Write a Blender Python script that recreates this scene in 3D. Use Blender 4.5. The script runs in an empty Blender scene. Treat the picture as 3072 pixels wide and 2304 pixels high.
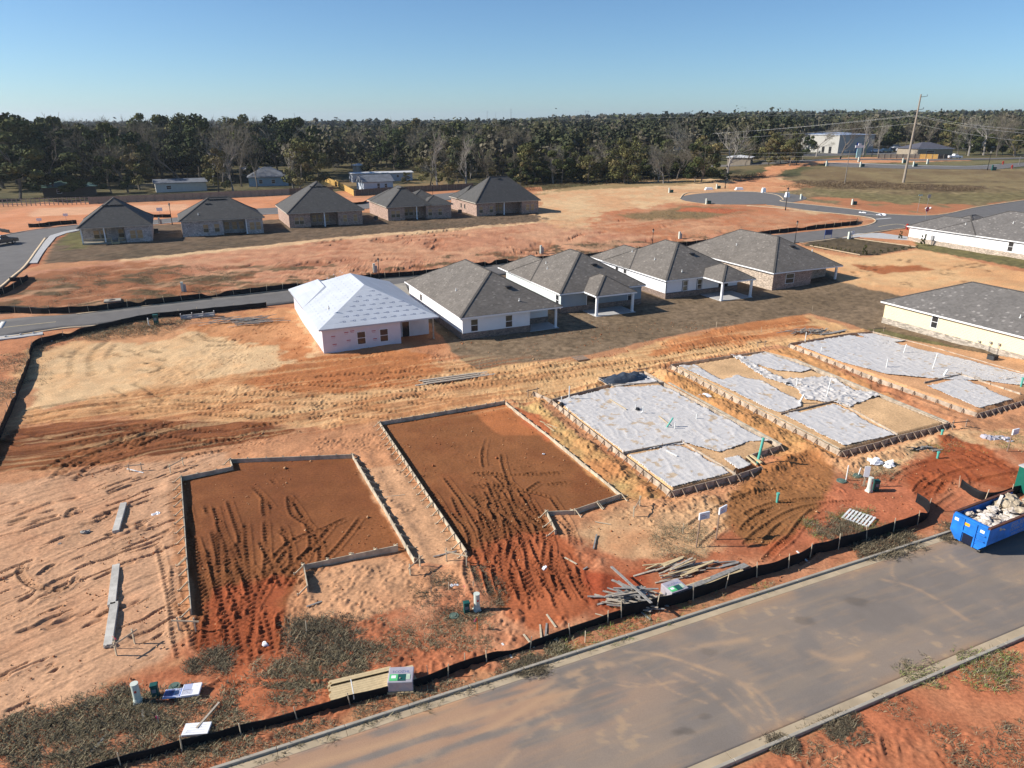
import bpy, bmesh, math, random
import numpy as np
from mathutils import Vector, Matrix

# ------------------------------------------------------------------ scene, camera, light
S = bpy.context.scene
COL = bpy.context.collection
F, HOR, HC = 2131.0, 363.0, 26.0            # focal length in px of a 3072 px wide frame, horizon row, camera height
TH = math.atan((1152 - HOR) / F)
SN, CS = math.sin(TH), math.cos(TH)
cam = bpy.data.objects.new('camera', bpy.data.cameras.new('camera'))
COL.objects.link(cam)
cam.location = (0, 0, HC)
cam.rotation_euler = (math.pi / 2 - TH, 0, 0)
cam.data.sensor_fit = 'HORIZONTAL'
cam.data.sensor_width = 36
cam.data.lens = 36 * F / 3072
cam.data.clip_end = 60000
cam.data.clip_start = 0.5
S.camera = cam
S.render.resolution_x, S.render.resolution_y = 1024, 768

SUN_EL, SUN_AZ = math.radians(32), math.radians(2.0)   # light travels towards +X, a touch towards +Y
w = bpy.data.worlds.new('World'); S.world = w; w.use_nodes = True
nt = w.node_tree; nt.nodes.clear()
o_ = nt.nodes.new('ShaderNodeOutputWorld'); bg = nt.nodes.new('ShaderNodeBackground'); sk = nt.nodes.new('ShaderNodeTexSky')
sk.sky_type = 'NISHITA'; sk.sun_disc = False
sk.sun_elevation = SUN_EL; sk.sun_rotation = math.radians(-90) - SUN_AZ
sk.altitude = 0; sk.air_density = 0.8; sk.dust_density = 0.25; sk.ozone_density = 3.0
bg.inputs[1].default_value = 0.076
tint = nt.nodes.new('ShaderNodeVectorMath'); tint.operation = 'MULTIPLY'; tint.inputs[1].default_value = (0.80, 1.02, 1.17)
nt.links.new(sk.outputs[0], tint.inputs[0]); nt.links.new(tint.outputs[0], bg.inputs[0]); nt.links.new(bg.outputs[0], o_.inputs[0])
sl = bpy.data.lights.new('sun', 'SUN'); sl.energy = 5.0; sl.angle = math.radians(0.55); sl.color = (1.0, 0.94, 0.85)
so = bpy.data.objects.new('sun', sl); COL.objects.link(so)
sd = Vector((math.cos(SUN_EL) * math.cos(SUN_AZ), math.cos(SUN_EL) * math.sin(SUN_AZ), -math.sin(SUN_EL)))
so.rotation_euler = sd.to_track_quat('-Z', 'Y').to_euler()
S.view_settings.view_transform = 'Standard'; S.view_settings.look = 'None'
S.view_settings.exposure = 0.52; S.view_settings.gamma = 1.0
S.render.engine = 'CYCLES'
S.cycles.max_bounces = 4; S.cycles.diffuse_bounces = 2; S.cycles.transparent_max_bounces = 8

# ------------------------------------------------------------------ terrain
ROT = math.radians(24.7)                     # the lots are laid out on this bearing
E1 = (math.cos(ROT), math.sin(ROT)); E2 = (-math.sin(ROT), math.cos(ROT))
def sst(t):
    t = np.clip(t, 0, 1); return t * t * (3 - 2 * t)
def T(x, y):
    x = np.asarray(x, float); y = np.asarray(y, float)
    u = x * E1[0] + y * E1[1]; v = x * E2[0] + y * E2[1]
    a = sst((v - 92) / 62)
    b = sst((u - 80) / 70)
    z = 4.0 * a + 3.3 * b * (1 - 0.45 * a)
    z = z + 5.2 * sst((y - 200) / 110) * sst((x - 20) / 120)
    z = z - 2.0 * sst((y - 330) / 250) * sst((-x + 40) / 200)
    z = z + 15.0 * sst((y - 450) / 1500) * sst((x + 100) / 900) + 2 * sst((y - 500) / 1500) * sst((x + 500) / 500)
    return z
def Tf(x, y): return float(T(x, y))
def P(px, py, h=0.0):
    """the point where the view ray through a photo pixel meets the terrain (raised by h)"""
    xc, yc = (px - 1536) / F, (py - 1152) / F
    d = (xc, CS - yc * SN, -SN - yc * CS)
    def f(t): return HC + t * d[2] - Tf(t * d[0], t * d[1]) - h
    t0, t = 5.0, 5.0
    while f(t) > 0 and t < 6000:
        t0 = t; t *= 1.02
    a, b = t0, t
    for _ in range(40):
        m = (a + b) / 2
        if f(m) > 0: a = m
        else: b = m
    return Vector((b * d[0], b * d[1], HC + b * d[2]))
def proj(x, y, z):
    dx, dy, dz = x, y, z - HC
    dep = dy * CS - dz * SN
    yc = -(dy * SN + dz * CS)
    return 1536 + F * dx / dep, 1152 + F * yc / dep
def fit_along(A, dirn, pxcol, z):
    """distance from A along dirn at which the projection reaches a photo column"""
    lo, hi = 0.1, 60.0
    s0 = proj(A[0] + dirn[0] * lo, A[1] + dirn[1] * lo, z)[0] - pxcol
    for _ in range(50):
        m = (lo + hi) / 2
        s = proj(A[0] + dirn[0] * m, A[1] + dirn[1] * m, z)[0] - pxcol
        if (s > 0) == (s0 > 0): lo = m
        else: hi = m
    return lo

# ------------------------------------------------------------------ numpy noise
def _h(ix, iy, s):
    n = (ix * 374761393 + iy * 668265263 + s * 974711) & 0xffffffff
    n = ((n ^ (n >> 13)) * 1274126177) & 0xffffffff
    n = n ^ (n >> 16)
    return (n & 0xffff) / 65535.0
def vn(x, y, s=0):
    xi = np.floor(x).astype(np.int64); yi = np.floor(y).astype(np.int64)
    fx = x - xi; fy = y - yi
    fx = fx * fx * (3 - 2 * fx); fy = fy * fy * (3 - 2 * fy)
    a = _h(xi, yi, s); b = _h(xi + 1, yi, s); c = _h(xi, yi + 1, s); d = _h(xi + 1, yi + 1, s)
    return (a * (1 - fx) + b * fx) * (1 - fy) + (c * (1 - fx) + d * fx) * fy
def fbm(x, y, s=0, o=4):
    r = 0; a = 0.5; t = 0
    for k in range(o):
        r = r + a * vn(x, y, s + k * 17); t += a; x = x * 2.03 + 11.3; y = y * 2.03 + 5.7; a *= 0.5
    return r / t
def sdist(poly, x, y):
    """signed distance (inside positive) to a polygon"""
    n = len(poly); d = np.full(x.shape, 1e9); ins = np.zeros(x.shape, bool)
    for i in range(n):
        x0, y0 = poly[i]; x1, y1 = poly[(i + 1) % n]
        ex, ey = x1 - x0, y1 - y0
        t = np.clip(((x - x0) * ex + (y - y0) * ey) / (ex * ex + ey * ey + 1e-9), 0, 1)
        d = np.minimum(d, np.hypot(x - x0 - t * ex, y - y0 - t * ey))
        c = ((y0 > y) != (y1 > y)) & (x < ex * (y - y0) / (ey if abs(ey) > 1e-9 else 1e-9) + x0)
        ins ^= c
    return np.where(ins, d, -d)
def pdist(line, x, y):
    """distance, arc length and side offset to a polyline"""
    d = np.full(x.shape, 1e9); s = np.zeros(x.shape); acc = 0
    for i in range(len(line) - 1):
        x0, y0 = line[i]; x1, y1 = line[i + 1]
        ex, ey = x1 - x0, y1 - y0; L = math.hypot(ex, ey) + 1e-9
        t = np.clip(((x - x0) * ex + (y - y0) * ey) / (L * L), 0, 1)
        dd = np.hypot(x - x0 - t * ex, y - y0 - t * ey)
        m = dd < d
        d = np.where(m, dd, d); s = np.where(m, acc + t * L, s); acc += L
    return d, s
def smooth_line(pts, n=8):
    """Catmull-Rom through points"""
    p = [pts[0]] + list(pts) + [pts[-1]]; out = []
    for i in range(1, len(p) - 2):
        for k in range(n):
            t = k / n
            out.append(tuple(0.5 * ((2 * p[i][j]) + (-p[i - 1][j] + p[i + 1][j]) * t + (2 * p[i - 1][j] - 5 * p[i][j] + 4 * p[i + 1][j] - p[i + 2][j]) * t * t
                       + (-p[i - 1][j] + 3 * p[i][j] - 3 * p[i + 1][j] + p[i + 2][j]) * t ** 3) for j in range(len(pts[0]))))
    out.append(tuple(pts[-1])); return out
def PW(pts): return [tuple(P(*p)[:2]) for p in pts]
def offs(line, d):
    out = []
    for i, p in enumerate(line):
        a = line[max(i - 1, 0)]; b = line[min(i + 1, len(line) - 1)]
        ex, ey = b[0] - a[0], b[1] - a[1]; L = math.hypot(ex, ey) + 1e-9
        out.append((p[0] - ey / L * d, p[1] + ex / L * d))
    return out

# ------------------------------------------------------------------ materials
KALB = 0.80
def lin(c): return tuple(((v / 255) / 12.92 if v / 255 <= 0.04045 else ((v / 255 + 0.055) / 1.055) ** 2.4) for v in c)
def soil(r, g, b):
    c = lin((r, g, b)); l_ = .3 * c[0] + .6 * c[1] + .1 * c[2]; c = tuple(v * .90 + l_ * .10 for v in c); return (c[0] * KALB, c[1] * KALB * 1.03, c[2] * KALB * .92)
MATS = {}
def M(name, c, rough=0.8, var=0.12, scale=4.0, bump=0.0, bs=20.0, metal=0.0, c2=None, spec=0.3, map=None, cells=None, bands=None, alpha=None, coat=0):
    """procedural material. cells=(sx,sy,sz,amount,flecks) random tabs/bricks; bands=(axis,period,depth)"""
    if name in MATS: return MATS[name]
    m = bpy.data.materials.new(name); m.use_nodes = True; n = m.node_tree; b = n.nodes['Principled BSDF']
    b.inputs['Roughness'].default_value = rough; b.inputs['Metallic'].default_value = metal
    b.inputs['Specular IOR Level'].default_value = spec
    tc = n.nodes.new('ShaderNodeTexCoord'); src = tc.outputs['Object']
    mp = n.nodes.new('ShaderNodeMapping'); n.links.new(src, mp.inputs[0])
    if map: mp.inputs['Scale'].default_value = map
    nz = n.nodes.new('ShaderNodeTexNoise'); nz.inputs['Scale'].default_value = scale; nz.inputs['Detail'].default_value = 5
    n.links.new(mp.outputs[0], nz.inputs[0])
    mx = n.nodes.new('ShaderNodeMix'); mx.data_type = 'RGBA'
    rr = n.nodes.new('ShaderNodeMapRange'); rr.inputs[1].default_value = 0.3; rr.inputs[2].default_value = 0.7
    n.links.new(nz.outputs[0], rr.inputs[0]); n.links.new(rr.outputs[0], mx.inputs[0])
    a = tuple(v * (1 - var) for v in c); d = tuple(min(v * (1 + var), 0.9) for v in (c2 or c))
    mx.inputs[6].default_value = (*a, 1); mx.inputs[7].default_value = (*d, 1)
    out = mx.outputs[2]
    if cells:
        sx, sy, sz, amt, fl = cells
        m2 = n.nodes.new('ShaderNodeMapping'); m2.inputs['Scale'].default_value = (1 / sx, 1 / sy, 1 / sz); n.links.new(src, m2.inputs[0])
        vo = n.nodes.new('ShaderNodeTexVoronoi'); vo.distance = 'CHEBYCHEV'; vo.inputs['Scale'].default_value = 1; vo.inputs['Randomness'].default_value = 0.55
        n.links.new(m2.outputs[0], vo.inputs[0])
        sp = n.nodes.new('ShaderNodeSeparateColor'); n.links.new(vo.outputs['Color'], sp.inputs[0])
        r1 = n.nodes.new('ShaderNodeMapRange'); r1.inputs[3].default_value = 1 - amt; r1.inputs[4].default_value = 1 + amt; n.links.new(sp.outputs[0], r1.inputs[0])
        r2 = n.nodes.new('ShaderNodeMath'); r2.operation = 'GREATER_THAN'; r2.inputs[1].default_value = 1 - 0.045; n.links.new(sp.outputs[1], r2.inputs[0])
        r3 = n.nodes.new('ShaderNodeMath'); r3.operation = 'MULTIPLY_ADD'; r3.inputs[1].default_value = fl; n.links.new(r2.outputs[0], r3.inputs[0]); n.links.new(r1.outputs[0], r3.inputs[2])
        vm = n.nodes.new('ShaderNodeVectorMath'); vm.operation = 'SCALE'; n.links.new(out, vm.inputs[0]); n.links.new(r3.outputs[0], vm.inputs['Scale'])
        out = vm.outputs[0]
    hgt = None
    if bands:
        ax, per, dep = bands
        sx = n.nodes.new('ShaderNodeSeparateXYZ'); n.links.new(src, sx.inputs[0])
        ma = n.nodes.new('ShaderNodeMath'); ma.operation = 'MULTIPLY'; ma.inputs[1].default_value = 1 / per; n.links.new(sx.outputs[ax], ma.inputs[0])
        fr = n.nodes.new('ShaderNodeMath'); fr.operation = 'FRACT'; n.links.new(ma.outputs[0], fr.inputs[0])
        pw = n.nodes.new('ShaderNodeMath'); pw.operation = 'POWER'; pw.inputs[1].default_value = 4; n.links.new(fr.outputs[0], pw.inputs[0])
        hgt = (pw.outputs[0], dep)
    n.links.new(out, b.inputs['Base Color'])
    if bump or hgt:
        bp = n.nodes.new('ShaderNodeBump'); bp.inputs['Strength'].default_value = 1.0
        if hgt:
            bp.inputs['Distance'].default_value = hgt[1]; n.links.new(hgt[0], bp.inputs['Height']); bp.invert = True
        else:
            n2 = n.nodes.new('ShaderNodeTexNoise'); n2.inputs['Scale'].default_value = bs; n2.inputs['Detail'].default_value = 4; n.links.new(mp.outputs[0], n2.inputs[0])
            bp.inputs['Distance'].default_value = bump; n.links.new(n2.outputs[0], bp.inputs['Height'])
        n.links.new(bp.outputs[0], b.inputs['Normal'])
    if alpha is not None: b.inputs['Alpha'].default_value = alpha
    if coat: b.inputs['Coat Weight'].default_value = coat
    MATS[name] = m; return m
def vmat(name, rough=0.95, nscale=6.0, namt=0.25, bump=0.04, bscale=9.0, spec=0.15, det=6.0, trans=0.0):
    """material whose base colour is the soil / leaf colour stored per vertex, broken up by fine noise"""
    m = bpy.data.materials.new(name); m.use_nodes = True; n = m.node_tree; b = n.nodes['Principled BSDF']
    b.inputs['Roughness'].default_value = rough; b.inputs['Specular IOR Level'].default_value = spec
    at = n.nodes.new('ShaderNodeAttribute'); at.attribute_name = 'Col'
    if namt:
        tc = n.nodes.new('ShaderNodeTexCoord')
        nz = n.nodes.new('ShaderNodeTexNoise'); nz.inputs['Scale'].default_value = nscale; nz.inputs['Detail'].default_value = det; nz.inputs['Roughness'].default_value = 0.65
        n.links.new(tc.outputs['Object'], nz.inputs[0])
        rr = n.nodes.new('ShaderNodeMapRange'); rr.inputs[1].default_value = 0.3; rr.inputs[2].default_value = 0.7; rr.inputs[3].default_value = 1 - namt; rr.inputs[4].default_value = 1 + namt
        n.links.new(nz.outputs[0], rr.inputs[0])
        vm = n.nodes.new('ShaderNodeVectorMath'); vm.operation = 'SCALE'
        n.links.new(at.outputs['Color'], vm.inputs[0]); n.links.new(rr.outputs[0], vm.inputs['Scale']); n.links.new(vm.outputs[0], b.inputs['Base Color'])
        if bump:
            n2 = n.nodes.new('ShaderNodeTexNoise'); n2.inputs['Scale'].default_value = bscale; n2.inputs['Detail'].default_value = 6; n2.inputs['Roughness'].default_value = 0.7
            n.links.new(tc.outputs['Object'], n2.inputs[0])
            bp = n.nodes.new('ShaderNodeBump'); bp.inputs['Distance'].default_value = bump; bp.inputs['Strength'].default_value = 1
            n.links.new(n2.outputs[0], bp.inputs['Height']); n.links.new(bp.outputs[0], b.inputs['Normal'])
    else: n.links.new(at.outputs['Color'], b.inputs['Base Color'])
    return m

# ------------------------------------------------------------------ object helpers
def tag(o, label=None, cat=None, group=None, kind=None):
    if label: o['label'] = label
    if cat: o['category'] = cat
    if group: o['group'] = group
    if kind: o['kind'] = kind
    return o
def empty(name, loc, rz=0.0, label=None, cat=None, group=None):
    o = bpy.data.objects.new(name, None); COL.objects.link(o); o.location = loc; o.rotation_euler = (0, 0, rz)
    o.empty_display_size = 0.5
    return tag(o, label, cat, group)
def npmesh(name, verts, faces, mat, parent=None, col=None, smooth=False):
    """verts (n,3), faces (m,4) or (m,3) arrays"""
    me = bpy.data.meshes.new(name)
    verts = np.asarray(verts, np.float32); faces = np.asarray(faces, np.int32); k = faces.shape[1]
    me.vertices.add(len(verts)); me.vertices.foreach_set('co', verts.ravel())
    me.loops.add(faces.size); me.loops.foreach_set('vertex_index', faces.ravel())
    me.polygons.add(len(faces)); me.polygons.foreach_set('loop_start', np.arange(len(faces), dtype=np.int32) * k)
    try: me.polygons.foreach_set('loop_total', np.full(len(faces), k, np.int32))
    except Exception: pass
    if smooth: me.polygons.foreach_set('use_smooth', np.ones(len(faces), bool))
    me.update(calc_edges=True)
    if col is not None:
        a = me.attributes.new('Col', 'FLOAT_COLOR', 'POINT')
        c4 = np.ones((len(verts), 4), np.float32); c4[:, :3] = col; a.data.foreach_set('color', c4.ravel())
    me.materials.append(mat)
    o = bpy.data.objects.new(name, me); COL.objects.link(o)
    if parent: o.parent = parent
    return o
class MB:
    def __init__(s): s.v = []; s.f = []; s.mi = []; s.c = 0
    def _add(s, vs, fs, mi=0):
        n = len(s.v); s.v += [tuple(v) for v in vs]; s.f += [tuple(i + n for i in f) for f in fs]; s.mi += [mi] * len(fs); return s
    def box(s, x0, y0, z0, x1, y1, z1, mi=0, mat=None):
        vs = [(x, y, z) for z in (z0, z1) for y in (y0, y1) for x in (x0, x1)]
        if mat is not None: vs = [mat @ Vector(v) for v in vs]
        return s._add(vs, [(0, 2, 3, 1), (4, 5, 7, 6), (0, 1, 5, 4), (1, 3, 7, 5), (3, 2, 6, 7), (2, 0, 4, 6)], mi)
    def beam(s, a, b, w=0.05, h=0.05, mi=0, up=(0, 0, 1)):
        a = Vector(a); b = Vector(b); d = (b - a); L = d.length; d.normalize(); u = Vector(up)
        if abs(d.dot(u)) > 0.99: u = Vector((1, 0, 0))
        r = d.cross(u).normalized(); u = r.cross(d).normalized()
        vs = [p + r * (sx * w / 2) + u * (sz * h / 2) for p in (a, b) for sx, sz in ((-1, -1), (1, -1), (1, 1), (-1, 1))]
        return s._add(vs, [(3, 2, 1, 0), (4, 5, 6, 7), (0, 1, 5, 4), (1, 2, 6, 5), (2, 3, 7, 6), (3, 0, 4, 7)], mi)
    def tube(s, pts, rad, n=8, mi=0, cap=True):
        pts = [Vector(p) for p in pts]; rad = rad if isinstance(rad, (list, tuple)) else [rad] * len(pts)
        b0 = len(s.v); u = None
        for i, p in enumerate(pts):
            d = (pts[min(i + 1, len(pts) - 1)] - pts[max(i - 1, 0)]).normalized()
            if u is None: u = d.orthogonal().normalized()
            else:
                u = (u - d * u.dot(d)); u = u.normalized() if u.length > 1e-6 else d.orthogonal().normalized()
            r = d.cross(u)
            for k in range(n):
                a = 2 * math.pi * k / n; q = p + (u * math.cos(a) + r * math.sin(a)) * rad[i]; s.v.append(tuple(q))
        for i in range(len(pts) - 1):
            for k in range(n):
                s.f.append((b0 + i * n + k, b0 + i * n + (k + 1) % n, b0 + (i + 1) * n + (k + 1) % n, b0 + (i + 1) * n + k)); s.mi.append(mi)
        if cap:
            s.f.append(tuple(b0 + k for k in reversed(range(n)))); s.mi.append(mi)
            s.f.append(tuple(b0 + (len(pts) - 1) * n + k for k in range(n))); s.mi.append(mi)
        return s
    def prism(s, poly, z0, z1, mi=0):
        n = len(poly); vs = [(x, y, z0) for x, y in poly] + [(x, y, z1) for x, y in poly]
        fs = [tuple(reversed(range(n))), tuple(range(n, 2 * n))] + [(i, (i + 1) % n, n + (i + 1) % n, n + i) for i in range(n)]
        return s._add(vs, fs, mi)
    def hip(s, x0, y0, x1, y1, z, pitch, th=0.16, gable=None, mi=0):
        """hip (or gable) roof solid on a rectangle, eaves at z"""
        w_, l_ = x1 - x0, y1 - y0
        zt = z + th
        if w_ <= l_:
            r = w_ / 2; h = r * pitch; ra = y0 + (0 if gable and 'a' in gable else r); rb = y1 - (0 if gable and 'b' in gable else r)
            R0, R1 = ((x0 + x1) / 2, ra, zt + h), ((x0 + x1) / 2, rb, zt + h); lng = 'y'
        else:
            r = l_ / 2; h = r * pitch; ra = x0 + (0 if gable and 'a' in gable else r); rb = x1 - (0 if gable and 'b' in gable else r)
            R0, R1 = (ra, (y0 + y1) / 2, zt + h), (rb, (y0 + y1) / 2, zt + h); lng = 'x'
        vs = [(x0, y0, z), (x1, y0, z), (x1, y1, z), (x0, y1, z), (x0, y0, zt), (x1, y0, zt), (x1, y1, zt), (x0, y1, zt), R0, R1]
        fs = [(3, 2, 1, 0), (0, 1, 5, 4), (1, 2, 6, 5), (2, 3, 7, 6), (3, 0, 4, 7)]
        if lng == 'y': fs += [(4, 5, 8), (5, 6, 9, 8), (6, 7, 9), (7, 4, 8, 9)]
        else: fs += [(4, 5, 9, 8), (5, 6, 9), (6, 7, 8, 9), (7, 4, 8)]
        return s._add(vs, fs, mi)
    def build(s, name, mats, parent=None, smooth=False, loc=None, rz=None, bevel=0):
        me = bpy.data.meshes.new(name); me.from_pydata(s.v, [], s.f)
        mats = mats if isinstance(mats, (list, tuple)) else [mats]
        for m in mats: me.materials.append(m)
        if len(mats) > 1: me.polygons.foreach_set('material_index', s.mi)
        if smooth: me.polygons.foreach_set('use_smooth', [True] * len(me.polygons))
        me.update()
        o = bpy.data.objects.new(name, me); COL.objects.link(o)
        if parent: o.parent = parent
        if loc is not None: o.location = loc
        if rz is not None: o.rotation_euler = (0, 0, rz)
        if bevel:
            b = o.modifiers.new('bevel', 'BEVEL'); b.width = bevel; b.segments = 2
        return o
KIDS = {}
def copy_tree(o, loc=None, rz=None, scale=None, label=None, group=None, parent=None):
    kids = [c for c in bpy.data.objects if c.parent == o] if o.name not in KIDS else KIDS[o.name]
    KIDS[o.name] = kids
    c = o.copy(); COL.objects.link(c); c.parent = parent
    if loc is not None: c.location = loc
    if rz is not None: c.rotation_euler = (0, 0, rz)
    if scale is not None: c.scale = scale if isinstance(scale, (tuple, list)) else (scale,) * 3
    if label: c['label'] = label
    if group: c['group'] = group
    for ch in kids: copy_tree(ch, parent=c)
    return c
def text(name, s_, size, mat, parent, mat4, ext=0.004):
    cu = bpy.data.curves.new(name, 'FONT'); cu.body = s_; cu.size = size; cu.extrude = ext; cu.align_x = 'LEFT'
    t = bpy.data.objects.new(name, cu); COL.objects.link(t)
    dg = bpy.context.evaluated_depsgraph_get(); me = bpy.data.meshes.new_from_object(t.evaluated_get(dg))
    bpy.data.objects.remove(t)
    me.materials.clear(); me.materials.append(mat)
    o = bpy.data.objects.new(name, me); COL.objects.link(o); o.parent = parent; o.matrix_local = mat4
    return o
rnd = random.Random(7)
# ================================================================== GROUND
NOMATCH = None
# road centre bands (photo px -> world) used to flatten the ground and build the sheets
NR_BACK = [P(760, 2268), P(2742, 1629)]                 # back of the near road's far kerb
NR_D = (Vector(NR_BACK[1][:2]) - Vector(NR_BACK[0][:2])).normalized(); NR_N = Vector((NR_D.y, -NR_D.x))   # towards the camera
NR_O = Vector(NR_BACK[0][:2])
fb = P(2200, 2292); NR_W = (Vector(fb[:2]) - NR_O).dot(NR_N)          # back of kerb to back of kerb
def nr(s, t): p = NR_O + NR_D * s + NR_N * t; return (p.x, p.y)
NEAR_ROAD = [nr(-60, 0), nr(120, 0), nr(120, NR_W), nr(-60, NR_W)]
MID_UP = smooth_line(PW([(-420, 1030), (0, 961), (195, 945), (362, 929), (800, 878), (1122, 841), (1266, 828), (1422, 806), (1560, 788), (1744, 779), (1840, 765), (2084, 738), (2308, 708), (2480, 690), (2579, 681), (2619, 672), (2629, 660), (2600, 652)]), 6)
MID_LO = smooth_line(PW([(-420, 1095), (0, 1015), (181, 985), (307, 974), (542, 938), (800, 918), (1122, 878), (1266, 862), (1422, 838), (1560, 818), (1744, 806), (1840, 795), (2084, 768), (2330, 736), (2525, 712), (2717, 683), (2900, 664), (3072, 650), (3400, 630)]), 6)
SIDE_UP = smooth_line(PW([(2352, 600), (2359, 607), (2583, 631), (2670, 644), (2811, 647), (2937, 622), (3072, 602), (3400, 560)]), 6)
MID_POLY = MID_UP + SIDE_UP[::1][4:] + MID_LO[::-1]
CUL = P(2270, 596); 
SIDE_LO = smooth_line(PW([(2240, 612), (2300, 613), (2467, 636), (2590, 649), (2629, 660)]), 6)
LEFT_POLY = PW([(-500, 770), (0, 709), (108, 690), (231, 676), (457, 661), (457, 673), (231, 690), (190, 696), (155, 707), (137, 715), (105, 760), (76, 799), (38, 832), (0, 864), (-60, 905), (-420, 1030), (-800, 1000)])
FAR_ST = PW([(231, 676), (457, 661), (550, 651), (760, 627), (1075, 609), (1317, 582), (1420, 572), (1440, 590), (1317, 603), (1075, 627), (760, 645), (457, 673), (231, 690)])
FAR_LOOP = PW([(2470, 488), (2560, 491), (2720, 497), (2900, 500), (3072, 488), (3200, 478), (3200, 492), (3072, 499), (2990, 508), (2890, 508), (2700, 506), (2560, 502), (2480, 498)])

def axis(lo, hi, fine, g1, cap1, g2):
    a = list(np.arange(lo, hi, fine)); d = fine
    while a[-1] < 5200:
        d = d * (g1 if a[-1] < cap1 else g2); a.append(a[-1] + d)
    return a
xs = np.array(axis(-29, 30, 0.075, 1.011, 190, 1.06)); xl = []
d = 0.075; x_ = -29.0
while x_ > -5200:
    d *= 1.011 if x_ > -190 else 1.06; x_ -= d; xl.append(x_)
xs = np.concatenate([np.array(xl[::-1]), xs])
ys = [4.0]
while ys[-1] < 22: ys.append(ys[-1] + 0.4)
ys += list(np.arange(22.4, 48, 0.08)); d = 0.08
while ys[-1] < 9000:
    d *= 1.0075 if ys[-1] < 330 else 1.05; ys.append(ys[-1] + d)
ys = np.array(ys)
GX, GY = np.meshgrid(xs, ys); gx = GX.ravel(); gy = GY.ravel()
G0 = T(gx, gy); gz = np.zeros_like(G0)
N1 = fbm(gx / 9, gy / 9, 1, 5); N2 = fbm(gx / 1.7, gy / 1.7, 5, 4); N3 = fbm(gx / 40, gy / 40, 9, 4)
WIN = {}
col = np.zeros((len(gx), 3))
def mixc(m, c):
    global col
    col += m[:, None] * (np.asarray(c)[None, :] - col) if np.ndim(c) == 1 else m[:, None] * (c - col)
def region(px, c, soft=0.5, noise=1.0, c2=None, k=1.0, world=False, mod=None):
    """paint a soil / turf colour inside a polygon given in photo px"""
    poly = px if world else PW(px)
    X = [p[0] for p in poly]; Y = [p[1] for p in poly]; pad = soft + noise * 2
    w_ = np.where((gx > min(X) - pad) & (gx < max(X) + pad) & (gy > min(Y) - pad) & (gy < max(Y) + pad))[0]
    if len(w_) == 0: return w_, np.zeros(0)
    sdv = sdist(poly, gx[w_], gy[w_]) + (N2[w_] - 0.5) * noise * 1.6 + (N1[w_] - 0.5) * noise * 1.5
    m = sst((sdv + soft * 0.5) / soft) * k
    if mod is not None: m = m * mod[w_]
    cc = np.asarray(soil(*c))[None, :] * np.ones((len(w_), 1))
    if c2 is not None:
        t = sst((N1[w_] * 0.6 + N2[w_] * 0.4 - 0.35) / 0.3)[:, None]; cc = cc * (1 - t) + np.asarray(soil(*c2))[None, :] * t
    col[w_] += m[:, None] * (cc - col[w_]); return w_, m

# --- base colours
mixc(np.ones(len(gx)), soil(205, 140, 100))
mixc(sst((N1 - 0.45) / 0.2) * 0.6, soil(196, 118, 78))
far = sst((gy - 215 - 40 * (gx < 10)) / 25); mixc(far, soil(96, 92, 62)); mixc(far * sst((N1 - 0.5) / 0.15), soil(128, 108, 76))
# --- foreground verge and lower left field
region([(-300, 1500), (300, 1400), (700, 1345), (700, 1400), (545, 1440), (530, 1560), (560, 1900), (500, 1985), (350, 2040), (250, 2120), (0, 2190), (-300, 2260)], (214, 160, 126), 0.8, 1.0, (204, 146, 112))
region([(-300, 2260), (0, 2150), (250, 2090), (380, 2020), (500, 1960), (570, 1900), (900, 1860), (1250, 1700), (1500, 1640), (1700, 1600), (2000, 1600), (2500, 1420), (3200, 1250), (3200, 1480), (1500, 2030), (700, 2300), (400, 2500), (-300, 2700)], (186, 106, 70), 1.0, 2.0, (208, 142, 106))
# --- upper left light field
region([(90, 1060), (300, 1010), (520, 985), (700, 950), (900, 930), (1000, 1080), (900, 1140), (700, 1150), (400, 1190), (45, 1255)], (232, 188, 144), 1.6, 3.0, (222, 168, 120))
region([(520, 985), (660, 950), (850, 930), (960, 1050), (960, 1110), (860, 1120), (800, 1040), (660, 1010)], (198, 122, 72), 1.5, 3.0, (214, 146, 98))
region([(200, 1000), (520, 975), (560, 1000), (420, 1040), (300, 1030)], (214, 150, 106), 1.0, 2.0)
# --- haul track across the middle
region([(20, 1290), (60, 1235), (400, 1170), (700, 1120), (950, 1085), (1400, 1090), (1450, 1125), (1500, 1180), (1500, 1235), (1150, 1270), (1000, 1290), (800, 1275), (300, 1265)], (212, 148, 98), 1.0, 2.0, (226, 172, 124))
region([(700, 1150), (950, 1060), (1240, 1045), (1330, 1110), (1240, 1160), (900, 1185)], (200, 124, 72), 0.7, 1.5, (190, 112, 62))
region([(1400, 1100), (1780, 1070), (2200, 975), (2430, 945), (2560, 985), (2740, 1040), (2300, 1040), (2260, 1060), (2000, 1090), (1990, 1150), (1700, 1200), (1560, 1215), (1480, 1180), (1350, 1150)], (228, 176, 124), 0.8, 1.5, (220, 162, 110))
region([(1920, 1070), (2080, 1000), (2240, 960), (2400, 945), (2460, 985), (2420, 1010), (2300, 1020), (2200, 1035), (2050, 1060)], (198, 120, 68), 1.2, 2.0, (210, 136, 84))
# dark graded pad left
region([(-100, 1380), (15, 1300), (60, 1275), (330, 1258), (800, 1262), (900, 1290), (700, 1335), (560, 1362), (330, 1388), (180, 1405), (0, 1418), (-100, 1440)], (124, 68, 38), 0.5, 1.2, (146, 86, 48))
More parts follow.
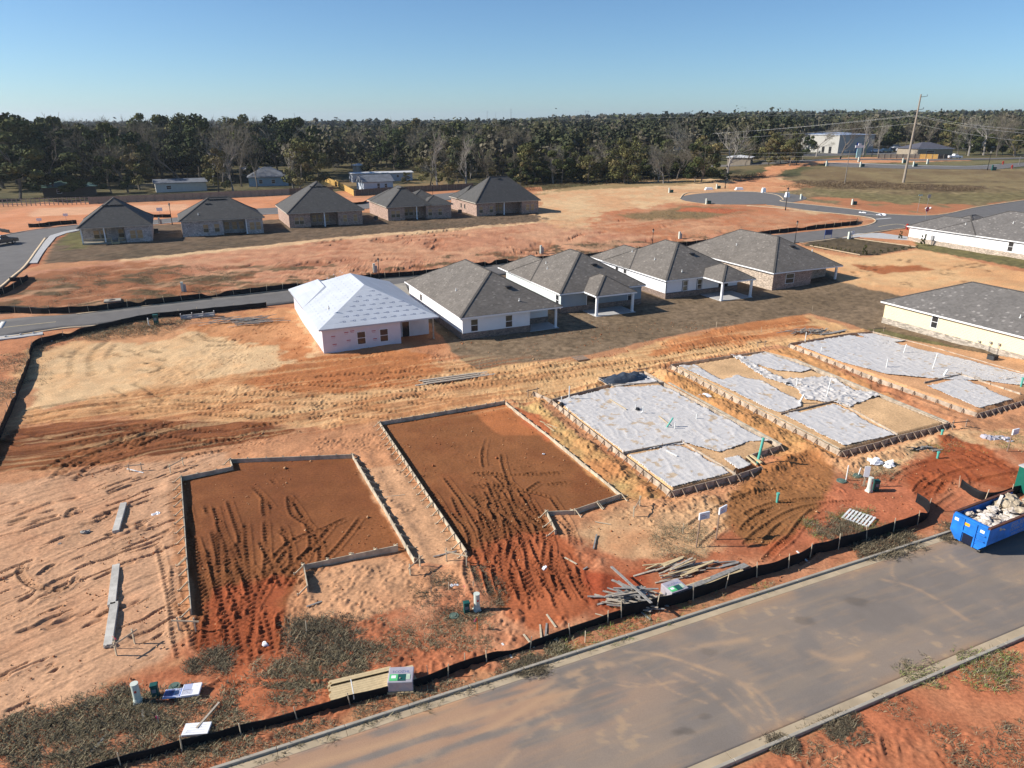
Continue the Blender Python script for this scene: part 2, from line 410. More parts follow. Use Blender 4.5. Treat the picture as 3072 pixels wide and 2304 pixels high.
# --- the two dirt pads
PAD1 = PW([(545, 1440), (700, 1412), (692, 1385), (1058, 1375), (1240, 1690), (1195, 1652), (905, 1715), (860, 1840), (845, 1945), (640, 1990), (590, 1960), (575, 1840)])
PAD2 = PW([(1140, 1276), (1515, 1215), (1865, 1495), (1725, 1545), (1640, 1550), (1680, 1640), (1760, 1700), (1760, 1830), (1500, 1830), (1400, 1670)])
for pd, c in ((PAD1, (152, 90, 50)), (PAD2, (154, 94, 54))): region(pd, c, 0.3, 0.35, (134, 76, 42), world=True)
region([(1400, 1222), (1515, 1212), (1640, 1310), (1500, 1310)], (192, 112, 62), 0.5, 0.6)
region([(590, 1760), (860, 1700), (900, 1720), (860, 1990), (600, 2010)], (178, 88, 48), 1.0, 1.5, (160, 78, 40))
region([(620, 1990), (860, 1940), (960, 2110), (700, 2170), (640, 2090)], (180, 92, 52), 0.8, 1.8, (192, 106, 66), k=0.85)
region([(1400, 1640), (1690, 1590), (1800, 1760), (1880, 1800), (1600, 1880), (1480, 1760)], (168, 86, 48), 1.0, 1.6, (184, 98, 58))
region([(1740, 1720), (1960, 1690), (1960, 1830), (1780, 1850)], (168, 74, 40), 1.0, 1.4)
region([(900, 1720), (1200, 1655), (1240, 1700), (1400, 1720), (1250, 1800), (1100, 1870), (870, 1880)], (212, 154, 116), 0.6, 1.0, (202, 140, 102))
region([(1065, 1400), (1200, 1400), (1400, 1660), (1360, 1690), (1245, 1690)], (212, 156, 118), 0.4, 0.6)
# --- strips between the slabs
region([(1530, 1215), (1620, 1210), (1760, 1330), (2030, 1500), (2020, 1560), (1880, 1510), (1700, 1360)], (214, 172, 112), 0.5, 1.0, (196, 130, 80))
region([(1530, 1215), (1600, 1230), (1660, 1290), (1640, 1330), (1560, 1270)], (190, 104, 62), 0.5, 1.0)
region([(1990, 1150), (2030, 1110), (2520, 1370), (2420, 1400), (2240, 1330)], (220, 166, 102), 0.5, 0.8, (206, 142, 88))
region([(2270, 1060), (2380, 1040), (2800, 1270), (3000, 1330), (2860, 1290), (2500, 1160)], (218, 154, 98), 0.5, 0.8, (208, 142, 90))
# --- yards in front of slabs 3-5
region([(1700, 1600), (1880, 1510), (2080, 1500), (2260, 1440), (2240, 1560), (2130, 1680), (1900, 1680), (1750, 1640)], (220, 170, 128), 1.0, 1.6, (206, 142, 100))
region([(2120, 1500), (2260, 1420), (2420, 1370), (2500, 1400), (2520, 1480), (2450, 1600), (2330, 1660), (2200, 1640)], (160, 104, 60), 0.8, 1.4, (176, 112, 64))
region([(2240, 1640), (2460, 1540), (2530, 1520), (2520, 1580), (2330, 1690)], (180, 92, 52), 1.0, 1.4)
region([(2500, 1390), (2860, 1290), (3200, 1290), (3200, 1360), (2800, 1340), (2700, 1420), (2560, 1440)], (224, 178, 134), 1.0, 1.4, (212, 150, 106))
region([(2700, 1420), (2780, 1345), (2860, 1305), (2950, 1340), (3040, 1400), (3200, 1440), (3200, 1500), (3000, 1470), (2870, 1440), (2790, 1530), (2700, 1500)], (168, 82, 44), 0.8, 1.4, (182, 96, 54))
region([(2500, 1440), (2700, 1420), (2800, 1520), (2900, 1450), (3000, 1500), (2850, 1560), (2600, 1590), (2300, 1690), (2320, 1660)], (200, 112, 76), 1.0, 1.4, (210, 130, 92))
# beyond the near road (bottom right)
region([(2200, 2310), (3072, 1910), (3500, 1700), (3600, 2600), (2000, 2700)], (206, 130, 92), 0.4, 0.6, (190, 108, 72))
# --- lawns and lots in the middle distance
LAWN = [(1440, 1113), (1500, 1096), (1780, 1065), (2000, 1010), (2200, 975), (2330, 955), (2430, 940), (2560, 975), (2700, 1040), (2900, 1092), (3200, 1180), (3200, 1060), (2700, 960), (2699, 885), (2590, 858), (2480, 800), (2330, 742), (1900, 740), (1300, 855), (1215, 880), (1330, 1010), (1360, 1060)]
region(LAWN, (142, 117, 96), 0.35, 0.5, (122, 100, 80))
region([(2640, 985), (3200, 1130), (3200, 1180), (2900, 1092), (2700, 1040), (2600, 990)], (116, 106, 70), 0.3, 0.6)
region([(2420, 745), (2500, 765), (2580, 772), (2640, 765), (2760, 748), (2860, 768), (3200, 850), (3200, 880), (2990, 905), (2700, 886), (2520, 846), (2450, 790)], (228, 178, 130), 0.4, 0.8, (216, 156, 108))
region([(2530, 790), (2640, 800), (2760, 795), (2830, 812), (2760, 815), (2640, 823)], (178, 104, 62), 0.8, 1.6)
region([(2400, 735), (2470, 718), (2560, 712), (2760, 742), (2640, 764), (2580, 768), (2490, 752)], (100, 84, 66), 0.3, 0.4)
region([(2740, 716), (3200, 775), (3200, 830), (2860, 766), (2752, 746)], (116, 106, 68), 0.3, 0.5)
# salmon strip between the far lawns and the middle road
region([(-400, 1000), (0, 890), (76, 815), (360, 782), (700, 745), (1100, 705), (1500, 675), (1700, 655), (2000, 632), (2400, 640), (2620, 655), (2569, 670), (2308, 706), (1840, 760), (1422, 800), (1122, 836), (800, 874), (362, 925), (0, 955)], (206, 138, 106), 0.6, 1.5, (216, 154, 120))
region([(60, 830), (300, 790), (520, 800), (700, 860), (560, 900), (300, 922), (0, 935), (-200, 960), (0, 890)], (150, 92, 58), 2.0, 5.0, (170, 104, 66), k=0.85)
wsp = sst((fbm(gx / 4, gy / 2.0, 31, 5) - 0.50) / 0.05)
region([(60, 840), (500, 800), (1000, 790), (1500, 755), (2300, 660), (2600, 655), (2569, 668), (2000, 735), (1500, 785), (1100, 835), (500, 910), (0, 950)], (116, 94, 68), 2.0, 3.0, (96, 82, 60), k=0.9, mod=wsp)
region([(360, 784), (700, 752), (1100, 712), (1500, 680), (1690, 662), (1700, 655), (1500, 668), (1100, 700), (700, 738), (350, 776)], (232, 188, 146), 0.8, 1.4)
region([(124, 792), (170, 722), (215, 697), (300, 682), (900, 655), (1300, 620), (1620, 634), (1710, 658), (1500, 673), (1100, 704), (700, 743), (360, 779), (200, 789)], (122, 98, 80), 0.5, 1.0, (104, 86, 70))
region([(200, 700), (300, 690), (260, 745), (190, 750)], (112, 108, 56), 2.0, 3.0, k=0.7)
region([(62, 806), (140, 712), (175, 700), (205, 693), (180, 712), (160, 722), (124, 792), (118, 800)], (184, 106, 72), 0.3, 0.5)
# bare ground right of the last far house
region([(1600, 650), (1615, 575), (1800, 552), (2050, 535), (2200, 535), (2330, 525), (2420, 560), (2360, 580), (2200, 575), (2040, 588), (2080, 604), (2240, 616), (2340, 618), (2600, 655), (2300, 668), (1900, 690), (1700, 690)], (226, 184, 142), 1.0, 4.0, (216, 160, 118))
region([(1770, 690), (1800, 640), (2000, 612), (2300, 622), (2560, 652), (2400, 690), (2000, 715)], (208, 148, 112), 3.0, 5.0, (196, 122, 84))
region([(1880, 645), (2060, 618), (2240, 630), (2120, 655), (1920, 662)], (132, 112, 78), 3.0, 3.0, k=0.85)
region([(2050, 622), (2240, 630), (2180, 640), (2040, 634)], (196, 104, 66), 1.5, 2.0)
region([(1600, 585), (1720, 560), (2050, 540), (2150, 540), (2040, 556), (1700, 572)], (140, 122, 84), 2.0, 5.0, k=0.75)
# orange lots behind the far street
region([(-400, 700), (-400, 660), (0, 640), (110, 605), (420, 612), (850, 588), (1000, 588), (1180, 600), (1090, 612), (760, 626), (457, 660), (231, 674), (108, 688), (0, 706)], (228, 152, 112), 0.8, 2.0, (216, 136, 92))
region([(85, 645), (110, 625), (560, 612), (570, 630), (300, 642), (100, 650)], (232, 170, 134), 0.5, 0.8)
# right-hand field beyond the side street
region([(2300, 590), (2340, 540), (2480, 500), (2900, 506), (3300, 505), (3300, 590), (3072, 598), (2900, 626), (2800, 642), (2600, 628)], (150, 128, 92), 1.0, 3.0, (128, 104, 76))
region([(2330, 545), (2400, 540), (2700, 548), (3000, 560), (2900, 575), (2500, 566)], (104, 82, 62), 3.0, 6.0)
region([(2420, 566), (2700, 585), (3200, 570), (3200, 590), (2900, 612), (2700, 620), (2500, 600)], (120, 116, 70), 5.0, 8.0, k=0.4)
region([(2360, 600), (2450, 590), (2750, 610), (2900, 615), (3200, 588), (3200, 600), (2937, 624), (2811, 645), (2640, 640)], (206, 124, 84), 1.0, 3.0, k=0.75, mod=sst((N1 - 0.42) / 0.1))
region([(2190, 545), (2270, 528), (2300, 500), (2420, 480), (2600, 471), (2820, 474), (2920, 482), (2700, 488), (2480, 492), (2360, 510), (2330, 535), (2440, 560), (2300, 580), (2180, 565)], (214, 140, 98), 1.0, 3.0, (224, 160, 116))
region([(2600, 490), (3072, 480), (3072, 486), (2900, 496), (2720, 494)], (128, 116, 80), 1.0, 2.0)
# wooded ground behind the fences
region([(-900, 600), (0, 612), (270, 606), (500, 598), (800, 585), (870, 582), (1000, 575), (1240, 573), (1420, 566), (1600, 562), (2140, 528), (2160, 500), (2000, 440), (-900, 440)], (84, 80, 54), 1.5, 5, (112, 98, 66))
# neighbours' yards
region([(1000, 545), (1060, 530), (1200, 540), (1400, 545), (1380, 560), (1200, 570), (1000, 570)], (124, 112, 80), 2, 6, (150, 118, 84))
region([(350, 552), (600, 545), (620, 556), (420, 566)], (176, 160, 140), 2, 5, (120, 108, 80))

# --- relief --------------------------------------------------------
roads_m = np.zeros(len(gx))
for poly in (NEAR_ROAD, MID_POLY, LEFT_POLY, FAR_ST, FAR_LOOP):
    X = [p[0] for p in poly]; Y = [p[1] for p in poly]
    w_ = np.where((gx > min(X) - 4) & (gx < max(X) + 4) & (gy > min(Y) - 4) & (gy < max(Y) + 4))[0]
    sdv = sdist(poly, gx[w_], gy[w_]); roads_m[w_] = np.maximum(roads_m[w_], sst((sdv + 0.8) / 0.8))
nearf = 1 - sst((gy - 150) / 120)
lawn_m = np.zeros(len(gx)); lw = PW(LAWN); w_ = np.where((gy < 190) & (gy > 60))[0]; lawn_m[w_] = sst((sdist(lw, gx[w_], gy[w_]) + 0.4) / 0.6)
rel = (fbm(gx / 3.0, gy / 3.0, 21, 5) - 0.5) * 0.30 + (N2 - 0.5) * 0.07
# drag lines left by the box blade: long shallow ridges
def streak(ang, L, W, s):
    a = math.radians(ang); uu = gx * math.cos(a) + gy * math.sin(a); vv = -gx * math.sin(a) + gy * math.cos(a)
    return fbm(uu / L + 0.8 * N1, vv / W + 5.0 * N1, s, 3)
st1 = streak(47, 3.6, 0.42, 41); st2 = streak(24, 10.0, 0.45, 47)
fld = np.zeros(len(gx)); fp = PW([(-300, 1500), (330, 1392), (700, 1345), (545, 1440), (560, 1900), (350, 2040), (0, 2190), (-300, 2260)])
w_ = np.where((gx < -12) & (gy < 70))[0]; fld[w_] = sst((sdist(fp, gx[w_], gy[w_]) + 1) / 2)
g1 = sst((st1 - 0.60) / 0.035) * sst((fbm(gx / 2.2, gy / 2.2, 83, 3) - .46) / .06); rel = rel + fld * (-0.10 * g1 + 0.04 * sst((st1 - 0.5) / 0.08) * (1 - g1)) + fld * (fbm(gx / .5, gy / .5, 87, 3) - .5) * .035
haul = np.zeros(len(gx)); hp = PW([(0, 1420), (30, 1250), (700, 1130), (950, 1060), (1780, 1075), (2430, 950), (2480, 1000), (2280, 1040), (1980, 1160), (1500, 1230), (1000, 1290), (700, 1340), (330, 1395)])
w_ = np.where((gy > 40) & (gy < 130))[0]; haul[w_] = sst((sdist(hp, gx[w_], gy[w_]) + 1) / 2)
rel = rel + haul * (st2 - 0.5) * 0.28
mixc(haul * sst((st2 - 0.52) / 0.1) * 0.5, soil(176, 104, 60)); mixc(haul * sst((0.42 - st2) / 0.1) * 0.35, soil(236, 190, 140))
mixc(fld * g1 * 0.3, soil(150, 96, 66))
strip = np.zeros(len(gx)); w_ = np.where((gy > 90) & (gy < 240))[0]
sp_ = PW([(0, 890), (360, 782), (1100, 705), (1700, 655), (2560, 660), (1840, 750), (1122, 826), (362, 915), (0, 945)]); strip[w_] = sst((sdist(sp_, gx[w_], gy[w_]) + 2) / 4)
st3 = streak(31, 14.0, 1.6, 53); gm = sst((fbm(gx / 6, gy / 6, 57, 4) - .50) / .10) * sst((st3 - 0.56) / 0.06); rel = rel + strip * (-0.22 * gm); mixc(strip * gm * 0.5, soil(160, 92, 60)); mixc(strip * sst((fbm(gx / 2.5, gy / 1.2, 59, 4) - .58) / .06) * 0.35, soil(176, 102, 68))
mixc(strip * sst((0.4 - st3) / 0.1) * 0.5, soil(224, 166, 130))
# slabs raised to the top of their forms
SL3 = PW([(1656, 1213), (2012, 1488), (2211, 1439), (2235, 1400), (2341, 1350), (1990, 1160), (1940, 1125), (1830, 1158), (1800, 1190)])
SL4 = PW([(2016, 1108), (2521, 1366), (2700, 1318), (2847, 1280), (2360, 1085), (2290, 1062)])
SL5 = PW([(2368, 1042), (2930, 1252), (3120, 1190), (3300, 1120), (2960, 1065), (2620, 1005)])
smask = np.zeros(len(gx))
for sl_, c in ((SL3, (216, 168, 126)), (SL4, (226, 178, 134)), (SL5, (220, 160, 116))):
    X = [p[0] for p in sl_]; Y = [p[1] for p in sl_]
    w_ = np.where((gx > min(X) - 4) & (gx < max(X) + 4) & (gy > min(Y) - 4) & (gy < max(Y) + 4))[0]
    sdv = sdist(sl_, gx[w_], gy[w_]); smask[w_] = np.maximum(smask[w_], sst((sdv - 0.25) / 0.2))
    # spoil ridge outside the forms
    rg = np.exp(-((sdv + 1.5) / 0.7) ** 2); gz[w_] += rg * 0.42 * np.clip(N2[w_] * 1.6 - 0.35, 0, 1.0)
    m = sst((sdv + 0.2) / 0.3); col[w_] += m[:, None] * (np.asarray(soil(*c))[None, :] * (0.88 + 0.24 * N2[w_])[:, None] - col[w_])
for pd in (PAD1, PAD2):
    w_ = np.where((gx > -30) & (gx < 14) & (gy > 20) & (gy < 75))[0]; sdv = sdist(pd, gx[w_], gy[w_])
    rg = np.exp(-((sdv + 0.9) / 0.5) ** 2) * (gy[w_] > 34); gz[w_] += rg * 0.18 * N2[w_]
    flat = sst((sdv + 0.3) / 0.6); rel[w_] *= 1 - 0.7 * flat
# --- tyre tracks ---------------------------------------------------
rt = random.Random(31); ztr = np.zeros(len(gx)); ctr = np.zeros(len(gx))
def track(px, wid=0.42, depth=0.05, tread=0.035, per=0.26, gauge=1.75, dark=0.22, world=None, pair=True):
    base = smooth_line(world or PW(px), 6)
    for of in ((-gauge / 2, gauge / 2) if pair else (0,)):
        ln = offs(base, of); X = [p[0] for p in ln]; Y = [p[1] for p in ln]
        w_ = np.where((gx > min(X) - 1) & (gx < max(X) + 1) & (gy > min(Y) - 1) & (gy < max(Y) + 1))[0]
        if len(w_) == 0: continue
        dd, ss = pdist(ln, gx[w_], gy[w_])
        ph = rt.random() * 6.28; inn = 1 - sst((dd - wid * 0.42) / 0.1)
        cond = np.abs(dd - wid * 0.62) < 0.12
        fade = sst(ss / 1.2) * sst((ss.max() - ss) / 1.2) * sst((vn(ss * 0.35 + of, ss * 0, 61) - 0.22) / 0.2)
        tr = np.sin(2 * np.pi * (ss + dd * 0.9) / per + ph)
        m_ = sst(inn * fade * 1.6 - .2); ztr[w_] = ztr[w_] * (1 - m_) + m_ * (-depth + tread * tr); ztr[w_] += cond * fade * 0.045 * (ztr[w_] > -.03)
        ctr[w_] = np.maximum(ctr[w_], dark * np.maximum(m_ * (0.5 - 0.35 * tr), fade * np.exp(-((dd - wid * .5) / .06) ** 2)))
T1 = [[(700, 1990), (730, 1850), (810, 1760), (900, 1640), (860, 1530), (780, 1440)],
      [(660, 2000), (680, 1880), (700, 1780), (690, 1640), (650, 1500)],
      [(780, 1990), (790, 1880), (850, 1760), (920, 1690), (900, 1600), (840, 1550), (830, 1480)],
      [(620, 1990), (640, 1900), (720, 1820), (760, 1700), (760, 1560)],
      [(720, 2000), (760, 1900), (760, 1800), (700, 1700), (640, 1640), (600, 1500)],
      [(820, 1730), (900, 1640), (1000, 1600), (1080, 1560)],
      [(740, 1980), (770, 1820), (870, 1740), (980, 1640), (1060, 1540)],
      [(650, 1960), (740, 1950), (820, 1930)]]
T2 = [[(1700, 1780), (1640, 1640), (1560, 1520), (1480, 1440), (1400, 1440)], [(1640, 1800), (1590, 1660), (1530, 1560), (1500, 1480), (1440, 1420)],
      [(1560, 1790), (1510, 1680), (1480, 1580), (1520, 1500), (1590, 1440), (1640, 1430)], [(1600, 1800), (1560, 1700), (1500, 1600), (1470, 1500), (1420, 1460)],
      [(1380, 1450), (1480, 1440), (1600, 1440), (1720, 1430)], [(1400, 1490), (1500, 1480), (1600, 1500), (1660, 1520)],
      [(1500, 1790), (1450, 1680), (1400, 1580), (1350, 1500), (1300, 1430)], [(1660, 1760), (1600, 1620), (1520, 1500), (1480, 1380), (1490, 1310)],
      [(1640, 1860), (1620, 1780), (1680, 1740), (1740, 1800)], [(1560, 1860), (1550, 1770), (1600, 1740)]]
for k in range(10):
    x0 = rt.uniform(610, 840); x1 = x0 + rt.uniform(-130, 130); T1.append([(x0, 2000), (x0 + (x1 - x0) * .3 + rt.uniform(-20, 20), 1880), (x0 + (x1 - x0) * .6 + rt.uniform(-30, 30), 1780), (x1, rt.uniform(1560, 1720))])
for k in range(10):
    x0 = rt.uniform(1500, 1740); x1 = 1420 + (x0 - 1500) * .6 + rt.uniform(-60, 60); T2.append([(x0, 1830), (x0 - 50 + rt.uniform(-20, 20), 1720), ((x0 + x1) / 2 + rt.uniform(-20, 20), 1600), (x1, rt.uniform(1460, 1540))])
for t in T1 + T2: track(t, per=rt.uniform(.34, .42), tread=.024, wid=.34, dark=.30, depth=.034, gauge=rt.uniform(1.5, 1.9))
for t in [[(2050, 1640), (2150, 1560), (2280, 1500), (2420, 1480), (2520, 1480)], [(2240, 1680), (2330, 1600), (2440, 1540), (2620, 1520)], [(2330, 1690), (2400, 1640), (2460, 1560), (2520, 1520)],
          [(2700, 1480), (2740, 1430), (2830, 1400), (2880, 1440), (2850, 1500)], [(2760, 1520), (2830, 1470), (2900, 1430), (3050, 1400)], [(2780, 1380), (2900, 1370), (3000, 1420)], [(2850, 1330), (2960, 1380), (3060, 1440)],
          [(2240, 1640), (2300, 1570), (2380, 1530)]]: track(t, tread=0.03)
for t in [[(120, 1440), (240, 1370), (330, 1340), (420, 1310), (560, 1270)], [(170, 1460), (250, 1390), (380, 1340), (500, 1290)], [(20, 1250), (300, 1205), (600, 1190), (900, 1200), (1300, 1200)], [(40, 1265), (300, 1225), (600, 1215), (900, 1225), (1200, 1250)],
          [(360, 1240), (500, 1225), (700, 1235), (900, 1240)], [(200, 1330), (420, 1290), (640, 1310), (740, 1290)], [(240, 1140), (250, 1060), (310, 1020)], [(320, 1130), (295, 1070), (330, 1030)], [(560, 1000), (640, 1030), (740, 1025)],
          [(350, 1150), (420, 1180), (480, 1215)], [(700, 1270), (820, 1260), (1000, 1230), (1180, 1190), (1500, 1130), (1900, 1080)], [(800, 1160), (1100, 1170), (1400, 1150), (1700, 1120), (2000, 1075), (2300, 1010)],
          [(900, 1140), (1200, 1125), (1500, 1110)], [(500, 1370), (700, 1330)], [(0, 1300), (150, 1330), (330, 1300), (480, 1330)]]:
    track(t, tread=0.05, per=0.5, wid=0.5, depth=0.08, dark=0.34, gauge=1.9)
for t in [[(100, 1740), (150, 1700), (200, 1700), (230, 1730), (190, 1770), (110, 1760), (60, 1720), (80, 1680)], [(200, 1560), (220, 1530), (290, 1525), (330, 1545), (280, 1570), (220, 1575)], [(0, 1580), (60, 1560), (150, 1545)]]:
    track(t, wid=0.35, depth=0.10, tread=0.02, pair=False, dark=0.4)
for k in range(26):   # zig-zag marks on the dirt lot by the yellow house and in the light field
    a = (2560 + rnd.random() * 440, 775 + rnd.random() * 100) if k < 16 else (200 + rnd.random() * 600, 1010 + rnd.random() * 120)
    b = (a[0] + rnd.uniform(-50, 50), a[1] + rnd.uniform(-14, 14)); c = (b[0] + rnd.uniform(-50, 50), b[1] + rnd.uniform(-14, 14))
    track([a, b, c], tread=0.02, per=0.8, depth=0.08, wid=0.5, dark=0.6, pair=(k % 2 == 0))
for k in range(9): track([(600 + 40 * k, 2090 + rnd.uniform(-30, 20)), (640 + 40 * k, 2060), (700 + 42 * k, 2050 + rnd.uniform(-30, 30))], tread=0.03, pair=False, wid=0.5)
for t in [[(2680, 2304), (2660, 2180), (2700, 2120)], [(2760, 2260), (2720, 2180)], [(2350, 2304), (2370, 2240)]]: track(t, pair=False, wid=0.5)
fine = .55 * fbm(gx / .42, gy / .42, 501, 3) + .45 * vn(gx / .17, gy / .17, 509); rough = np.zeros(len(gx)); w_ = np.where((gy < 130) & (gy > 18))[0]
rough[w_] = .12 + .75 * sst((fbm(gx[w_] / 4, gy[w_] / 4, 503, 3) - .52) / .10)
for sl_ in (SL3, SL4, SL5, PAD1, PAD2):
    sdv = sdist(sl_, gx[w_], gy[w_]); rough[w_] = np.maximum(rough[w_], (1.3 if sl_ in (SL3, SL4, SL5) else .2) * np.exp(-((sdv + 1.6) / 1.5) ** 2)); rough[w_] *= 1 - .8 * sst((sdv + .1) / .3)
rough *= (1 - lawn_m) * (1 - roads_m) * (1 - .7 * fld)
gz += rough * (np.maximum(fine - .52, -.06) * .40); cl = rough * sst((fine - .60) / .06); col *= (1 - .10 * cl + .05 * rough * sst((.42 - fine) / .06))[:, None]
blot = fbm(gx / 1.1, gy / 1.1, 507, 4); col *= (1 + (blot - .5) * .35 * (1 - lawn_m))[:, None]
gz += ztr; col *= (1 - ctr)[:, None]
gz += rel * (1 - roads_m) * (1 - 0.85 * lawn_m) * nearf * (1 - smask)
gz += smask * 0.36
gz -= roads_m * 0.06
gz *= (1 - roads_m) + roads_m * (gz < 0)
col *= (0.86 + 0.28 * N2)[:, None]
w_ = np.where((gy > 70) & (gy < 230))[0]; uu = gx[w_] * E1[0] + gy[w_] * E1[1]; vv = gx[w_] * E2[0] + gy[w_] * E2[1]
sod = _h(np.floor(uu / 1.3 + .5 * np.floor(vv / .6)).astype(np.int64), np.floor(vv / .6).astype(np.int64), 5)
isl = (np.abs(col[w_, 0] - col[w_, 1]) < .07); col[w_] *= np.where(isl, .88 + .18 * sod + 1.0 * (fbm(gx[w_] / .45, gy[w_] / .45, 301, 2) - .5), 1)[:, None]
col = np.clip(col, 0.004, 0.9)
nx, ny = len(xs), len(ys)
ii = np.arange(nx - 1)[None, :] + np.arange(ny - 1)[:, None] * nx
faces = np.stack([ii, ii + 1, ii + nx + 1, ii + nx], -1).reshape(-1, 4)
m_ground = vmat('soil', namt=0.28, bump=0.03, bscale=2.6)
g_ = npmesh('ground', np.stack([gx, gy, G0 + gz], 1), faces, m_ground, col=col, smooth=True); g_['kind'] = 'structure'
print('ground', len(gx))

# ================================================================== ROADS
def ribbon(name, L, R, h, mat, nacross=2, colf=None, th=0.12):
    """a draped sheet between two edge polylines with real edge thickness"""
    def res(pl, n):
        d = [0]
        for i in range(1, len(pl)): d.append(d[-1] + math.hypot(pl[i][0] - pl[i - 1][0], pl[i][1] - pl[i - 1][1]))
        t = np.linspace(0, d[-1], n); return np.stack([np.interp(t, d, [p[0] for p in pl]), np.interp(t, d, [p[1] for p in pl])], 1), d[-1]
    _, LL = res(L, 2); n = max(int(LL / (0.9 if not colf else 0.16)), 4)
    a, _ = res(L, n); b, _ = res(R, n); rows = []
    for k in range(nacross): t = k / (nacross - 1); rows.append(a * (1 - t) + b * t)
    V = np.stack(rows, 1).reshape(-1, 2); z = T(V[:, 0], V[:, 1]) + h
    idx = np.arange(n - 1)[:, None] * nacross + np.arange(nacross - 1)[None, :]
    fc = np.stack([idx, idx + 1, idx + nacross + 1, idx + nacross], -1).reshape(-1, 4)
    V3 = np.column_stack([V, z]); c = colf(V3) if colf else None
    A3 = np.column_stack([a, T(a[:, 0], a[:, 1]) + h]); B3 = np.column_stack([b, T(b[:, 0], b[:, 1]) + h])
    nn = len(V3); ex = [A3 - [0, 0, th], B3 - [0, 0, th]]; V3 = np.concatenate([V3] + ex)
    i = np.arange(n - 1)
    s1 = np.stack([i * nacross, i * nacross + nacross, nn + i + 1, nn + i], 1); s2 = np.stack([i * nacross + nacross - 1, nn + n + i, nn + n + i + 1, (i + 1) * nacross + nacross - 1], 1)
    if c is not None: c = np.concatenate([c, c[:n] * 0 + c.mean(0), c[:n] * 0 + c.mean(0)])
    o = npmesh(name, V3, np.concatenate([fc, s1, s2]), mat, col=c); o['kind'] = 'structure'; return o
ASPH = (0.205, 0.172, 0.146)
m_asphalt = M('asphalt', (0.150, 0.140, 0.132), 0.9, 0.10, 0.7, 0.004, 60)
m_nearroad = vmat('asphalt_near', rough=0.88, nscale=18, namt=0.10, bump=0.006, bscale=60, spec=0.25)
m_conc = M('concrete', (0.36, 0.32, 0.26), 0.85, 0.14, 1.2, 0.004, 40)
m_conc_w = M('pale_concrete', (0.44, 0.43, 0.42), 0.85, 0.08, 1.2, 0.004, 30)
m_gut = M('gutter_concrete', (0.42, 0.33, 0.22), 0.9, 0.16, 0.9, 0.004, 40)
m_paint = M('road_paint', (0.62, 0.6, 0.56), 0.7, 0.1, 3)
m_paint_y = M('dusty_yellow_paint', (0.50, 0.40, 0.24), 0.7, 0.1, 3)
DUST = [([(2300, 2160), (2230, 2060), (2060, 1990), (1960, 1960)], .18), ([(2350, 2200), (2280, 2080), (2100, 2000), (1950, 1960), (1820, 1960)], .25), ([(2000, 2010), (2100, 2060), (2230, 2160), (2260, 2200)], .3), ([(1830, 2040), (1950, 2055), (2060, 2040)], .1), ([(1790, 2030), (1850, 2055), (1950, 2060), (2020, 2040)], .12),
        ([(1560, 2180), (1700, 2080), (1780, 2000), (1850, 1960)], .9), ([(900, 2304), (1300, 2190), (1560, 2100), (1700, 2020)], .5), ([(1200, 2304), (1450, 2200), (1650, 2080), (1760, 2000)], .45), ([(1500, 2304), (1640, 2160), (1740, 2060)], .3), ([(1700, 2030), (1880, 1985), (2060, 1945), (2240, 1920)], .5),
        ([(2680, 1680), (2675, 1720), (2690, 1740)], .18), ([(2650, 1740), (2760, 1770), (2900, 1860)], .35), ([(2440, 1960), (2520, 1980), (2600, 1960)], .6), ([(1900, 1990), (2010, 2070), (2120, 2110)], .14), ([(2060, 2000), (2160, 2050), (2240, 2120), (2290, 2210)], .12)]
DUSTW = [(smooth_line(PW(a), 5), b) for a, b in DUST]
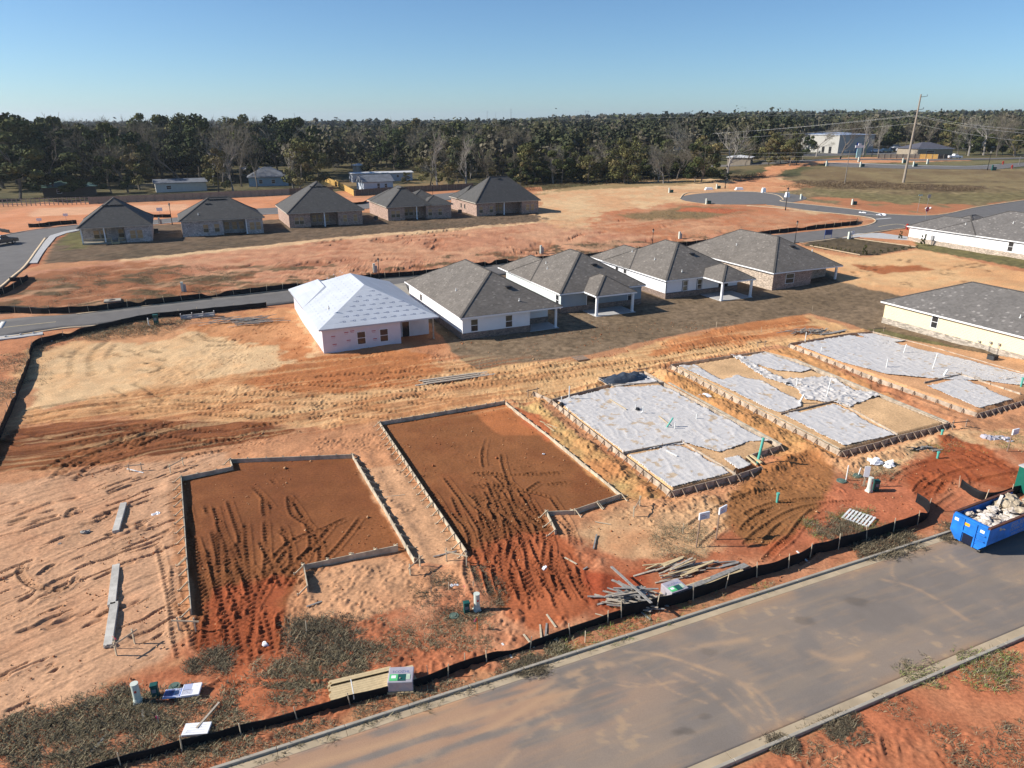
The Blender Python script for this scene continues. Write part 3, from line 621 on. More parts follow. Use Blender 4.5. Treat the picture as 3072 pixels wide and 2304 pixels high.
def roadcol(V):
    x, y = V[:, 0], V[:, 1]; n1 = fbm(x / 3, y / 3, 71, 5); n2 = fbm(x / .5, y / .5, 75, 3); n3 = fbm(x * .9238 / 6 + y * .3827 / 6, (-x * .3827 + y * .9238) / .5, 79, 3)
    c = np.asarray(ASPH)[None, :] * (0.88 + 0.24 * n1 + 0.12 * (n2 - .5))[:, None]
    def dm(m, cc): nonlocal c; c = c + m[:, None] * (np.asarray(cc)[None, :] - c)
    tt = (x - NR_O.x) * NR_N.x + (y - NR_O.y) * NR_N.y; ss = (x - NR_O.x) * NR_D.x + (y - NR_O.y) * NR_D.y
    dm(0.55 * sst((1.6 - tt) / 1.2) * sst((n1 - .35) / .3), soil(190, 140, 100))
    dm(0.6 * sst((tt - NR_W + 1.3) / 0.9) * sst((n1 - .4) / .3), soil(176, 128, 90))
    dm(0.16 * sst((n3 - .55) / .2), soil(184, 154, 128)); dm(.16 * sst((fbm(x * .9238 / 2 + y * .3827 / 2, (-x * .3827 + y * .9238) / .09, 85, 2) - .62) / .1), soil(190, 150, 116)); dm(0.4 * sst((n2 - .68) / .08) * sst((n1 - .52) / .12), soil(206, 168, 130))
    dm(0.5 * sst((24 - ss) / 12) * sst((6.5 - tt) / 4) * sst((n3 * .6 + n1 * .4 - .36) / .16), soil(212, 152, 112)); dm(.18 * sst((n1 - .45) / .2), soil(200, 160, 128))
    for ln, wd in DUSTW:
        w_ = np.where((x > min(p[0] for p in ln) - 2) & (x < max(p[0] for p in ln) + 2))[0]
        d_, s_ = pdist(ln, x[w_], y[w_]); m = np.zeros(len(x)); m[w_] = np.exp(-(d_ / (wd * .42)) ** 2) * sst((n2[w_] * .5 + n3[w_] * .5 - .32) / .2); dm(0.42 * m, soil(210, 166, 130))
    for px, r, k in (((2570, 1805), .5, .6), ((2410, 1863), .45, .5), ((2130, 1955), .35, .4), ((2060, 2195), .3, .7), ((2035, 2200), .22, .6), ((2114, 2150), .18, .5), ((2400, 2270), .2, .7)):
        q = P(*px); dd = np.hypot((x - q.x) / 1.8, y - q.y) + (n2 - .5) * .25; dm(k * .6 * (1 - sst((dd - r * .5) / (r * .5))), (0.07, 0.058, 0.048))
    return c
KW, GWD = 0.17, 0.46
def strip_lr(t0, t1, s0=-60, s1=120): return [nr(s0, t0), nr(s1, t0)], [nr(s0, t1), nr(s1, t1)]
a, b = strip_lr(KW + GWD, NR_W - KW - GWD, -12, 64); road1 = ribbon('road', a, b, 0.012, m_nearroad, 62, roadcol)
for s0, s1 in ((-60, -12), (64, 120)):
    a, b = strip_lr(KW + GWD, NR_W - KW - GWD, s0, s1); ribbon('road', a, b, 0.012, m_asphalt, 3)
kb = MB(); gu = MB()
for side in (0, 1):
    sgn = 1 if side == 0 else -1; t0 = 0 if side == 0 else NR_W
    s = -20.0
    while s < 70:
        for (ta, tb, z0, z1, mb) in ((0, KW, -0.2, 0.15 if side == 0 else 0.12, kb), (KW, KW + GWD, -0.2, 0.024, gu)):
            q = [nr(s, t0 + sgn * ta), nr(s + 2.985, t0 + sgn * ta), nr(s + 2.985, t0 + sgn * tb), nr(s, t0 + sgn * tb)]
            if sgn < 0: q = q[::-1]
            mb.prism(q[::-1], z0 + Tf(*q[0]), z1 + Tf(*q[0]))
        s += 3.0
o = kb.build('kerb', m_conc, bevel=0.03); o['kind'] = 'structure'; o = gu.build('gutter', m_gut, bevel=0.01); o['kind'] = 'structure'
ribbon('road', MID_UP[:-14], offs(MID_UP, 0)[:-14] and MID_LO[:len(MID_LO) - 19], 0.06, m_asphalt, 6)
# crossing, side street and main street on the right
def polysheet(name, poly, h, mat, th=0.12, sub=None):
    bm = bmesh.new(); vs = [bm.verts.new((p[0], p[1], 0)) for p in poly]; f = bm.faces.new(vs)
    bmesh.ops.triangulate(bm, faces=[f])
    for it in range(4):
        es = [e for e in bm.edges if e.calc_length() > 6]
        if not es: break
        bmesh.ops.subdivide_edges(bm, edges=es, cuts=1); bmesh.ops.triangulate(bm, faces=bm.faces[:])
    r = bmesh.ops.extrude_face_region(bm, geom=bm.faces[:]); 
    for v in r['geom']:
        if isinstance(v, bmesh.types.BMVert): v.co.z = 1
    for v in bm.verts: v.co.z = Tf(v.co.x, v.co.y) + h - (th if v.co.z < 0.5 else 0)
    bmesh.ops.recalc_face_normals(bm, faces=bm.faces[:])
    me = bpy.data.meshes.new(name); bm.to_mesh(me); bm.free(); me.materials.append(mat)
    o = bpy.data.objects.new(name, me); COL.objects.link(o); o['kind'] = 'structure'; return o
JX = MID_UP[-14:] + [tuple(CUL[:2])] * 0
jl = PW([(2330, 736), (2525, 712), (2717, 683), (2900, 664), (3072, 650), (3400, 630)]); ju = PW([(2300, 711), (2480, 690), (2579, 681), (2619, 672), (2629, 660), (2590, 650), (2467, 637), (2300, 614), (2270, 600), (2320, 592), (2359, 606), (2583, 631), (2670, 644), (2811, 647), (2937, 622), (3072, 602), (3400, 560)])
polysheet('road', ju + jl[::-1], 0.066, m_asphalt)
polysheet('road', [tuple(P(2230 + 190 * math.cos(a_), 595 + 19 * math.sin(a_))[:2]) for a_ in np.linspace(0, 2 * math.pi, 40)[:-1]], 0.072, m_asphalt)
polysheet('road', LEFT_POLY, 0.056, m_asphalt); polysheet('road', FAR_ST, 0.061, m_asphalt); polysheet('road', FAR_LOOP, 0.06, m_asphalt)
def band(name, px, wid, h, mat, th=0.1, world=False):
    ln = smooth_line(px if world else PW(px), 5); return ribbon(name, offs(ln, wid / 2), offs(ln, -wid / 2), h, mat, 2, th=th)
m_dconc = M('dusty_concrete', (0.5, 0.38, 0.25), 0.9, 0.15, 1)
band('kerb', [(137, 715), (105, 760), (76, 799), (38, 832), (0, 864), (-60, 905)], 0.45, 0.12, m_dconc)
band('kerb', [(0, 708), (108, 689), (231, 675)], 0.3, 0.12, m_conc)
band('kerb', [(231, 691), (457, 674), (550, 665), (760, 646), (1075, 628), (1317, 604)], 0.4, 0.12, m_conc_w)
band('kerb', [(2240, 617), (2467, 637), (2590, 650), (2626, 660), (2616, 672), (2570, 682), (2480, 691)], 0.45, 0.12, m_dconc)
band('kerb', [(2350, 600), (2359, 607), (2583, 631), (2670, 643), (2811, 646), (2937, 621), (3072, 601)], 0.4, 0.12, m_dconc)
band('kerb', [(2041, 596), (2060, 580), (2130, 576), (2260, 576), (2330, 585), (2352, 600)], 0.4, 0.12, m_dconc)
band('kerb', [(2399, 730), (2525, 714), (2717, 685)], 0.4, 0.12, m_dconc)
band('kerb', [(0, 1017), (181, 987), (307, 976), (542, 941), (800, 920)], 0.35, 0.12, m_dconc)
band('kerb', [(230, 944), (362, 928), (800, 877), (1122, 840), (1266, 827), (1422, 805), (1560, 787)], 0.35, 0.12, m_dconc)
band('kerb', [(2480, 489), (2560, 490), (2720, 496), (2900, 499), (3000, 494)], 0.6, 0.12, m_conc_w)
polysheet('path', PW([(82, 791), (112, 790), (168, 712), (200, 700), (238, 692), (236, 688), (190, 696), (150, 708)]), 0.1, m_conc_w)
# painted markings
def paint(px, wid, mat=m_paint, h=0.075): band('road_marking', px, wid, h, mat, th=0.02)
paint([(2673, 655), (2625, 659)], 0.6); paint([(2700, 683), (2640, 688)], 0.5) if False else None
paint([(2635, 681), (2690, 673), (2720, 678)], 0.3, m_paint_y); paint([(0, 985), (168, 967)], 0.18, m_paint_y); paint([(0, 986), (12, 966)], 0.6, m_paint)
paint([(2595, 643), (2650, 648)], 0.25)
# driveways and pavements round the model homes
polysheet('path', PW([(2525, 716), (2570, 702), (2640, 700), (2730, 712), (2724, 722), (2640, 716), (2580, 712)]), 0.11, m_conc_w)
polysheet('path', PW([(1180, 855), (1215, 850), (1240, 905), (1205, 890)]), 0.1, m_conc)
# ================================================================== HOUSES
m_shing = M('brown_grey_shingles', (0.152, 0.134, 0.116), 0.9, 0.12, 0.5, cells=(0.34, 0.34, 0.14, 0.16, 0.5))
m_shing_d = M('charcoal_shingles', (0.080, 0.077, 0.073), 0.9, 0.05, 0.8, cells=(0.36, 0.36, 0.16, 0.12, 0.3))
m_shing_g = M('grey_shingles', (0.142, 0.130, 0.120), 0.9, 0.10, 0.5, cells=(0.30, 0.30, 0.14, 0.14, 0.8))
m_cap = M('ridge_cap_shingles', (0.085, 0.077, 0.070), 0.9, 0.12, 2)
m_under = M('white_underlayment', (0.50, 0.525, 0.57), 0.6, 0.07, 0.5, bands=(2, 0.42, 0.02))
m_white = M('white_siding', (0.80, 0.80, 0.80), 0.7, 0.03, 1.0, bands=(2, 0.18, 0.02))
m_whitep = M('white_panel', (0.78, 0.79, 0.82), 0.7, 0.03, 1.0)
m_trimw = M('white_trim', (0.8, 0.8, 0.8), 0.6, 0.02, 2)
m_trimt = M('tan_trim', (0.46, 0.40, 0.33), 0.7, 0.04, 2)
m_blue = M('blue_grey_siding', (0.30, 0.35, 0.39), 0.7, 0.04, 1.0, bands=(2, 0.18, 0.02))
m_mint = M('pale_mint_siding', (0.66, 0.72, 0.70), 0.7, 0.03, 1.0, bands=(2, 0.18, 0.02))
m_yell = M('cream_yellow_siding', (0.80, 0.66, 0.42), 0.7, 0.03, 1.0, bands=(2, 0.18, 0.035))
m_brick = M('mixed_tan_brick', (0.42, 0.34, 0.27), 0.9, 0.12, 1.5, cells=(0.24, 0.24, 0.085, 0.4, 0.35))
m_brick_p = M('pinkish_brick', (0.36, 0.25, 0.20), 0.9, 0.12, 1.5, cells=(0.24, 0.24, 0.085, 0.38, 0.5))
m_brick_g = M('whitewashed_grey_brick', (0.40, 0.35, 0.33), 0.9, 0.16, 0.8, cells=(0.24, 0.24, 0.085, 0.4, 0.5))
m_brick_d = M('dark_brown_brick', (0.22, 0.165, 0.135), 0.9, 0.12, 1.5, cells=(0.24, 0.24, 0.085, 0.35, 0.3))
m_wrap = M('white_house_wrap', (0.66, 0.62, 0.66), 0.5, 0.05, 1.2)
m_glass = M('dark_window_glass', (0.03, 0.032, 0.035), 0.12, 0.1, 1, spec=0.7)
m_glass_t = M('board_backed_glass', (0.40, 0.25, 0.13), 0.25, 0.2, 2, spec=0.5)  # tan reflection in the far panes, put into the glass colour
m_glass_b = M('dim_window_glass', (0.09, 0.085, 0.06), 0.15, 0.2, 2, spec=0.6)
m_dark = M('black_vent', (0.015, 0.015, 0.017), 0.5, 0.1, 3)
m_darktrim = M('charcoal_trim', (0.05, 0.06, 0.08), 0.6, 0.05, 3)
m_pvc = M('white_pvc', (0.75, 0.75, 0.72), 0.4, 0.03, 3)
m_lumber = M('fresh_pine', (0.55, 0.42, 0.24), 0.8, 0.12, 6, map=(1, 1, 1))
m_lumb_o = M('weathered_lumber', (0.40, 0.34, 0.27), 0.85, 0.25, 5)
m_lumb_g = M('grey_weathered_board', (0.27, 0.255, 0.235), 0.9, 0.25, 5)
def offset_poly(poly, d):
    n = len(poly); out = []
    for i in range(n):
        a, b, c = poly[i - 1], poly[i], poly[(i + 1) % n]
        n1 = Vector((b[1] - a[1], -(b[0] - a[0]))).normalized(); n2 = Vector((c[1] - b[1], -(c[0] - b[0]))).normalized()
        m = n1 + n2; k = d / max(m.dot(n1), 0.2); out.append((b[0] + m.x * k, b[1] + m.y * k))
    return out
def window(par, face, c, z, w_, h_, frame, panes, rail=True, name='window'):
    """face: ('r', y) rear wall at that y, ('l', x) left wall at that x, ('R', x) right wall"""
    k, q = face; t = 0.07; f = MB()
    def bx(mb, a0, a1, z0, z1, o0, o1):
        if k == 'r': mb.box(a0, q - o1, z0, a1, q - o0, z1)
        elif k == 'l': mb.box(q - o1, a0, z0, q - o0, a1, z1)
        else: mb.box(q + o0, a0, z0, q + o1, a1, z1)
    x0, x1, z0, z1 = c - w_ / 2, c + w_ / 2, z - h_ / 2, z + h_ / 2
    bx(f, x0 - t, x1 + t, z0 - t, z0, -0.03, 0.055); bx(f, x0 - t, x1 + t, z1, z1 + t, -0.03, 0.055)
    bx(f, x0 - t, x0, z0, z1, -0.03, 0.055); bx(f, x1, x1 + t, z0, z1, -0.03, 0.055)
    if rail: bx(f, x0, x1, z - 0.03, z + 0.03, -0.03, 0.05)
    o = f.build(name, frame, par)
    for (za, zb), m in zip(((z + 0.03, z1), (z0, z - 0.03)) if rail else ((z0, z1),), panes):
        p = MB(); bx(p, x0, x1, za, zb, -0.03, 0.03); p.build('pane', m, o)
    return o
def house(name, label, base, rz, W, L, H, pitch, wall, roofm, foot=None, roofs=None, brick=None, trim=None, over=0.42, extra=None, group=None, brick_h=0.85):
    h = empty(name, base, rz, label, 'house', group)
    foot = foot or [(0, 0), (W, 0), (W, L), (0, L)]
    MB().prism(foot, -1.5, H + 0.06).build('wall', wall, h)
    if brick: MB().prism(offset_poly(foot, 0.06), -1.55, brick_h).build('brick_base', brick, h)
    roofs = roofs or [(-over, -over, W + over, L + over, H, pitch, None)]
    r = MB()
    for k, (x0, y0, x1, y1, z, p, g) in enumerate(roofs): r.hip(x0, y0, x1, y1, z + 0.004 * k, p, 0.17, g)
    ro = r.build('roof', roofm, h)
    if roofm is not m_under:
        cp = MB()
        for k, (x0, y0, x1, y1, z, p, g) in enumerate(roofs):
            zt = z + .004 * k + .17; w_, l_ = x1 - x0, y1 - y0; r_ = min(w_, l_) / 2; cx, cy = (x0 + x1) / 2, (y0 + y1) / 2; hh = zt + r_ * p
            R0, R1 = ((cx, y0 + r_, hh), (cx, y1 - r_, hh)) if w_ <= l_ else ((x0 + r_, cy, hh), (x1 - r_, cy, hh))
            prs = ((( x0, y0), R0), ((x1, y0), R0), ((x0, y1), R1), ((x1, y1), R1)) if w_ <= l_ else (((x0, y0), R0), ((x0, y1), R0), ((x1, y0), R1), ((x1, y1), R1))
            for c_, R_ in prs: cp.beam((c_[0], c_[1], zt - .01), (R_[0], R_[1], R_[2] - .01), .30, .07)
            if (Vector(R0) - Vector(R1)).length > .3: cp.beam(R0, R1, .30, .06)
        cp.build('ridge_cap', m_cap, ro)
    if trim:
        t = MB()
        for k, (x0, y0, x1, y1, z, p, g) in enumerate(roofs):
            z0, z1, e = z - 0.06, z + 0.13 + 0.003 * k, 0.03
            t.box(x0 - e, y0 - e, z0, x1 + e, y0 + e, z1); t.box(x0 - e, y1 - e, z0, x1 + e, y1 + e, z1 - 0.001)
            t.box(x0 - e, y0 + e, z0, x0 + e, y1 - e, z1 - 0.002); t.box(x1 - e, y0 + e, z0, x1 + e, y1 - e, z1 - 0.002)
        t.build('fascia', trim, h)
    return h, ro
def roof_vent(ro, x, y, z, kind='box', rz=0):
    m = MB()
    if kind == 'box':
        m.box(-0.32, -0.25, 0, 0.32, 0.25, 0.22); m.box(-0.40, -0.33, 0.18, 0.40, 0.33, 0.26)
        m.build('roof_vent', m_dark, ro, loc=(x, y, z))
    elif kind == 'pipe': m.tube([(0, 0, -0.2), (0, 0, 0.4)], 0.06); m.tube([(0, 0, 0.0), (0, 0, 0.12)], 0.12); m.build('vent_pipe', m_pvc, ro, loc=(x, y, z), smooth=False)
    else:
        m.box(-0.55, -0.18, -0.02, 0.55, 0.18, 0.10); m.build('ridge_vent', m_dark, ro, loc=(x, y, z))
def post(h, x, y, z1, m, w_=0.26, z0=0.0):
    p = MB(); p.box(x - w_ / 2, y - w_ / 2, z0 - 0.4, x + w_ / 2, y + w_ / 2, z1); p.box(x - w_ * .65, y - w_ * .65, z0 - .4, x + w_ * .65, y + w_ * .65, z0 + 0.2); p.box(x - w_ * .65, y - w_ * .65, z1 - 0.14, x + w_ * .65, y + w_ * .65, z1 - 0.004)
    p.build('porch_post', m, h)
def eave_fit(ex, ey, H, over=0.42, left=None, right=None):
    """wall corner, width and length of a house from its rear left eave corner and the eave ends in the photo"""
    E = P(ex, ey, H + 0.05); base = E.z - H - 0.05
    A = Vector((E.x + over * (E1[0] + E2[0]), E.y + over * (E1[1] + E2[1]), base))
    W = fit_along(E, E1, right, E.z) - 2 * over if right else None
    L = fit_along(E, E2, left, E.z) - 2 * over if left else None
    print('fit', ex, ey, 'A', [round(v, 1) for v in A], 'W', W, 'L', L); return A, W, L

# ---------------- middle row (rear sides face the camera)
H = 2.85
# house still in roof underlayment
A = P(972, 1060); W = fit_along(A, E1, 1318, A.z); L = fit_along((A.x - .42 * E1[0], A.y - .42 * E1[1]), E2, 870, A.z + H); print('M1', A, W, L)
W = min(W, 14); L = min(max(L, 18), 24)
foot = [(0, 0), (W * .68, 0), (W * .68, 2.6), (W, 2.6), (W, L), (0, L)]
h1, r1 = house('unfinished_house', 'half finished house with white and blue roof underlayment and bare wrapped walls', A, ROT, W, L, H, .52, m_wrap, m_under, foot,
    [(-.42, -.42, W + .42, 22.5, H, .44, None), (-.42, 11, W * .5, 23.4, H, .50, None)])
window(h1, ('r', 0), 4.6, 1.35, 0.95, 1.5, m_trimw, (m_glass, m_glass)); window(h1, ('r', 0), 7.4, 1.35, 0.95, 1.5, m_trimw, (m_glass, m_glass))
window(h1, ('r', 2.6), W * .68 + 1.4, 1.1, 0.9, 2.1, m_trimw, (m_glass,), rail=False, name='door')
post(h1, W - .2, .15, H, m_lumb_o, 0.16)
m_redink = M('red_print', (0.42, 0.06, 0.08), 0.6, 0.1, 3)
for k, (x_, z_) in enumerate([(1.0, 1.9), (1.1, .9), (2.6, 2.2), (2.8, 1.2), (5.9, 2.0), (6.0, 1.0), (3.3, 2.3)]):
    q = MB(); q.box(x_, -.012, z_, x_ + .5, -.002, z_ + .09); q.box(x_ + .05, -.012, z_ - .16, x_ + .45, -.002, z_ - .13); q.build('wrap_print', m_redink, h1)
m_ink = M('blue_print_ink', (.10, .13, .24), .6, .1, 3); pk = MB()
for j in range(9):
    for i in range(12):
        x_, y_ = 1.0 + 1.25 * i + (.6 if j % 2 else 0), .5 + .85 * j
        if x_ < y_ + .6 or x_ > W - y_ - .6: continue
        z_ = H + .17 + (y_ + .42) * .44 + .012; c_ = .92; n_ = len(pk.v)
        def q4(a0, a1, b0, b1): pk._add([(a0, b0, z_ + (b0 - y_) * .44), (a1, b0, z_ + (b0 - y_) * .44), (a1, b1, z_ + (b1 - y_) * .44), (a0, b1, z_ + (b1 - y_) * .44)], [(0, 1, 2, 3)])
        q4(x_, x_ + .42, y_, y_ + .05); q4(x_ + .42, x_ + .46, y_ - .10, y_ + .15); q4(x_ + .46, x_ + .68, y_ + .11, y_ + .15); q4(x_ + .46, x_ + .68, y_ - .10, y_ - .06); q4(x_ + .66, x_ + .70, y_ - .10, y_ + .15)
ink = pk.build('printed_marks', m_ink, r1); ink['kind'] = 'stuff'
pk = MB()
for j in range(7):
    for i in range(14):
        y_, x_ = 1.5 + 1.3 * i, .5 + .95 * j
        if y_ < x_ + .8: continue
        z_ = H + .17 + (x_ + .42) * .44 + .012; pk._add([(x_, y_, z_), (x_ + .25, y_, z_ + .25 * .44), (x_ + .12, y_ + .3, z_ + .12 * .44)], [(0, 1, 2)])
ink = pk.build('printed_marks', M('pale_print_ink', (.36, .39, .46), .6, .1, 3), r1); ink['kind'] = 'stuff'
for x_ in (1.5, 4.2, 7.0): roof_vent(r1, x_, 2.2 + x_ * .3, H + .17 + (2.62 + x_ * .3) * .56 - 0.05, 'pipe') if x_ < 2 else None

A, W, L = eave_fit(1381, 957, H, left=1216, right=1688); L = min(L, 24)
foot = [(0, 0), (W - 4.2, 0), (W - 4.2, 3.0), (W, 3.0), (W, L), (0, L)]
h2, r2 = house('white_house', 'white sided house with brown grey hip roof beside the unfinished house', A, ROT, W, L, H, .52, m_white, m_shing, foot,
    [(-.42, -.42, W + .42, 23.6, H, .55, None)], m_brick_d, m_trimw)
window(h2, ('r', 0), 1.6, 1.75, .9, 1.5, m_trimw, (m_glass_b, m_glass)); window(h2, ('r', 0), 6.4, 1.75, .9, 1.5, m_trimw, (m_glass_b, m_glass)); post(h2, W - .25, .2, H, m_trimw)
window(h2, ('l', 0), L - 6, 1.9, .8, .9, m_trimw, (m_glass,), rail=False)
MB().box(W - 4.2, -.2, -.4, W + .1, 2.94, .06).build('patio', m_conc_w, h2)
RZ = lambda W_, y, p, H_=H: H_ + .17 + (y + .42) * p
roof_vent(r2, W / 2 + 1.2, 3.6, RZ(W, 3.6, .55) - .04); roof_vent(r2, 2.2, 8, H + .17 + 2.6 * .55, 'pipe'); roof_vent(r2, W * .62, 1.2, RZ(W, 1.2, .55), 'pipe')

A, W, L = eave_fit(1680, 884, H, left=1509, right=1937)
pw0, pw1 = 2.6, 8.2
h3, r3 = house('blue_grey_house', 'blue grey house with pale mint side wall, between the two white houses', A, ROT, W, L, H, .52, m_blue, m_shing, None,
    [(-.42, -.42, W + .42, 17.4, H, .58, None), (-.42, 9, W * .56, 21.5, H, .58, None), (W * .3, 11, W + .42, 19.5, H, .5, None), (3.5, -3.8, 10.3, 4.4, H, .60, None)], m_brick_d, m_trimw)
MB().box(-.035, 0.02, .86, .02, L - .02, H - .02).build('side_siding', m_mint, h3)
window(h3, ('l', -0.035), 1.0, 1.75, .8, 1.5, m_trimw, (m_glass, m_glass)); window(h3, ('r', 0), W - 1.9, 1.6, .95, 1.5, m_trimw, (m_glass_b, m_glass)); window(h3, ('r', 0), 5.2, 1.15, 1.9, 2.1, m_trimw, (m_glass,), rail=False, name='door')
post(h3, 3.9, -3.4, H, m_trimw, .3); post(h3, 9.9, -3.4, H, m_trimw, .3); MB().box(3.6, -3.9, -.4, 10.2, -.07, .08).build('patio', m_conc_w, h3)
roof_vent(r3, W / 2 + .9, 4.1, RZ(W, 4.1, .58) - .04); roof_vent(r3, 3.2, 11.0, H + .17 + 3.62 * .56, 'pipe'); roof_vent(r3, 2.4, 9.0, H + .17 + 2.82 * .56, 'pipe')

A, W, L = eave_fit(1998, 844, H, left=1792)
W = fit_along(A, E1, 2211, A.z + 1); L = 21.5
h4, r4 = house('white_house', 'white house with charcoal edged windows and a square patio roof on two posts', A, ROT, W, L, H, .52, m_whitep, m_shing, None,
    [(-.42, -.42, W + .42, 18.1, H, .56, None), (-.42, 9.5, W * .58, 22.5, H, .56, None), (6.7, -5.0, 13.2, 3.0, H, .56, None)], m_brick_d, m_trimw)
for x_ in (3.6, 6.4):
    window(h4, ('r', 0), x_, 1.75, .95, 1.65, m_darktrim, (m_glass_b, m_glass_b)); window(h4, ('r', -.03), x_, 1.75, .80, 1.5, m_trimw, (m_glass_b, m_glass if x_ > 5 else m_glass_b))
window(h4, ('r', 0), W - 2.9, 1.15, 1.9, 2.1, m_trimw, (m_glass,), rail=False, name='door')
for y_ in (11.5, 14): window(h4, ('l', 0), y_, 1.9, .8, 1.3, m_trimw, (m_glass, m_glass))
MB().box(-.05, -.05, .86, .06, .06, H - .08).build('corner_trim', m_darktrim, h4); MB().box(.07, -.09, .84, W, -.02, .92).build('sill_band', m_darktrim, h4)
post(h4, 7.1, -4.6, H, m_trimw, .3); post(h4, 12.8, -4.6, H, m_trimw, .3); MB().box(6.8, -4.9, -.4, 13.1, -.07, .08).build('patio', m_conc_w, h4)
roof_vent(r4, W / 2 + .8, 4.3, RZ(W, 4.3, .56) - .04); roof_vent(r4, 3.5, .9, RZ(W, .9, .56), 'pipe'); roof_vent(r4, 2.6, 7, H + .17 + 3.02 * .56, 'pipe'); roof_vent(r4, 2.9, 14, H + .17 + 3.32 * .56, 'pipe')

A, W, L = eave_fit(2321, 821, H, left=2128, right=2529); L = 24.0
WW = fit_along(A, E1, 2465, A.z + 1)
foot = [(0, 0), (WW - 2.5, 0), (WW - 2.5, 2.6), (W, 2.6), (W, L), (0, L)]
h5, r5 = house('brick_house', 'tan brick house with hip roof and corner porch at the right end of its row', A, ROT, W, L, H, .52, m_brick, m_shing, foot,
    [(-.42, -.42, W + .42, L + .42, H, .56, None)], None, m_trimw)
MB().box(0.0, -.03, -1.5, WW - 2.5, .01, H - .02).build('rear_brick', m_brick_p, h5)
window(h5, ('r', -.03), 3.6, 1.7, 1.7, 1.5, m_trimw, (m_glass_b, m_glass)); post(h5, W - .3, .2, H, m_trimw, .3); MB().box(WW - 2.4, -.3, -.4, W + .1, 2.54, .08).build('patio', m_conc_w, h5)
roof_vent(r5, W / 2 + .8, 4.6, RZ(W, 4.6, .56) - .04); roof_vent(r5, W / 2 + 4, 3.2, RZ(W, 3.2, .56), 'pipe'); roof_vent(r5, 3.4, 13, H + .17 + 3.82 * .56, 'pipe')

# ---------------- right hand houses seen from the side
E = P(2721, 678, H + .05); base = E.z - H - .05
L = 26.4
A = Vector((E.x + .42 * E1[0] - (L + .42) * E2[0], E.y + .42 * E1[1] - (L + .42) * E2[1], base)); A.z = Tf(A.x, A.y) * .5 + base * .5
W = 15.5
h6, r6 = house('white_house', 'long white sided house with brick skirt beside the stop sign, partly outside the frame', A, ROT, W, L, H, .5, m_white, m_shing_g, None,
    [(-.42, -.42, W + .42, L - 6, H, .5, None), (-.42, L - 14, W * .55, L + .42, H, .5, None), (W * .35, L - 10, W + .42, L - 1, H, .5, None)], m_brick, m_trimw)
window(h6, ('l', 0), 6.0, 1.85, .85, 1.6, m_trimw, (m_glass, m_glass))
roof_vent(r6, 2.2, 16.5, H + .17 + 2.62 * .5, 'pipe'); roof_vent(r6, 4.2, 9, H + .17 + 4.62 * .5, 'pipe')
mt = MB(); mt.box(-.30, 20.8, .9, -.07, 21.3, 1.8); mt.tube([(-.18, 21, -.3), (-.18, 21, .9)], .05); mt.build('meter_box', M('grey_metal', (.35, .35, .35), .5, .05, 3, metal=.3), h6)

E = P(2643, 905, H + .05); L = 24.0
A = Vector((E.x + .42 * E1[0] - (L + .42) * E2[0], E.y + .42 * E1[1] - (L + .42) * E2[1], E.z - H - .05)); W = 13.5
h7, r7 = house('yellow_house', 'pale yellow sided house with stone skirt and grey roof at the right edge', A, ROT, W, L, H, .5, m_yell, m_shing_g, None,
    [(-.42, -.42, W + .42, L + .42, H, .47, None)], M('mixed_stone', (0.38, 0.33, 0.27), .9, .2, 2.5, cells=(.5, .5, .14, .35, .3)), m_trimw, brick_h=.80)
window(h7, ('l', 0), 16.6, 1.95, .8, 1.45, m_trimw, (m_glass, m_glass))
roof_vent(r7, 2.3, 8.0, H + .17 + 2.72 * .47, 'pipe')
mt = MB()
for y_, z_ in ((9.2, 1.3), (8.2, 1.35)): mt.box(-.24, y_ - .12, z_ - .1, -.08, y_ + .12, z_ + .12); mt.tube([(-.16, y_, -.2), (-.16, y_, z_)], .03)
mt.box(-.2, 10.4, .95, -.07, 10.7, 1.15); mt.build('meter_boxes', MATS['grey_metal'], h7)['kind'] = 'stuff'

# ---------------- far row
Hf = 3.1
def far_house(label, base_px, L, W, wall, roofs, foot, wins, posts=(), trim=m_trimt, roofm=m_shing_d):
    A = P(*base_px); A = Vector((A.x, A.y, A.z))
    h, r = house('brick_house', label, A, ROT, W, L, Hf, .6, wall, roofm, foot, roofs, None, trim, group='far row of brick houses')
    for (x_, y_, w_, tn) in wins: window(h, ('r', y_), x_, 1.5, w_, 1.5, m_brick_g if False else m_trimt, (m_glass_t, m_glass_b if tn else m_glass_t))
    for (x_, y_) in posts: post(h, x_, y_, Hf, m_trimw, .22)
    return h, r, A
def fw(px0, px1): A = P(*px0); return fit_along(A, E1, px1, A.z)
p_ = .60
W = fw((248, 736), 459); L = 15.5; print('F1', W)
h, r, A = far_house('grey brick house with railed back porch and steps, leftmost of the far row', (248, 736), L, W, m_brick_g, [(-.42, -.42, W + .42, W + 2.4, Hf, .72, None), (W * .35, 5, W + .42, L + .42, Hf, .6, None)],
    [(0, 2.6), (W * .62, 2.6), (W * .62, 0), (W, 0), (W, L), (0, L)], [(W * .73, 0, .9, 0), (W * .83, 0, .9, 0), (W * .2, 2.6, .9, 1), (W * .3, 2.6, .9, 1), (W * .55, 2.6, .9, 1)], [(.15, .15), (W * .33, .15)])
MB().box(0, 0, -1, W * .62 - .05, 2.55, .35).build('porch_deck', m_conc, h); rl = MB()
for x0, x1 in ((.2, W * .33 - .1), (W * .33 + .1, W * .42), (W * .52, W * .6)):
    rl.box(x0, .08, 1.0, x1, .16, 1.08); rl.box(x0, .08, .48, x1, .16, .54)
    for k in range(int((x1 - x0) / .14)): rl.box(x0 + .14 * k, .10, .5, x0 + .14 * k + .04, .14, 1.02)
rl.build('railing', m_lumber, h)
stp = MB()
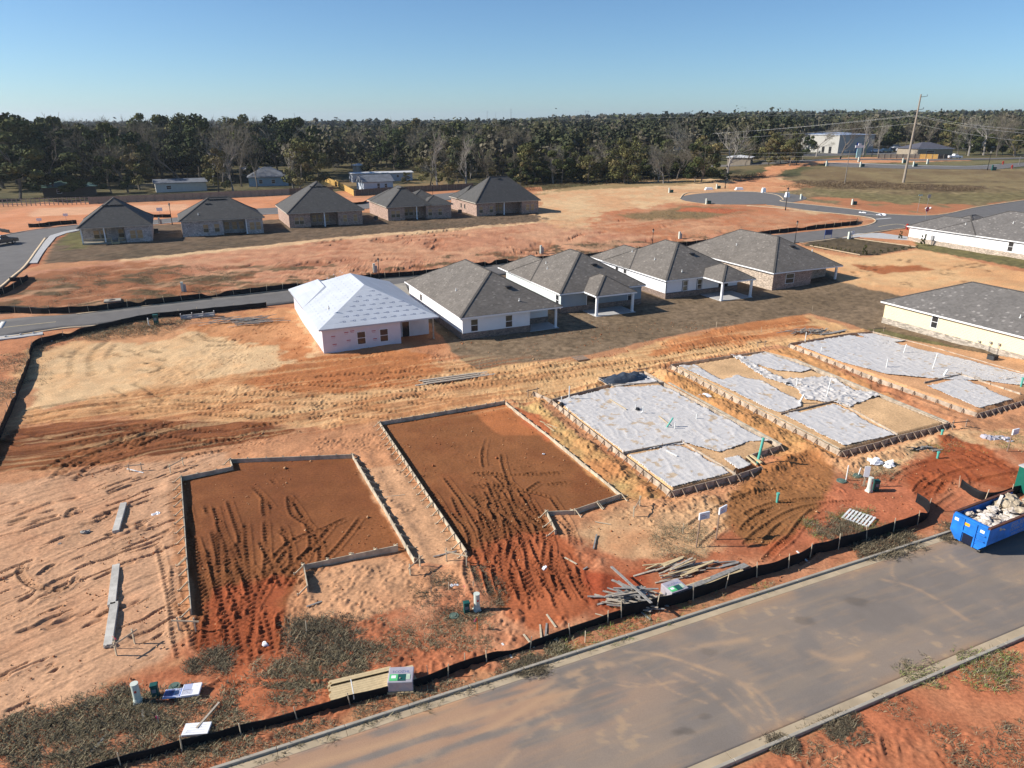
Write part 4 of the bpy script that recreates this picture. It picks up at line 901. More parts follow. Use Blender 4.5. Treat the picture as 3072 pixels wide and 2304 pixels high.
for k in range(4): stp.box(W * .42, -.1 - .3 * (k + 1), -1, W * .52, -.1 - .3 * k - (0.002), .30 - .12 * k)
for x_ in (W * .42, W * .52): stp.beam((x_, -1.3, .85), (x_, .1, 1.25), .06, .09); stp.box(x_ - .05, -1.35, -.3, x_ + .05, -1.25, .88); stp.box(x_ - .05, -.7, -.3, x_ + .05, -.6, 1.05)
stp.build('steps', m_lumber, h)
for x_ in (-1.3, 0, 1.3): roof_vent(r, W / 2 + x_, 4.3, Hf + .17 + 4.72 * .72, 'ridge')
W = fw((550, 712), 792); L = 15; print('F2', W)
h, r, A = far_house('grey brick house with back porch, second from the left in the far row', (550, 712), L, W, m_brick_g, [(-.42, -.42, W + .42, 12.2, Hf, .60, None), (W * .4, 3.5, W + .42, L + .42, Hf, .5, None)],
    [(0, 0), (W * .50, 0), (W * .50, 2.4), (W * .80, 2.4), (W * .80, 0), (W, 0), (W, L), (0, L)], [(W * .285, 0, .9, 1), (W * .42, 0, .9, 1), (W * .55, 2.4, .9, 0), (W * .65, 2.4, .9, 0), (W * .74, 2.4, .9, 0), (W * .86, 0, .9, 0), (W * .94, 0, .9, 0)], [(W * .79, .15)])
for x_ in (-1.2, 0, 1.2): roof_vent(r, W / 2 + x_ - .3, 5.2, Hf + .17 + 5.62 * .60, 'ridge')
roof_vent(r, W / 2 - 2.2, 4.0, Hf + .17 + 4.42 * .60, 'ridge'); roof_vent(r, 3.4, 1.0, Hf + .17 + 1.4 * .60, 'pipe')
W = fw((870, 685), 1089); L = 17.5; print('F3', W)
h, r, A = far_house('pinkish brick house with wide back porch, middle of the far row', (870, 685), L, W, m_brick_p, [(-.42, -.42, W + .42, L + .42, Hf, .68, None)],
    [(0, 0), (W * .28, 0), (W * .28, 2.4), (W * .66, 2.4), (W * .66, 0), (W, 0), (W, L), (0, L)], [(W * .10, 0, .9, 1), (W * .165, 0, .9, 1), (W * .36, 2.4, .9, 0), (W * .44, 2.4, .9, 0), (W * .53, 2.4, .9, 0), (W * .755, 0, .9, 0), (W * .90, 0, .9, 0)], [(W * .475, .15)])
for x_ in (-1.4, 0, 1.4): roof_vent(r, W / 2 + x_, 6.6, Hf + .17 + 7.0 * .68, 'ridge')
W = fw((1165, 663), 1354); L = 17.5; print('F4', W)
h, r, A = far_house('pinkish brick house with small side hip, fourth in the far row', (1165, 663), L, W, m_brick_p, [(-.42, -.42, W * .68, L - 3, Hf, .72, None), (W * .3, 1.6, W + .42, L - 4, Hf, .50, None), (W * .55, -.42, W + .42, 7.0, Hf, .50, None), (-.42, L - 10, W * .55, L + .42, Hf, .60, None)],
    [(0, 0), (W * .26, 0), (W * .26, 2.2), (W * .60, 2.2), (W * .60, 0), (W, 0), (W, L), (0, L)], [(W * .08, 0, .9, 1), (W * .155, 0, .9, 1), (W * .32, 2.2, .9, 1), (W * .40, 2.2, .9, 1), (W * .49, 2.2, .9, 1), (W * .66, 0, .9, 1), (W * .82, 0, .9, 1)], [(W * .45, .15)])
for x_ in (-.8, .5): roof_vent(r, W * .33 + x_, 4.6, Hf + .17 + 5.0 * .72, 'ridge')
W = fw((1430, 649), 1615); L = 18; print('F5', W)
h, r, A = far_house('pinkish brick house with tall roof, rightmost of the far row', (1430, 649), L, W, m_brick_p, [(-.42, -.42, W + .42, 12.6, Hf, .86, None), (-.42, L - 8.5, W * .5, L + .42, Hf, .66, None)],
    [(0, 0), (W * .30, 0), (W * .30, 2.4), (W * .72, 2.4), (W * .72, 0), (W, 0), (W, L), (0, L)], [(W * .07, 0, .9, 1), (W * .23, 0, .9, 1), (W * .37, 2.4, .9, 0), (W * .44, 2.4, .9, 0), (W * .82, 0, .9, 0), (W * .90, 0, .9, 0)], [(W * .44, .15)])
roof_vent(r, W / 2, 5.4, Hf + .17 + 5.8 * .86, 'ridge')
window(h, ('l', 0), 8, 1.6, .8, 1.1, m_trimt, (m_glass,), rail=False); window(h, ('l', 0), 10.5, 1.6, .8, 1.1, m_trimt, (m_glass,), rail=False)

# ---------------- air conditioners
def ac_unit(px, label, m_=None):
    p = P(*px); a = empty('air_conditioner', p, ROT, label, 'air conditioner', 'air conditioner units beside the houses')
    MB().box(-.5, -.5, -.3, .5, .5, .08).build('pad', m_conc_w, a)
    b = MB(); b.box(-.4, -.4, .08, .4, .4, .86)
    for k in range(10): b.box(-.415, -.38 + .08 * k, .12, -.4, -.35 + .08 * k, .82); b.box(-.38 + .08 * k, -.415, .12, -.35 + .08 * k, -.4, .82)
    b.build('casing', M('dark_grey_metal', (.07, .075, .08), .5, .1, 4, metal=.2), a)
    t = MB(); t.box(-.42, -.42, .86, .42, .42, .92); t.tube([(0, 0, .92), (0, 0, .945)], .3, 16); t.build('fan_grille', m_dark, a)
ac_unit((2974, 1087), 'dark air conditioner on a pad beside the yellow house wall'); ac_unit((2845, 741), 'dark air conditioner beside the long white house wall')
ac_unit((470, 700), 'air conditioner right of the railed porch house'); ac_unit((1128, 660), 'air conditioner left of the fourth far house'); ac_unit((1380, 640), 'air conditioner left of the rightmost far house')
# ================================================================== FORMWORK
m_form = M('form_board_wood', (0.46, 0.39, 0.29), 0.85, 0.35, 2)
m_form_d = M('dirty_form_board', (0.42, 0.34, 0.26), 0.9, 0.4, 2)
m_stake = M('stake_wood', (0.50, 0.42, 0.30), 0.85, 0.2, 5)
m_stake_d = M('old_stake_wood', (0.27, 0.20, 0.15), 0.9, 0.2, 5)
BR = {}
def brace_mesh(kind):
    """a stake against the board and a kicker running down to a foot stake, local +x points away from the slab"""
    if kind in BR: return BR[kind]
    m = MB()
    if kind == 'near': m.box(0, -.045, -.3, .045, .045, .50); m.beam((.02, 0, .44), (.62, .12, .02), .04, .08); m.box(.58, .06, -.25, .63, .15, .16)
    elif kind == 'slab': m.box(0, -.04, -.3, .04, .04, .46); m.beam((.02, 0, .40), (.42, .02, .0), .035, .07); m.box(.04, -.13, .02, .05, .13, .34)
    else: m.box(0, -.025, -.3, .035, .025, .52)
    me_o = m.build('brace', {'near': m_stake, 'slab': m_stake_d, 'stake': m_stake_d}[kind]); me = me_o.data; bpy.data.objects.remove(me_o); BR[kind] = me; return me
def formwork(name, label, runs, hb=0.36, kind='near', mat=None, group=None, zb=0.0, thick=0.05):
    """runs: list of (world pts, height, side(+1 = braces right of travel, 0 none), spacing, base lift)"""
    p0 = runs[0][0][0]; base = Vector((p0[0], p0[1], Tf(*p0[:2]))); e = empty(name, base, 0, label, 'formwork', group)
    nb = 0
    for pts, hh, side, sp, lift in runs:
        for i in range(len(pts) - 1):
            a = Vector((pts[i][0] - base.x, pts[i][1] - base.y, Tf(*pts[i]) - base.z + lift)); b = Vector((pts[i + 1][0] - base.x, pts[i + 1][1] - base.y, Tf(*pts[i + 1]) - base.z + lift))
            d = (b - a); L = d.length; d.normalize(); nrm = Vector((d.y, -d.x, 0)).normalized()
            m = MB(); n = max(1, int(L / 4.2)); cuts = [L * k / n for k in range(n + 1)]
            for k in range(n):
                jx = rnd.uniform(-.012, .012); o_ = nrm * jx
                m.beam(a + d * (cuts[k] + .004) + o_ + Vector((0, 0, hh / 2 - .1)), a + d * (cuts[k + 1] - .004) + o_ + Vector((0, 0, hh / 2 - .1)), thick, hh + .2)
            m.build('form_board', mat or m_form, e)
            if side and sp:
                n = max(1, int(L / sp))
                for k in range(n + 1):
                    if nb >= 94: break
                    t = min(max(L * k / n + rnd.uniform(-.08, .08), .05), L - .05); kd = 'stake' if hh < .2 else kind; c = bpy.data.objects.new('stake' if kd == 'stake' else 'brace', brace_mesh(kd)); COL.objects.link(c); c.parent = e; nb += 1
                    q = a + d * t + nrm * side * (thick / 2 + .003); c.location = q + Vector((0, 0, hh - .42 if kd != 'stake' else hh - .36)); c.rotation_euler = (rnd.uniform(-.05, .05), rnd.uniform(-.05, .05), math.atan2(nrm.y * side, nrm.x * side) + rnd.uniform(-.08, .08))
    return e
W2 = lambda *p: PW(list(p))
# pad 1
formwork('slab_formwork', 'open timber formwork round the left dark dirt pad', [
    (W2((575, 1845), (562, 1690), (545, 1443), (700, 1412), (692, 1390), (1058, 1375), (1150, 1530), (1243, 1692)), .38, -1, 1.25, 0),
    (W2((1195, 1652), (1060, 1680), (912, 1712)), .42, 1, 1.3, 0), (W2((914, 1714), (926, 1778)), .42, 1, 1.2, 0)], kind='near')
formwork('slab_formwork', 'open timber formwork with many kickers round the middle dark dirt pad', [
    (W2((1400, 1668), (1300, 1520), (1140, 1277), (1400, 1233), (1515, 1213)), .38, -1, 1.0, 0), (W2((1517, 1215), (1690, 1350), (1863, 1494)), .30, -1, 1.5, 0),
    (W2((1865, 1497), (1790, 1522), (1722, 1545)), .46, -1, 1.2, 0) , (W2((1722, 1545), (1640, 1548), (1668, 1606)), .38, 1, 1.0, 0)], kind='near')
# slab 3
HS = .46
formwork('slab_formwork', 'formwork with dark struts round the plastic covered slab nearest the two sign boards', [
    (W2((1600, 1187), (1656, 1213), (1835, 1352), (2012, 1490)), HS, 1, 1.15, 0), (W2((1656, 1211), (1825, 1166), (1990, 1159)), HS, 0, 0, .02), (W2((1835, 1168), (1795, 1144), (1930, 1124), (1990, 1157)), HS - .02, 0, 0, .0),
    (W2((1992, 1160), (2341, 1350)), HS, 0, 0, 0), (W2((1925, 1135), (1990, 1158)), HS - .05, 0, 0, 0), (W2((2012, 1490), (2211, 1439)), HS, 1, 1.0, 0), (W2((2214, 1437), (2283, 1414)), HS, 1, 1.0, 0),
    (W2((2341, 1350), (2240, 1382)), HS, -1, 1.2, 0), (W2((1868, 1374), (2045, 1340)), .14, 1, 1.5, .42), (W2((2047, 1342), (2205, 1438)), .12, -1, 1.5, .42)], kind='slab', mat=m_form_d)
formwork('slab_formwork', 'formwork with dark struts round the slab half covered by bunched plastic', [
    (W2((2012, 1106), (2270, 1240), (2521, 1368)), HS, 1, 1.15, 0), (W2((2014, 1104), (2190, 1078), (2292, 1064), (2372, 1086)), HS, 0, 0, 0), (W2((2372, 1086), (2620, 1190), (2845, 1281)), HS, 0, 0, 0),
    (W2((2523, 1368), (2640, 1338), (2690, 1322)), HS, 1, .9, 0), (W2((2692, 1321), (2780, 1300), (2847, 1281)), HS, 1, .9, 0), (W2((2340, 1255), (2505, 1215)), .12, 1, 1.5, .42), (W2((2507, 1215), (2690, 1318)), .12, -1, 1.5, .42)], kind='slab', mat=m_form_d)
formwork('slab_formwork', 'formwork with dark struts round the plastic covered slab beside the yellow house', [
    (W2((2366, 1042), (2640, 1150), (2930, 1253)), HS, 1, 1.15, 0), (W2((2368, 1040), (2545, 1010), (2616, 1004), (2800, 1052), (3120, 1145)), HS, 0, 0, 0), (W2((2932, 1253), (3090, 1208)), HS, 1, .9, 0), (W2((2770, 1160), (2880, 1135), (3060, 1195)), .12, 1, 1.5, .42)], kind='slab', mat=m_form_d)
# edge planks lying along slab tops
# plastic sheets
m_poly = vmat('plastic_sheeting', rough=0.38, nscale=1.6, namt=0.04, bump=0.015, bscale=3.0, spec=0.5)
def plastic(label, px, z=.40, seed=0, sand=.6, wr=0.034, hole=None):
    poly = PW(px); X = [p[0] for p in poly]; Y = [p[1] for p in poly]; st = .11
    xs_ = np.arange(min(X) - .5, max(X) + .5, st); ys_ = np.arange(min(Y) - .5, max(Y) + .5, st); A_, B_ = np.meshgrid(xs_, ys_)
    a, b = A_.ravel(), B_.ravel(); n = fbm(a / 1.2, b / 1.2, seed + 3, 4)
    sdv = sdist(poly, a, b) + (n - .5) * .5
    an = math.radians(24.7 + seed * 0); uu = a * math.cos(an) + b * math.sin(an); vv = -a * math.sin(an) + b * math.cos(an)
    k1 = fbm(a / 4, b / 4, seed + 31, 2) * 3; w1 = fbm(uu / .7 + k1, vv / 1.8 + k1, seed + 11, 4); w2 = fbm(uu / 2.2 + k1, vv / .5 - k1, seed + 17, 3)
    z_ = T(a, b) + z + wr * ((1 - np.abs(w1 - .5) * 9).clip(0, 1) * 1.0 + (1 - np.abs(w2 - .5) * 10).clip(0, 1) * 1.1) + .008 * fbm(a / .3, b / .3, seed, 2)
    edge = np.exp(-(sdv / .3) ** 2); z_ += edge * .06 * (n > .5)
    fine = fbm(a / .5, b / .5, seed + 23, 3); c = np.ones((len(a), 3)) * np.array([.60, .56, .52]); c *= (.95 + .1 * n)[:, None]
    sm = sst((n * .45 + fine * .55 - (.665 - .05 * sand)) / .05) * .7; c += sm[:, None] * (np.asarray(soil(206, 166, 116))[None, :] - c)
    nx_ = len(xs_); ny_ = len(ys_); ok = (sdv > 0)
    if hole is not None:
        for hp_ in hole: ok &= ~(sdist(PW(hp_), a, b) + (n - .5) * .6 > 0)
    i = (np.arange(nx_ - 1)[None, :] + np.arange(ny_ - 1)[:, None] * nx_).ravel(); q = np.stack([i, i + 1, i + nx_ + 1, i + nx_], 1); q = q[ok[q].all(1)]
    use = np.unique(q); rm = np.full(len(a), -1); rm[use] = np.arange(len(use)); base = Vector((float(a[use].mean()), float(b[use].mean()), Tf(a[use].mean(), b[use].mean())))
    V = np.column_stack([a[use] - base.x, b[use] - base.y, z_[use] - base.z])
    o = npmesh('plastic_sheet', V, rm[q], m_poly, col=c[use], smooth=True); o.location = base; sf = o.modifiers.new('s', 'SOLIDIFY'); sf.thickness = .004
    return tag(o, label, 'plastic sheet', 'plastic sheets over the slabs')
plastic('large wrinkled plastic sheet over the slab nearest the two sign boards', [(1668, 1213), (1840, 1172), (1985, 1166), (2312, 1338), (2250, 1338), (2160, 1372), (2060, 1345), (1868, 1374)], seed=1)
plastic('plastic sheet on the front bay of the slab nearest the two sign boards', [(1880, 1378), (2045, 1346), (2195, 1434), (2012, 1478)], seed=2)
plastic('small plastic sheet at the back corner of the first covered slab, under black film', [(1812, 1147), (1925, 1130), (1978, 1156), (1838, 1172)], seed=3, z=.38)
plastic('plastic sheet on the small porch bay by the green pipe', [(2160, 1388), (2212, 1378), (2262, 1408), (2214, 1424)], seed=4)
plastic('long narrow plastic strip along the left edge of the half covered slab', [(2032, 1108), (2085, 1106), (2165, 1148), (2212, 1136), (2280, 1152), (2400, 1214), (2400, 1232), (2340, 1252), (2300, 1238), (2170, 1172)], seed=5)
plastic('bunched plastic sheet across the middle of the half covered slab', [(2190, 1075), (2225, 1080), (2300, 1124), (2350, 1146), (2440, 1142), (2490, 1142), (2560, 1180), (2645, 1196), (2570, 1226), (2545, 1240), (2500, 1222), (2410, 1210), (2390, 1180), (2340, 1160), (2290, 1144), (2240, 1112)], seed=6, wr=.11, sand=0)
plastic('plastic sheet on the front bay of the half covered slab', [(2350, 1258), (2503, 1222), (2682, 1318), (2528, 1352)], seed=7, sand=.9)
plastic('plastic patch at the back corner of the half covered slab', [(2212, 1084), (2292, 1068), (2362, 1088), (2440, 1118), (2400, 1128), (2330, 1122), (2280, 1108)], seed=8)
plastic('very large plastic sheet over the slab beside the yellow house', [(2385, 1044), (2545, 1014), (2650, 1030), (2930, 1098), (3090, 1138), (2990, 1154), (2840, 1150), (2720, 1140), (2660, 1134), (2520, 1096)], seed=9)
plastic('plastic sheet on the front bay of the slab beside the yellow house', [(2775, 1168), (2878, 1142), (3040, 1210), (2935, 1238)], seed=10, sand=.2)
plastic('plastic sheet on the back corner of the slab beside the yellow house', [(2570, 1012), (2615, 1008), (2720, 1032), (2640, 1042)], seed=12, sand=0)
plastic('plastic sheet on the porch bay at the right edge', [(2860, 1128), (2960, 1112), (3110, 1150), (3060, 1168), (2960, 1155)], seed=13, sand=.3)
# black film heap
bmh = np.meshgrid(np.linspace(-1, 1, 40), np.linspace(-1, 1, 40)); a, b = bmh[0].ravel(), bmh[1].ravel()
zz = np.clip(1 - a * a - b * b, 0, 1) ** .6 * (.35 + .9 * fbm(a * 4, b * 1.5, 91, 4)); i = (np.arange(39)[None, :] + np.arange(39)[:, None] * 40).ravel()
q = np.stack([i, i + 1, i + 41, i + 40], 1); m_film = M('black_film', (0.05, 0.06, 0.075), 0.25, .3, 2, spec=.6)
o = npmesh('plastic_film', np.column_stack([a * 2.6, b * 1.1, zz * .7]), q, m_film, smooth=True); o.location = P(1875, 1148) + Vector((0, 0, .42)); o.rotation_euler = (0, 0, ROT); tag(o, 'heap of crumpled black plastic film at the back of the first covered slab', 'plastic film')

# --- pipes on slabs
m_teal = M('teal_pipe', (0.10, 0.42, 0.34), 0.4, 0.05, 3)
def pipe(px, h, r, m, label, lean=(0, 0), z0=.38, group=None, name='pipe', elbow=0, cap=None):
    p = P(*px); mb = MB(); pts = [(0, 0, -.3), (lean[0] * h, lean[1] * h, h)]
    if elbow: pts = [(elbow, 0, .04), (elbow * .4, 0, .06), (0, 0, .25), (0, 0, h)]
    mb.tube(pts, r, 10)
    if cap: mb.tube([(lean[0] * h, lean[1] * h, h - .1), (lean[0] * h, lean[1] * h, h + .05)], r * 1.35, 10)
    return tag(mb.build(name, m, loc=p + Vector((0, 0, z0))), label, 'pipe', group)
pipe((1707, 1208), 1.35, .055, m_pvc, 'tall white pipe with an elbow at the back edge of the first covered slab', elbow=.5)
pipe((1684, 1222), .75, .05, m_pvc, 'short white pipe at the back left corner of the first covered slab')
pipe((1928, 1252), .75, .05, m_pvc, 'white bent pipe in the middle of the first covered slab', elbow=-.5)
pipe((1906, 1238), .45, .05, m_pvc, 'white pipe stub in a dark sleeve in the middle of the first slab'); pipe((1704, 1246), .4, .045, m_pvc, 'small white pipe stub near the left edge of the first covered slab')
pipe((2088, 1268), .5, .05, m_pvc, 'white pipe stub beside a leaning wood stake on the first slab'); pipe((2023, 1298), .6, .045, m_pvc, 'white pipe stub beside the leaning teal pipe'); pipe((1993, 1295), .9, .07, m_teal, 'short teal pipe leaning over on the first covered slab', lean=(.8, .2))
pipe((2270, 1396), 2.3, .11, m_teal, 'tall teal pipe leaning at the front corner of the first covered slab', lean=(.12, .02), z0=.1)
pipe((2331, 1506), .7, .09, m_teal, 'teal pipe standing in the bare yard right of the two sign boards', z0=0, cap=1); pipe((2823, 1313), .7, .09, m_teal, 'teal pipe behind the red dirt, below the half covered slab', z0=0, cap=1)
pipe((2812, 1375), .55, .09, m_teal, 'teal pipe standing on the red dirt', z0=0, cap=1); pipe((3060, 1170), 1.3, .09, m_teal, 'teal pipe at the right edge beside the last slab', z0=0, cap=1)
pipe((2477, 1203), 1.9, .05, m_pvc, 'tall white pipe rising from the bunched plastic', lean=(.08, 0)); pipe((2388, 1168), .8, .05, m_pvc, 'white pipe at the left of the bunched plastic')
pipe((2414, 1033), 1.2, .05, m_pvc, 'white pipe at the back left corner of the slab by the yellow house'); pipe((2462, 1064), .6, .05, m_pvc, 'small white pipe stub in the left part of the last slab'); pipe((2708, 1068), 1.1, .05, m_pvc, 'white pipe in the middle of the slab by the yellow house', lean=(.15, 0))
pipe((2657, 1112), 1.0, .05, m_pvc, 'white pipe near the sand hole of the last slab'); pipe((2795, 1115), 1.7, .05, m_pvc, 'tallest white pipe on the slab by the yellow house', lean=(.12, 0)); pipe((2825, 1138), .7, .1, m_pvc, 'thick white pipe leaning at the sand hole edge', lean=(.7, .2)); pipe((2392, 1222), .9, .09, m_pvc, 'white pipe leaning at the front of the half covered slab', lean=(.6, .2))
m_sleeve = M('black_sleeve', (.02, .02, .022), .5, .1, 3)
for px, l in (((1912, 1242), 'black pipe sleeve lying in the middle of the first slab'), ((1684, 1226), 'black sleeve round the short pipe at the back left corner'), ((2362, 1165), 'black sleeve left of the bunched plastic')):
    mb = MB(); mb.tube([(0, 0, 0), (0, 0, .22)], [.26, .18], 10); tag(mb.build('pipe_sleeve', m_sleeve, loc=P(*px) + Vector((0, 0, .40))), l, 'pipe sleeve', 'black pipe sleeves')
# loose planks on slab 3
def plank(px0, px1, label, m=None, w_=.09, h_=.04, z=.0, group=None, name='plank'):
    a, b = P(*px0), P(*px1); c = (a + b) / 2; mb = MB(); mb.beam(a - c + Vector((0, 0, h_ / 2)), b - c + Vector((0, 0, h_ / 2)), w_, h_); return tag(mb.build(name, m or m_lumber, loc=c + Vector((0, 0, z))), label, 'plank', group)
plank((1998, 1368), (2030, 1385), 'white board lying on the front bay of the first covered slab', m_pvc, .12, z=.5)
plank((1828, 1212), (1878, 1243), 'thin batten lying in the middle of the first covered slab', z=.5); plank((1975, 1263), (2008, 1290), 'thin batten beside the leaning teal pipe', z=.5)
plank((1620, 1268), (1662, 1298), 'pale board forming one leg of a narrow V beside the first covered slab', z=.15, w_=.14); plank((1620, 1267), (1670, 1288), 'pale board forming the other leg of a narrow V beside the first slab', z=.12, w_=.14)
plank((2250, 1382), (2282, 1406), 'thick pale timber on the porch bay by the tall teal pipe', w_=.2, h_=.12, z=.45); plank((2238, 1386), (2268, 1412), 'pale timber left of the thick timber on the porch bay', w_=.12, h_=.1, z=.45)
plank((2005, 1160), (2341, 1348), 'long board laid along the right side of the first covered slab', m_form, .28, .05, z=.44); plank((2380, 1088), (2840, 1280), 'long board laid along the right side of the half covered slab', m_form, .30, .05, z=.44)
plank((2030, 1112), (2515, 1362), 'long edge board on the left side of the half covered slab', m_form, .12, .05, z=.48)
plank((2700, 1278), (2800, 1310), 'board leaning at the front right of the half covered slab', m_form, .12, .05, z=.3) if False else None

# batter boards
def batter(px0, px1, label, h=.9, m=None, ext=.25, flag=False):
    a, b = P(*px0), P(*px1); e = empty('batter_board', a, 0, label, 'batter board', 'batter boards round the pads'); d = b - a; d.z = 0; u = d.normalized()
    for q in (Vector((0, 0, 0)), b - a): mb = MB(); mb.box(-.025, -.045, -.3, .025, .045, h); mb.build('stake', m or m_stake, e, loc=q, rz=math.atan2(u.y, u.x))
    mb = MB(); nn = Vector((u.y, -u.x, 0)) * .05; mb.beam(-u * ext + nn + Vector((0, 0, h * .8)), (b - a) + u * ext + nn + Vector((0, 0, h * .8)), .025, .09); mb.build('crossbar', m or m_stake, e)
batter((350, 1966), (404, 1929), 'batter board with two stakes left of the left pad, near the grey timber stack'); batter((538, 1893), (588, 1895), 'batter board at the front left corner of the left pad', ext=.3)
batter((389, 1416), (426, 1412), 'batter board with a white pipe leaning on it in the upper left field', .7); batter((512, 1417), (550, 1396), 'thin batter board near the back left corner of the left pad', .7)
batter((1231, 1730), (1260, 1702), 'batter board between the two dark pads', .9); batter((1340, 1685), (1400, 1700), 'batter board at the front left corner of the middle pad', 1.0, ext=.1)
batter((1900, 1552), (1918, 1520), 'batter board at the front right corner of the middle pad'); batter((1584, 1190), (1611, 1184), 'brown batter board left of the first covered slab', .8, m_stake_d)
batter((1915, 1125), (1937, 1122), 'brown batter board behind the first covered slab', .8, m_stake_d); batter((2855, 1292), (2895, 1288), 'brown batter board at the front right of the half covered slab', 1.0, m_stake_d); batter((2272, 1043), (2294, 1040), 'brown batter board behind the half covered slab', .8, m_stake_d)
batter((2620, 1000), (2650, 998), 'brown batter board behind the slab by the yellow house', .8, m_stake_d)
# ================================================================== SILT FENCES
m_silt = M('black_silt_fabric', (0.009, 0.010, 0.012), 0.7, 0.3, 2.0, 0.02, 3.0, spec=0.2)
def silt(px, label, h=.62, gap=2.4, sag=.06, stakes=True, m=None, lean=.0, world=None):
    base = smooth_line(world or PW(px), 8); o0 = base[0]; b0 = Vector((o0[0], o0[1], Tf(*o0)))
    e = empty('silt_fence', b0, 0, label, 'silt fence', 'black silt fences'); d = [0]
    for i in range(1, len(base)): d.append(d[-1] + math.hypot(base[i][0] - base[i - 1][0], base[i][1] - base[i - 1][1]))
    n = max(int(d[-1] / .3), 3); t = np.linspace(0, d[-1], n); X = np.interp(t, d, [p[0] for p in base]); Y = np.interp(t, d, [p[1] for p in base])
    tx = np.gradient(X); ty = np.gradient(Y); L = np.hypot(tx, ty) + 1e-9; nx_, ny_ = ty / L, -tx / L
    wob = (fbm(t / 1.2, t * 0, 5, 3) - .5) * .22; top = h * (1 - sag * np.abs(np.sin(np.pi * t / gap)) - .5 * sst((fbm(t / 6, t * 0, 15, 2) - .66) / .1))
    rows = []
    for f_, k in ((-.25, 0), (0.0, .10), (.4, .7), (.75, 1), (1.0, .5)):
        zz = T(X, Y) + (top * f_ if f_ > 0 else f_); off_ = wob * k + lean * max(f_, 0)
        rows.append(np.column_stack([X + nx_ * off_ - b0.x, Y + ny_ * off_ - b0.y, zz - b0.z]))
    V = np.stack(rows, 1).reshape(-1, 3); i = np.arange(n - 1)[:, None] * 5 + np.arange(4)[None, :]
    q = np.stack([i, i + 1, i + 6, i + 5], -1).reshape(-1, 4); f = npmesh('fabric', V, q, m or m_silt, e, smooth=True); sf = f.modifiers.new('s', 'SOLIDIFY'); sf.thickness = .012
    if stakes:
        st = MB(); st.box(-.02, -.02, -.3, .02, .02, h + .28); me_o = st.build('stake', m_stake); me = me_o.data; bpy.data.objects.remove(me_o); ns = min(int(d[-1] / gap) + 1, 60)
        for k in range(ns):
            j = min(int(k * gap / d[-1] * (n - 1)), n - 1); c = bpy.data.objects.new('stake', me); COL.objects.link(c); c.parent = e; c.location = (X[j] + nx_[j] * .09 - b0.x, Y[j] + ny_[j] * .09 - b0.y, T(X[j], Y[j]) - b0.z)
            c.rotation_euler = (rnd.uniform(-.13, .13), rnd.uniform(-.13, .13), rnd.random())
    return e
silt([(-250, 2530), (200, 2350), (389, 2288), (800, 2182), (963, 2135), (1130, 2090), (1280, 2050), (1393, 2005), (1560, 1956), (1703, 1905), (1862, 1850)], 'low black silt fence beside the near road, from the bottom edge to the broken lumber', .52)
silt([(1862, 1850), (1934, 1836), (2014, 1818), (2090, 1795), (2238, 1740), (2310, 1722), (2391, 1692), (2440, 1664), (2489, 1652), (2634, 1610), (2742, 1575), (2782, 1552), (2775, 1530), (2745, 1508)], 'black silt fence from the broken lumber to the curled end near the blue dumpster', .85)
silt([(2880, 1462), (2956, 1502), (3060, 1478), (3200, 1440)], 'short black silt fence behind the blue dumpster', .7)
silt([(800, 922), (770, 925), (542, 948), (434, 960), (289, 992), (181, 1018), (105, 1042), (87, 1100), (65, 1158), (40, 1222), (7, 1300), (-40, 1400)], 'tall black silt fence enclosing the light sandy field on the left', .78)
silt([(-200, 960), (0, 937), (65, 938), (145, 941), (289, 934), (362, 925), (800, 876), (941, 858), (1122, 838), (1266, 826), (1422, 804), (1560, 786), (1744, 777), (1827, 764)], 'long black silt fence along the far side of the middle road', .92)
silt([(1827, 764), (2026, 741), (2084, 735), (2308, 703), (2543, 677), (2569, 670), (2572, 664)], 'black silt fence behind the white houses, ending at the road junction', .9)
silt([(87, 683), (120, 682), (160, 676), (231, 671)], 'small black silt fence by the bend of the far left road', .9); silt([(457, 653), (513, 652)], 'small black silt fence right of the leftmost far house', .8)
silt([(-100, 905), (0, 885), (40, 868), (85, 840)], 'black silt fence at the left edge beside the far kerb', .9); silt([(30, 845), (80, 842), (84, 832)], 'torn piece of silt fabric by the kerb on the left', .7, stakes=False)
silt([(1055, 615), (1090, 612), (1100, 606)], 'crumpled silt fabric by the far street between the houses', .7, stakes=False); silt([(0, 695), (30, 700)], 'short silt fence at the left edge by the far road', .8, stakes=False)

# ================================================================== DUMPSTER
m_blue_p = M('bright_blue_paint', (0.015, 0.17, 0.58), 0.5, 0.25, 1.5, spec=.4)
m_rust = M('rusty_rim', (0.12, 0.05, 0.035), .8, .3, 4)
R2 = math.atan2(NR_D.y, NR_D.x)
q = P(2950, 1668); dump = empty('dumpster', q, R2 + math.radians(3), 'bright blue roll off dumpster full of pale debris at the right edge of the road', 'dumpster')
DL, DW, DH = 6.4, 2.35, 1.95; ch = .45; zb = .22
b = MB()
def poly_side(y0, y1):  # hull cross-section keeps a chamfer at the bottom
    pass
prof = [(0, zb + .5), (.42, zb), (DW - .42, zb), (DW, zb + .5), (DW, DH), (0, DH)]
def slab_x(mb, x0, x1, pr):
    n = len(pr); vs = [(x0, y, z) for y, z in pr] + [(x1, y, z) for y, z in pr]
    mb._add(vs, [tuple(range(n)), tuple(reversed(range(n, 2 * n)))] + [(i, n + i, n + (i + 1) % n, (i + 1) % n) for i in range(n)])
slab_x(b, 0, .07, prof); b.build('front_panel', m_blue_p, dump)
b = MB(); b.box(.07, 0, zb + .5, DL, .07, DH); b.build('side_wall', m_blue_p, dump); b = MB(); b.box(.07, DW - .07, zb + .5, DL, DW, DH); b.build('side_wall', m_blue_p, dump)
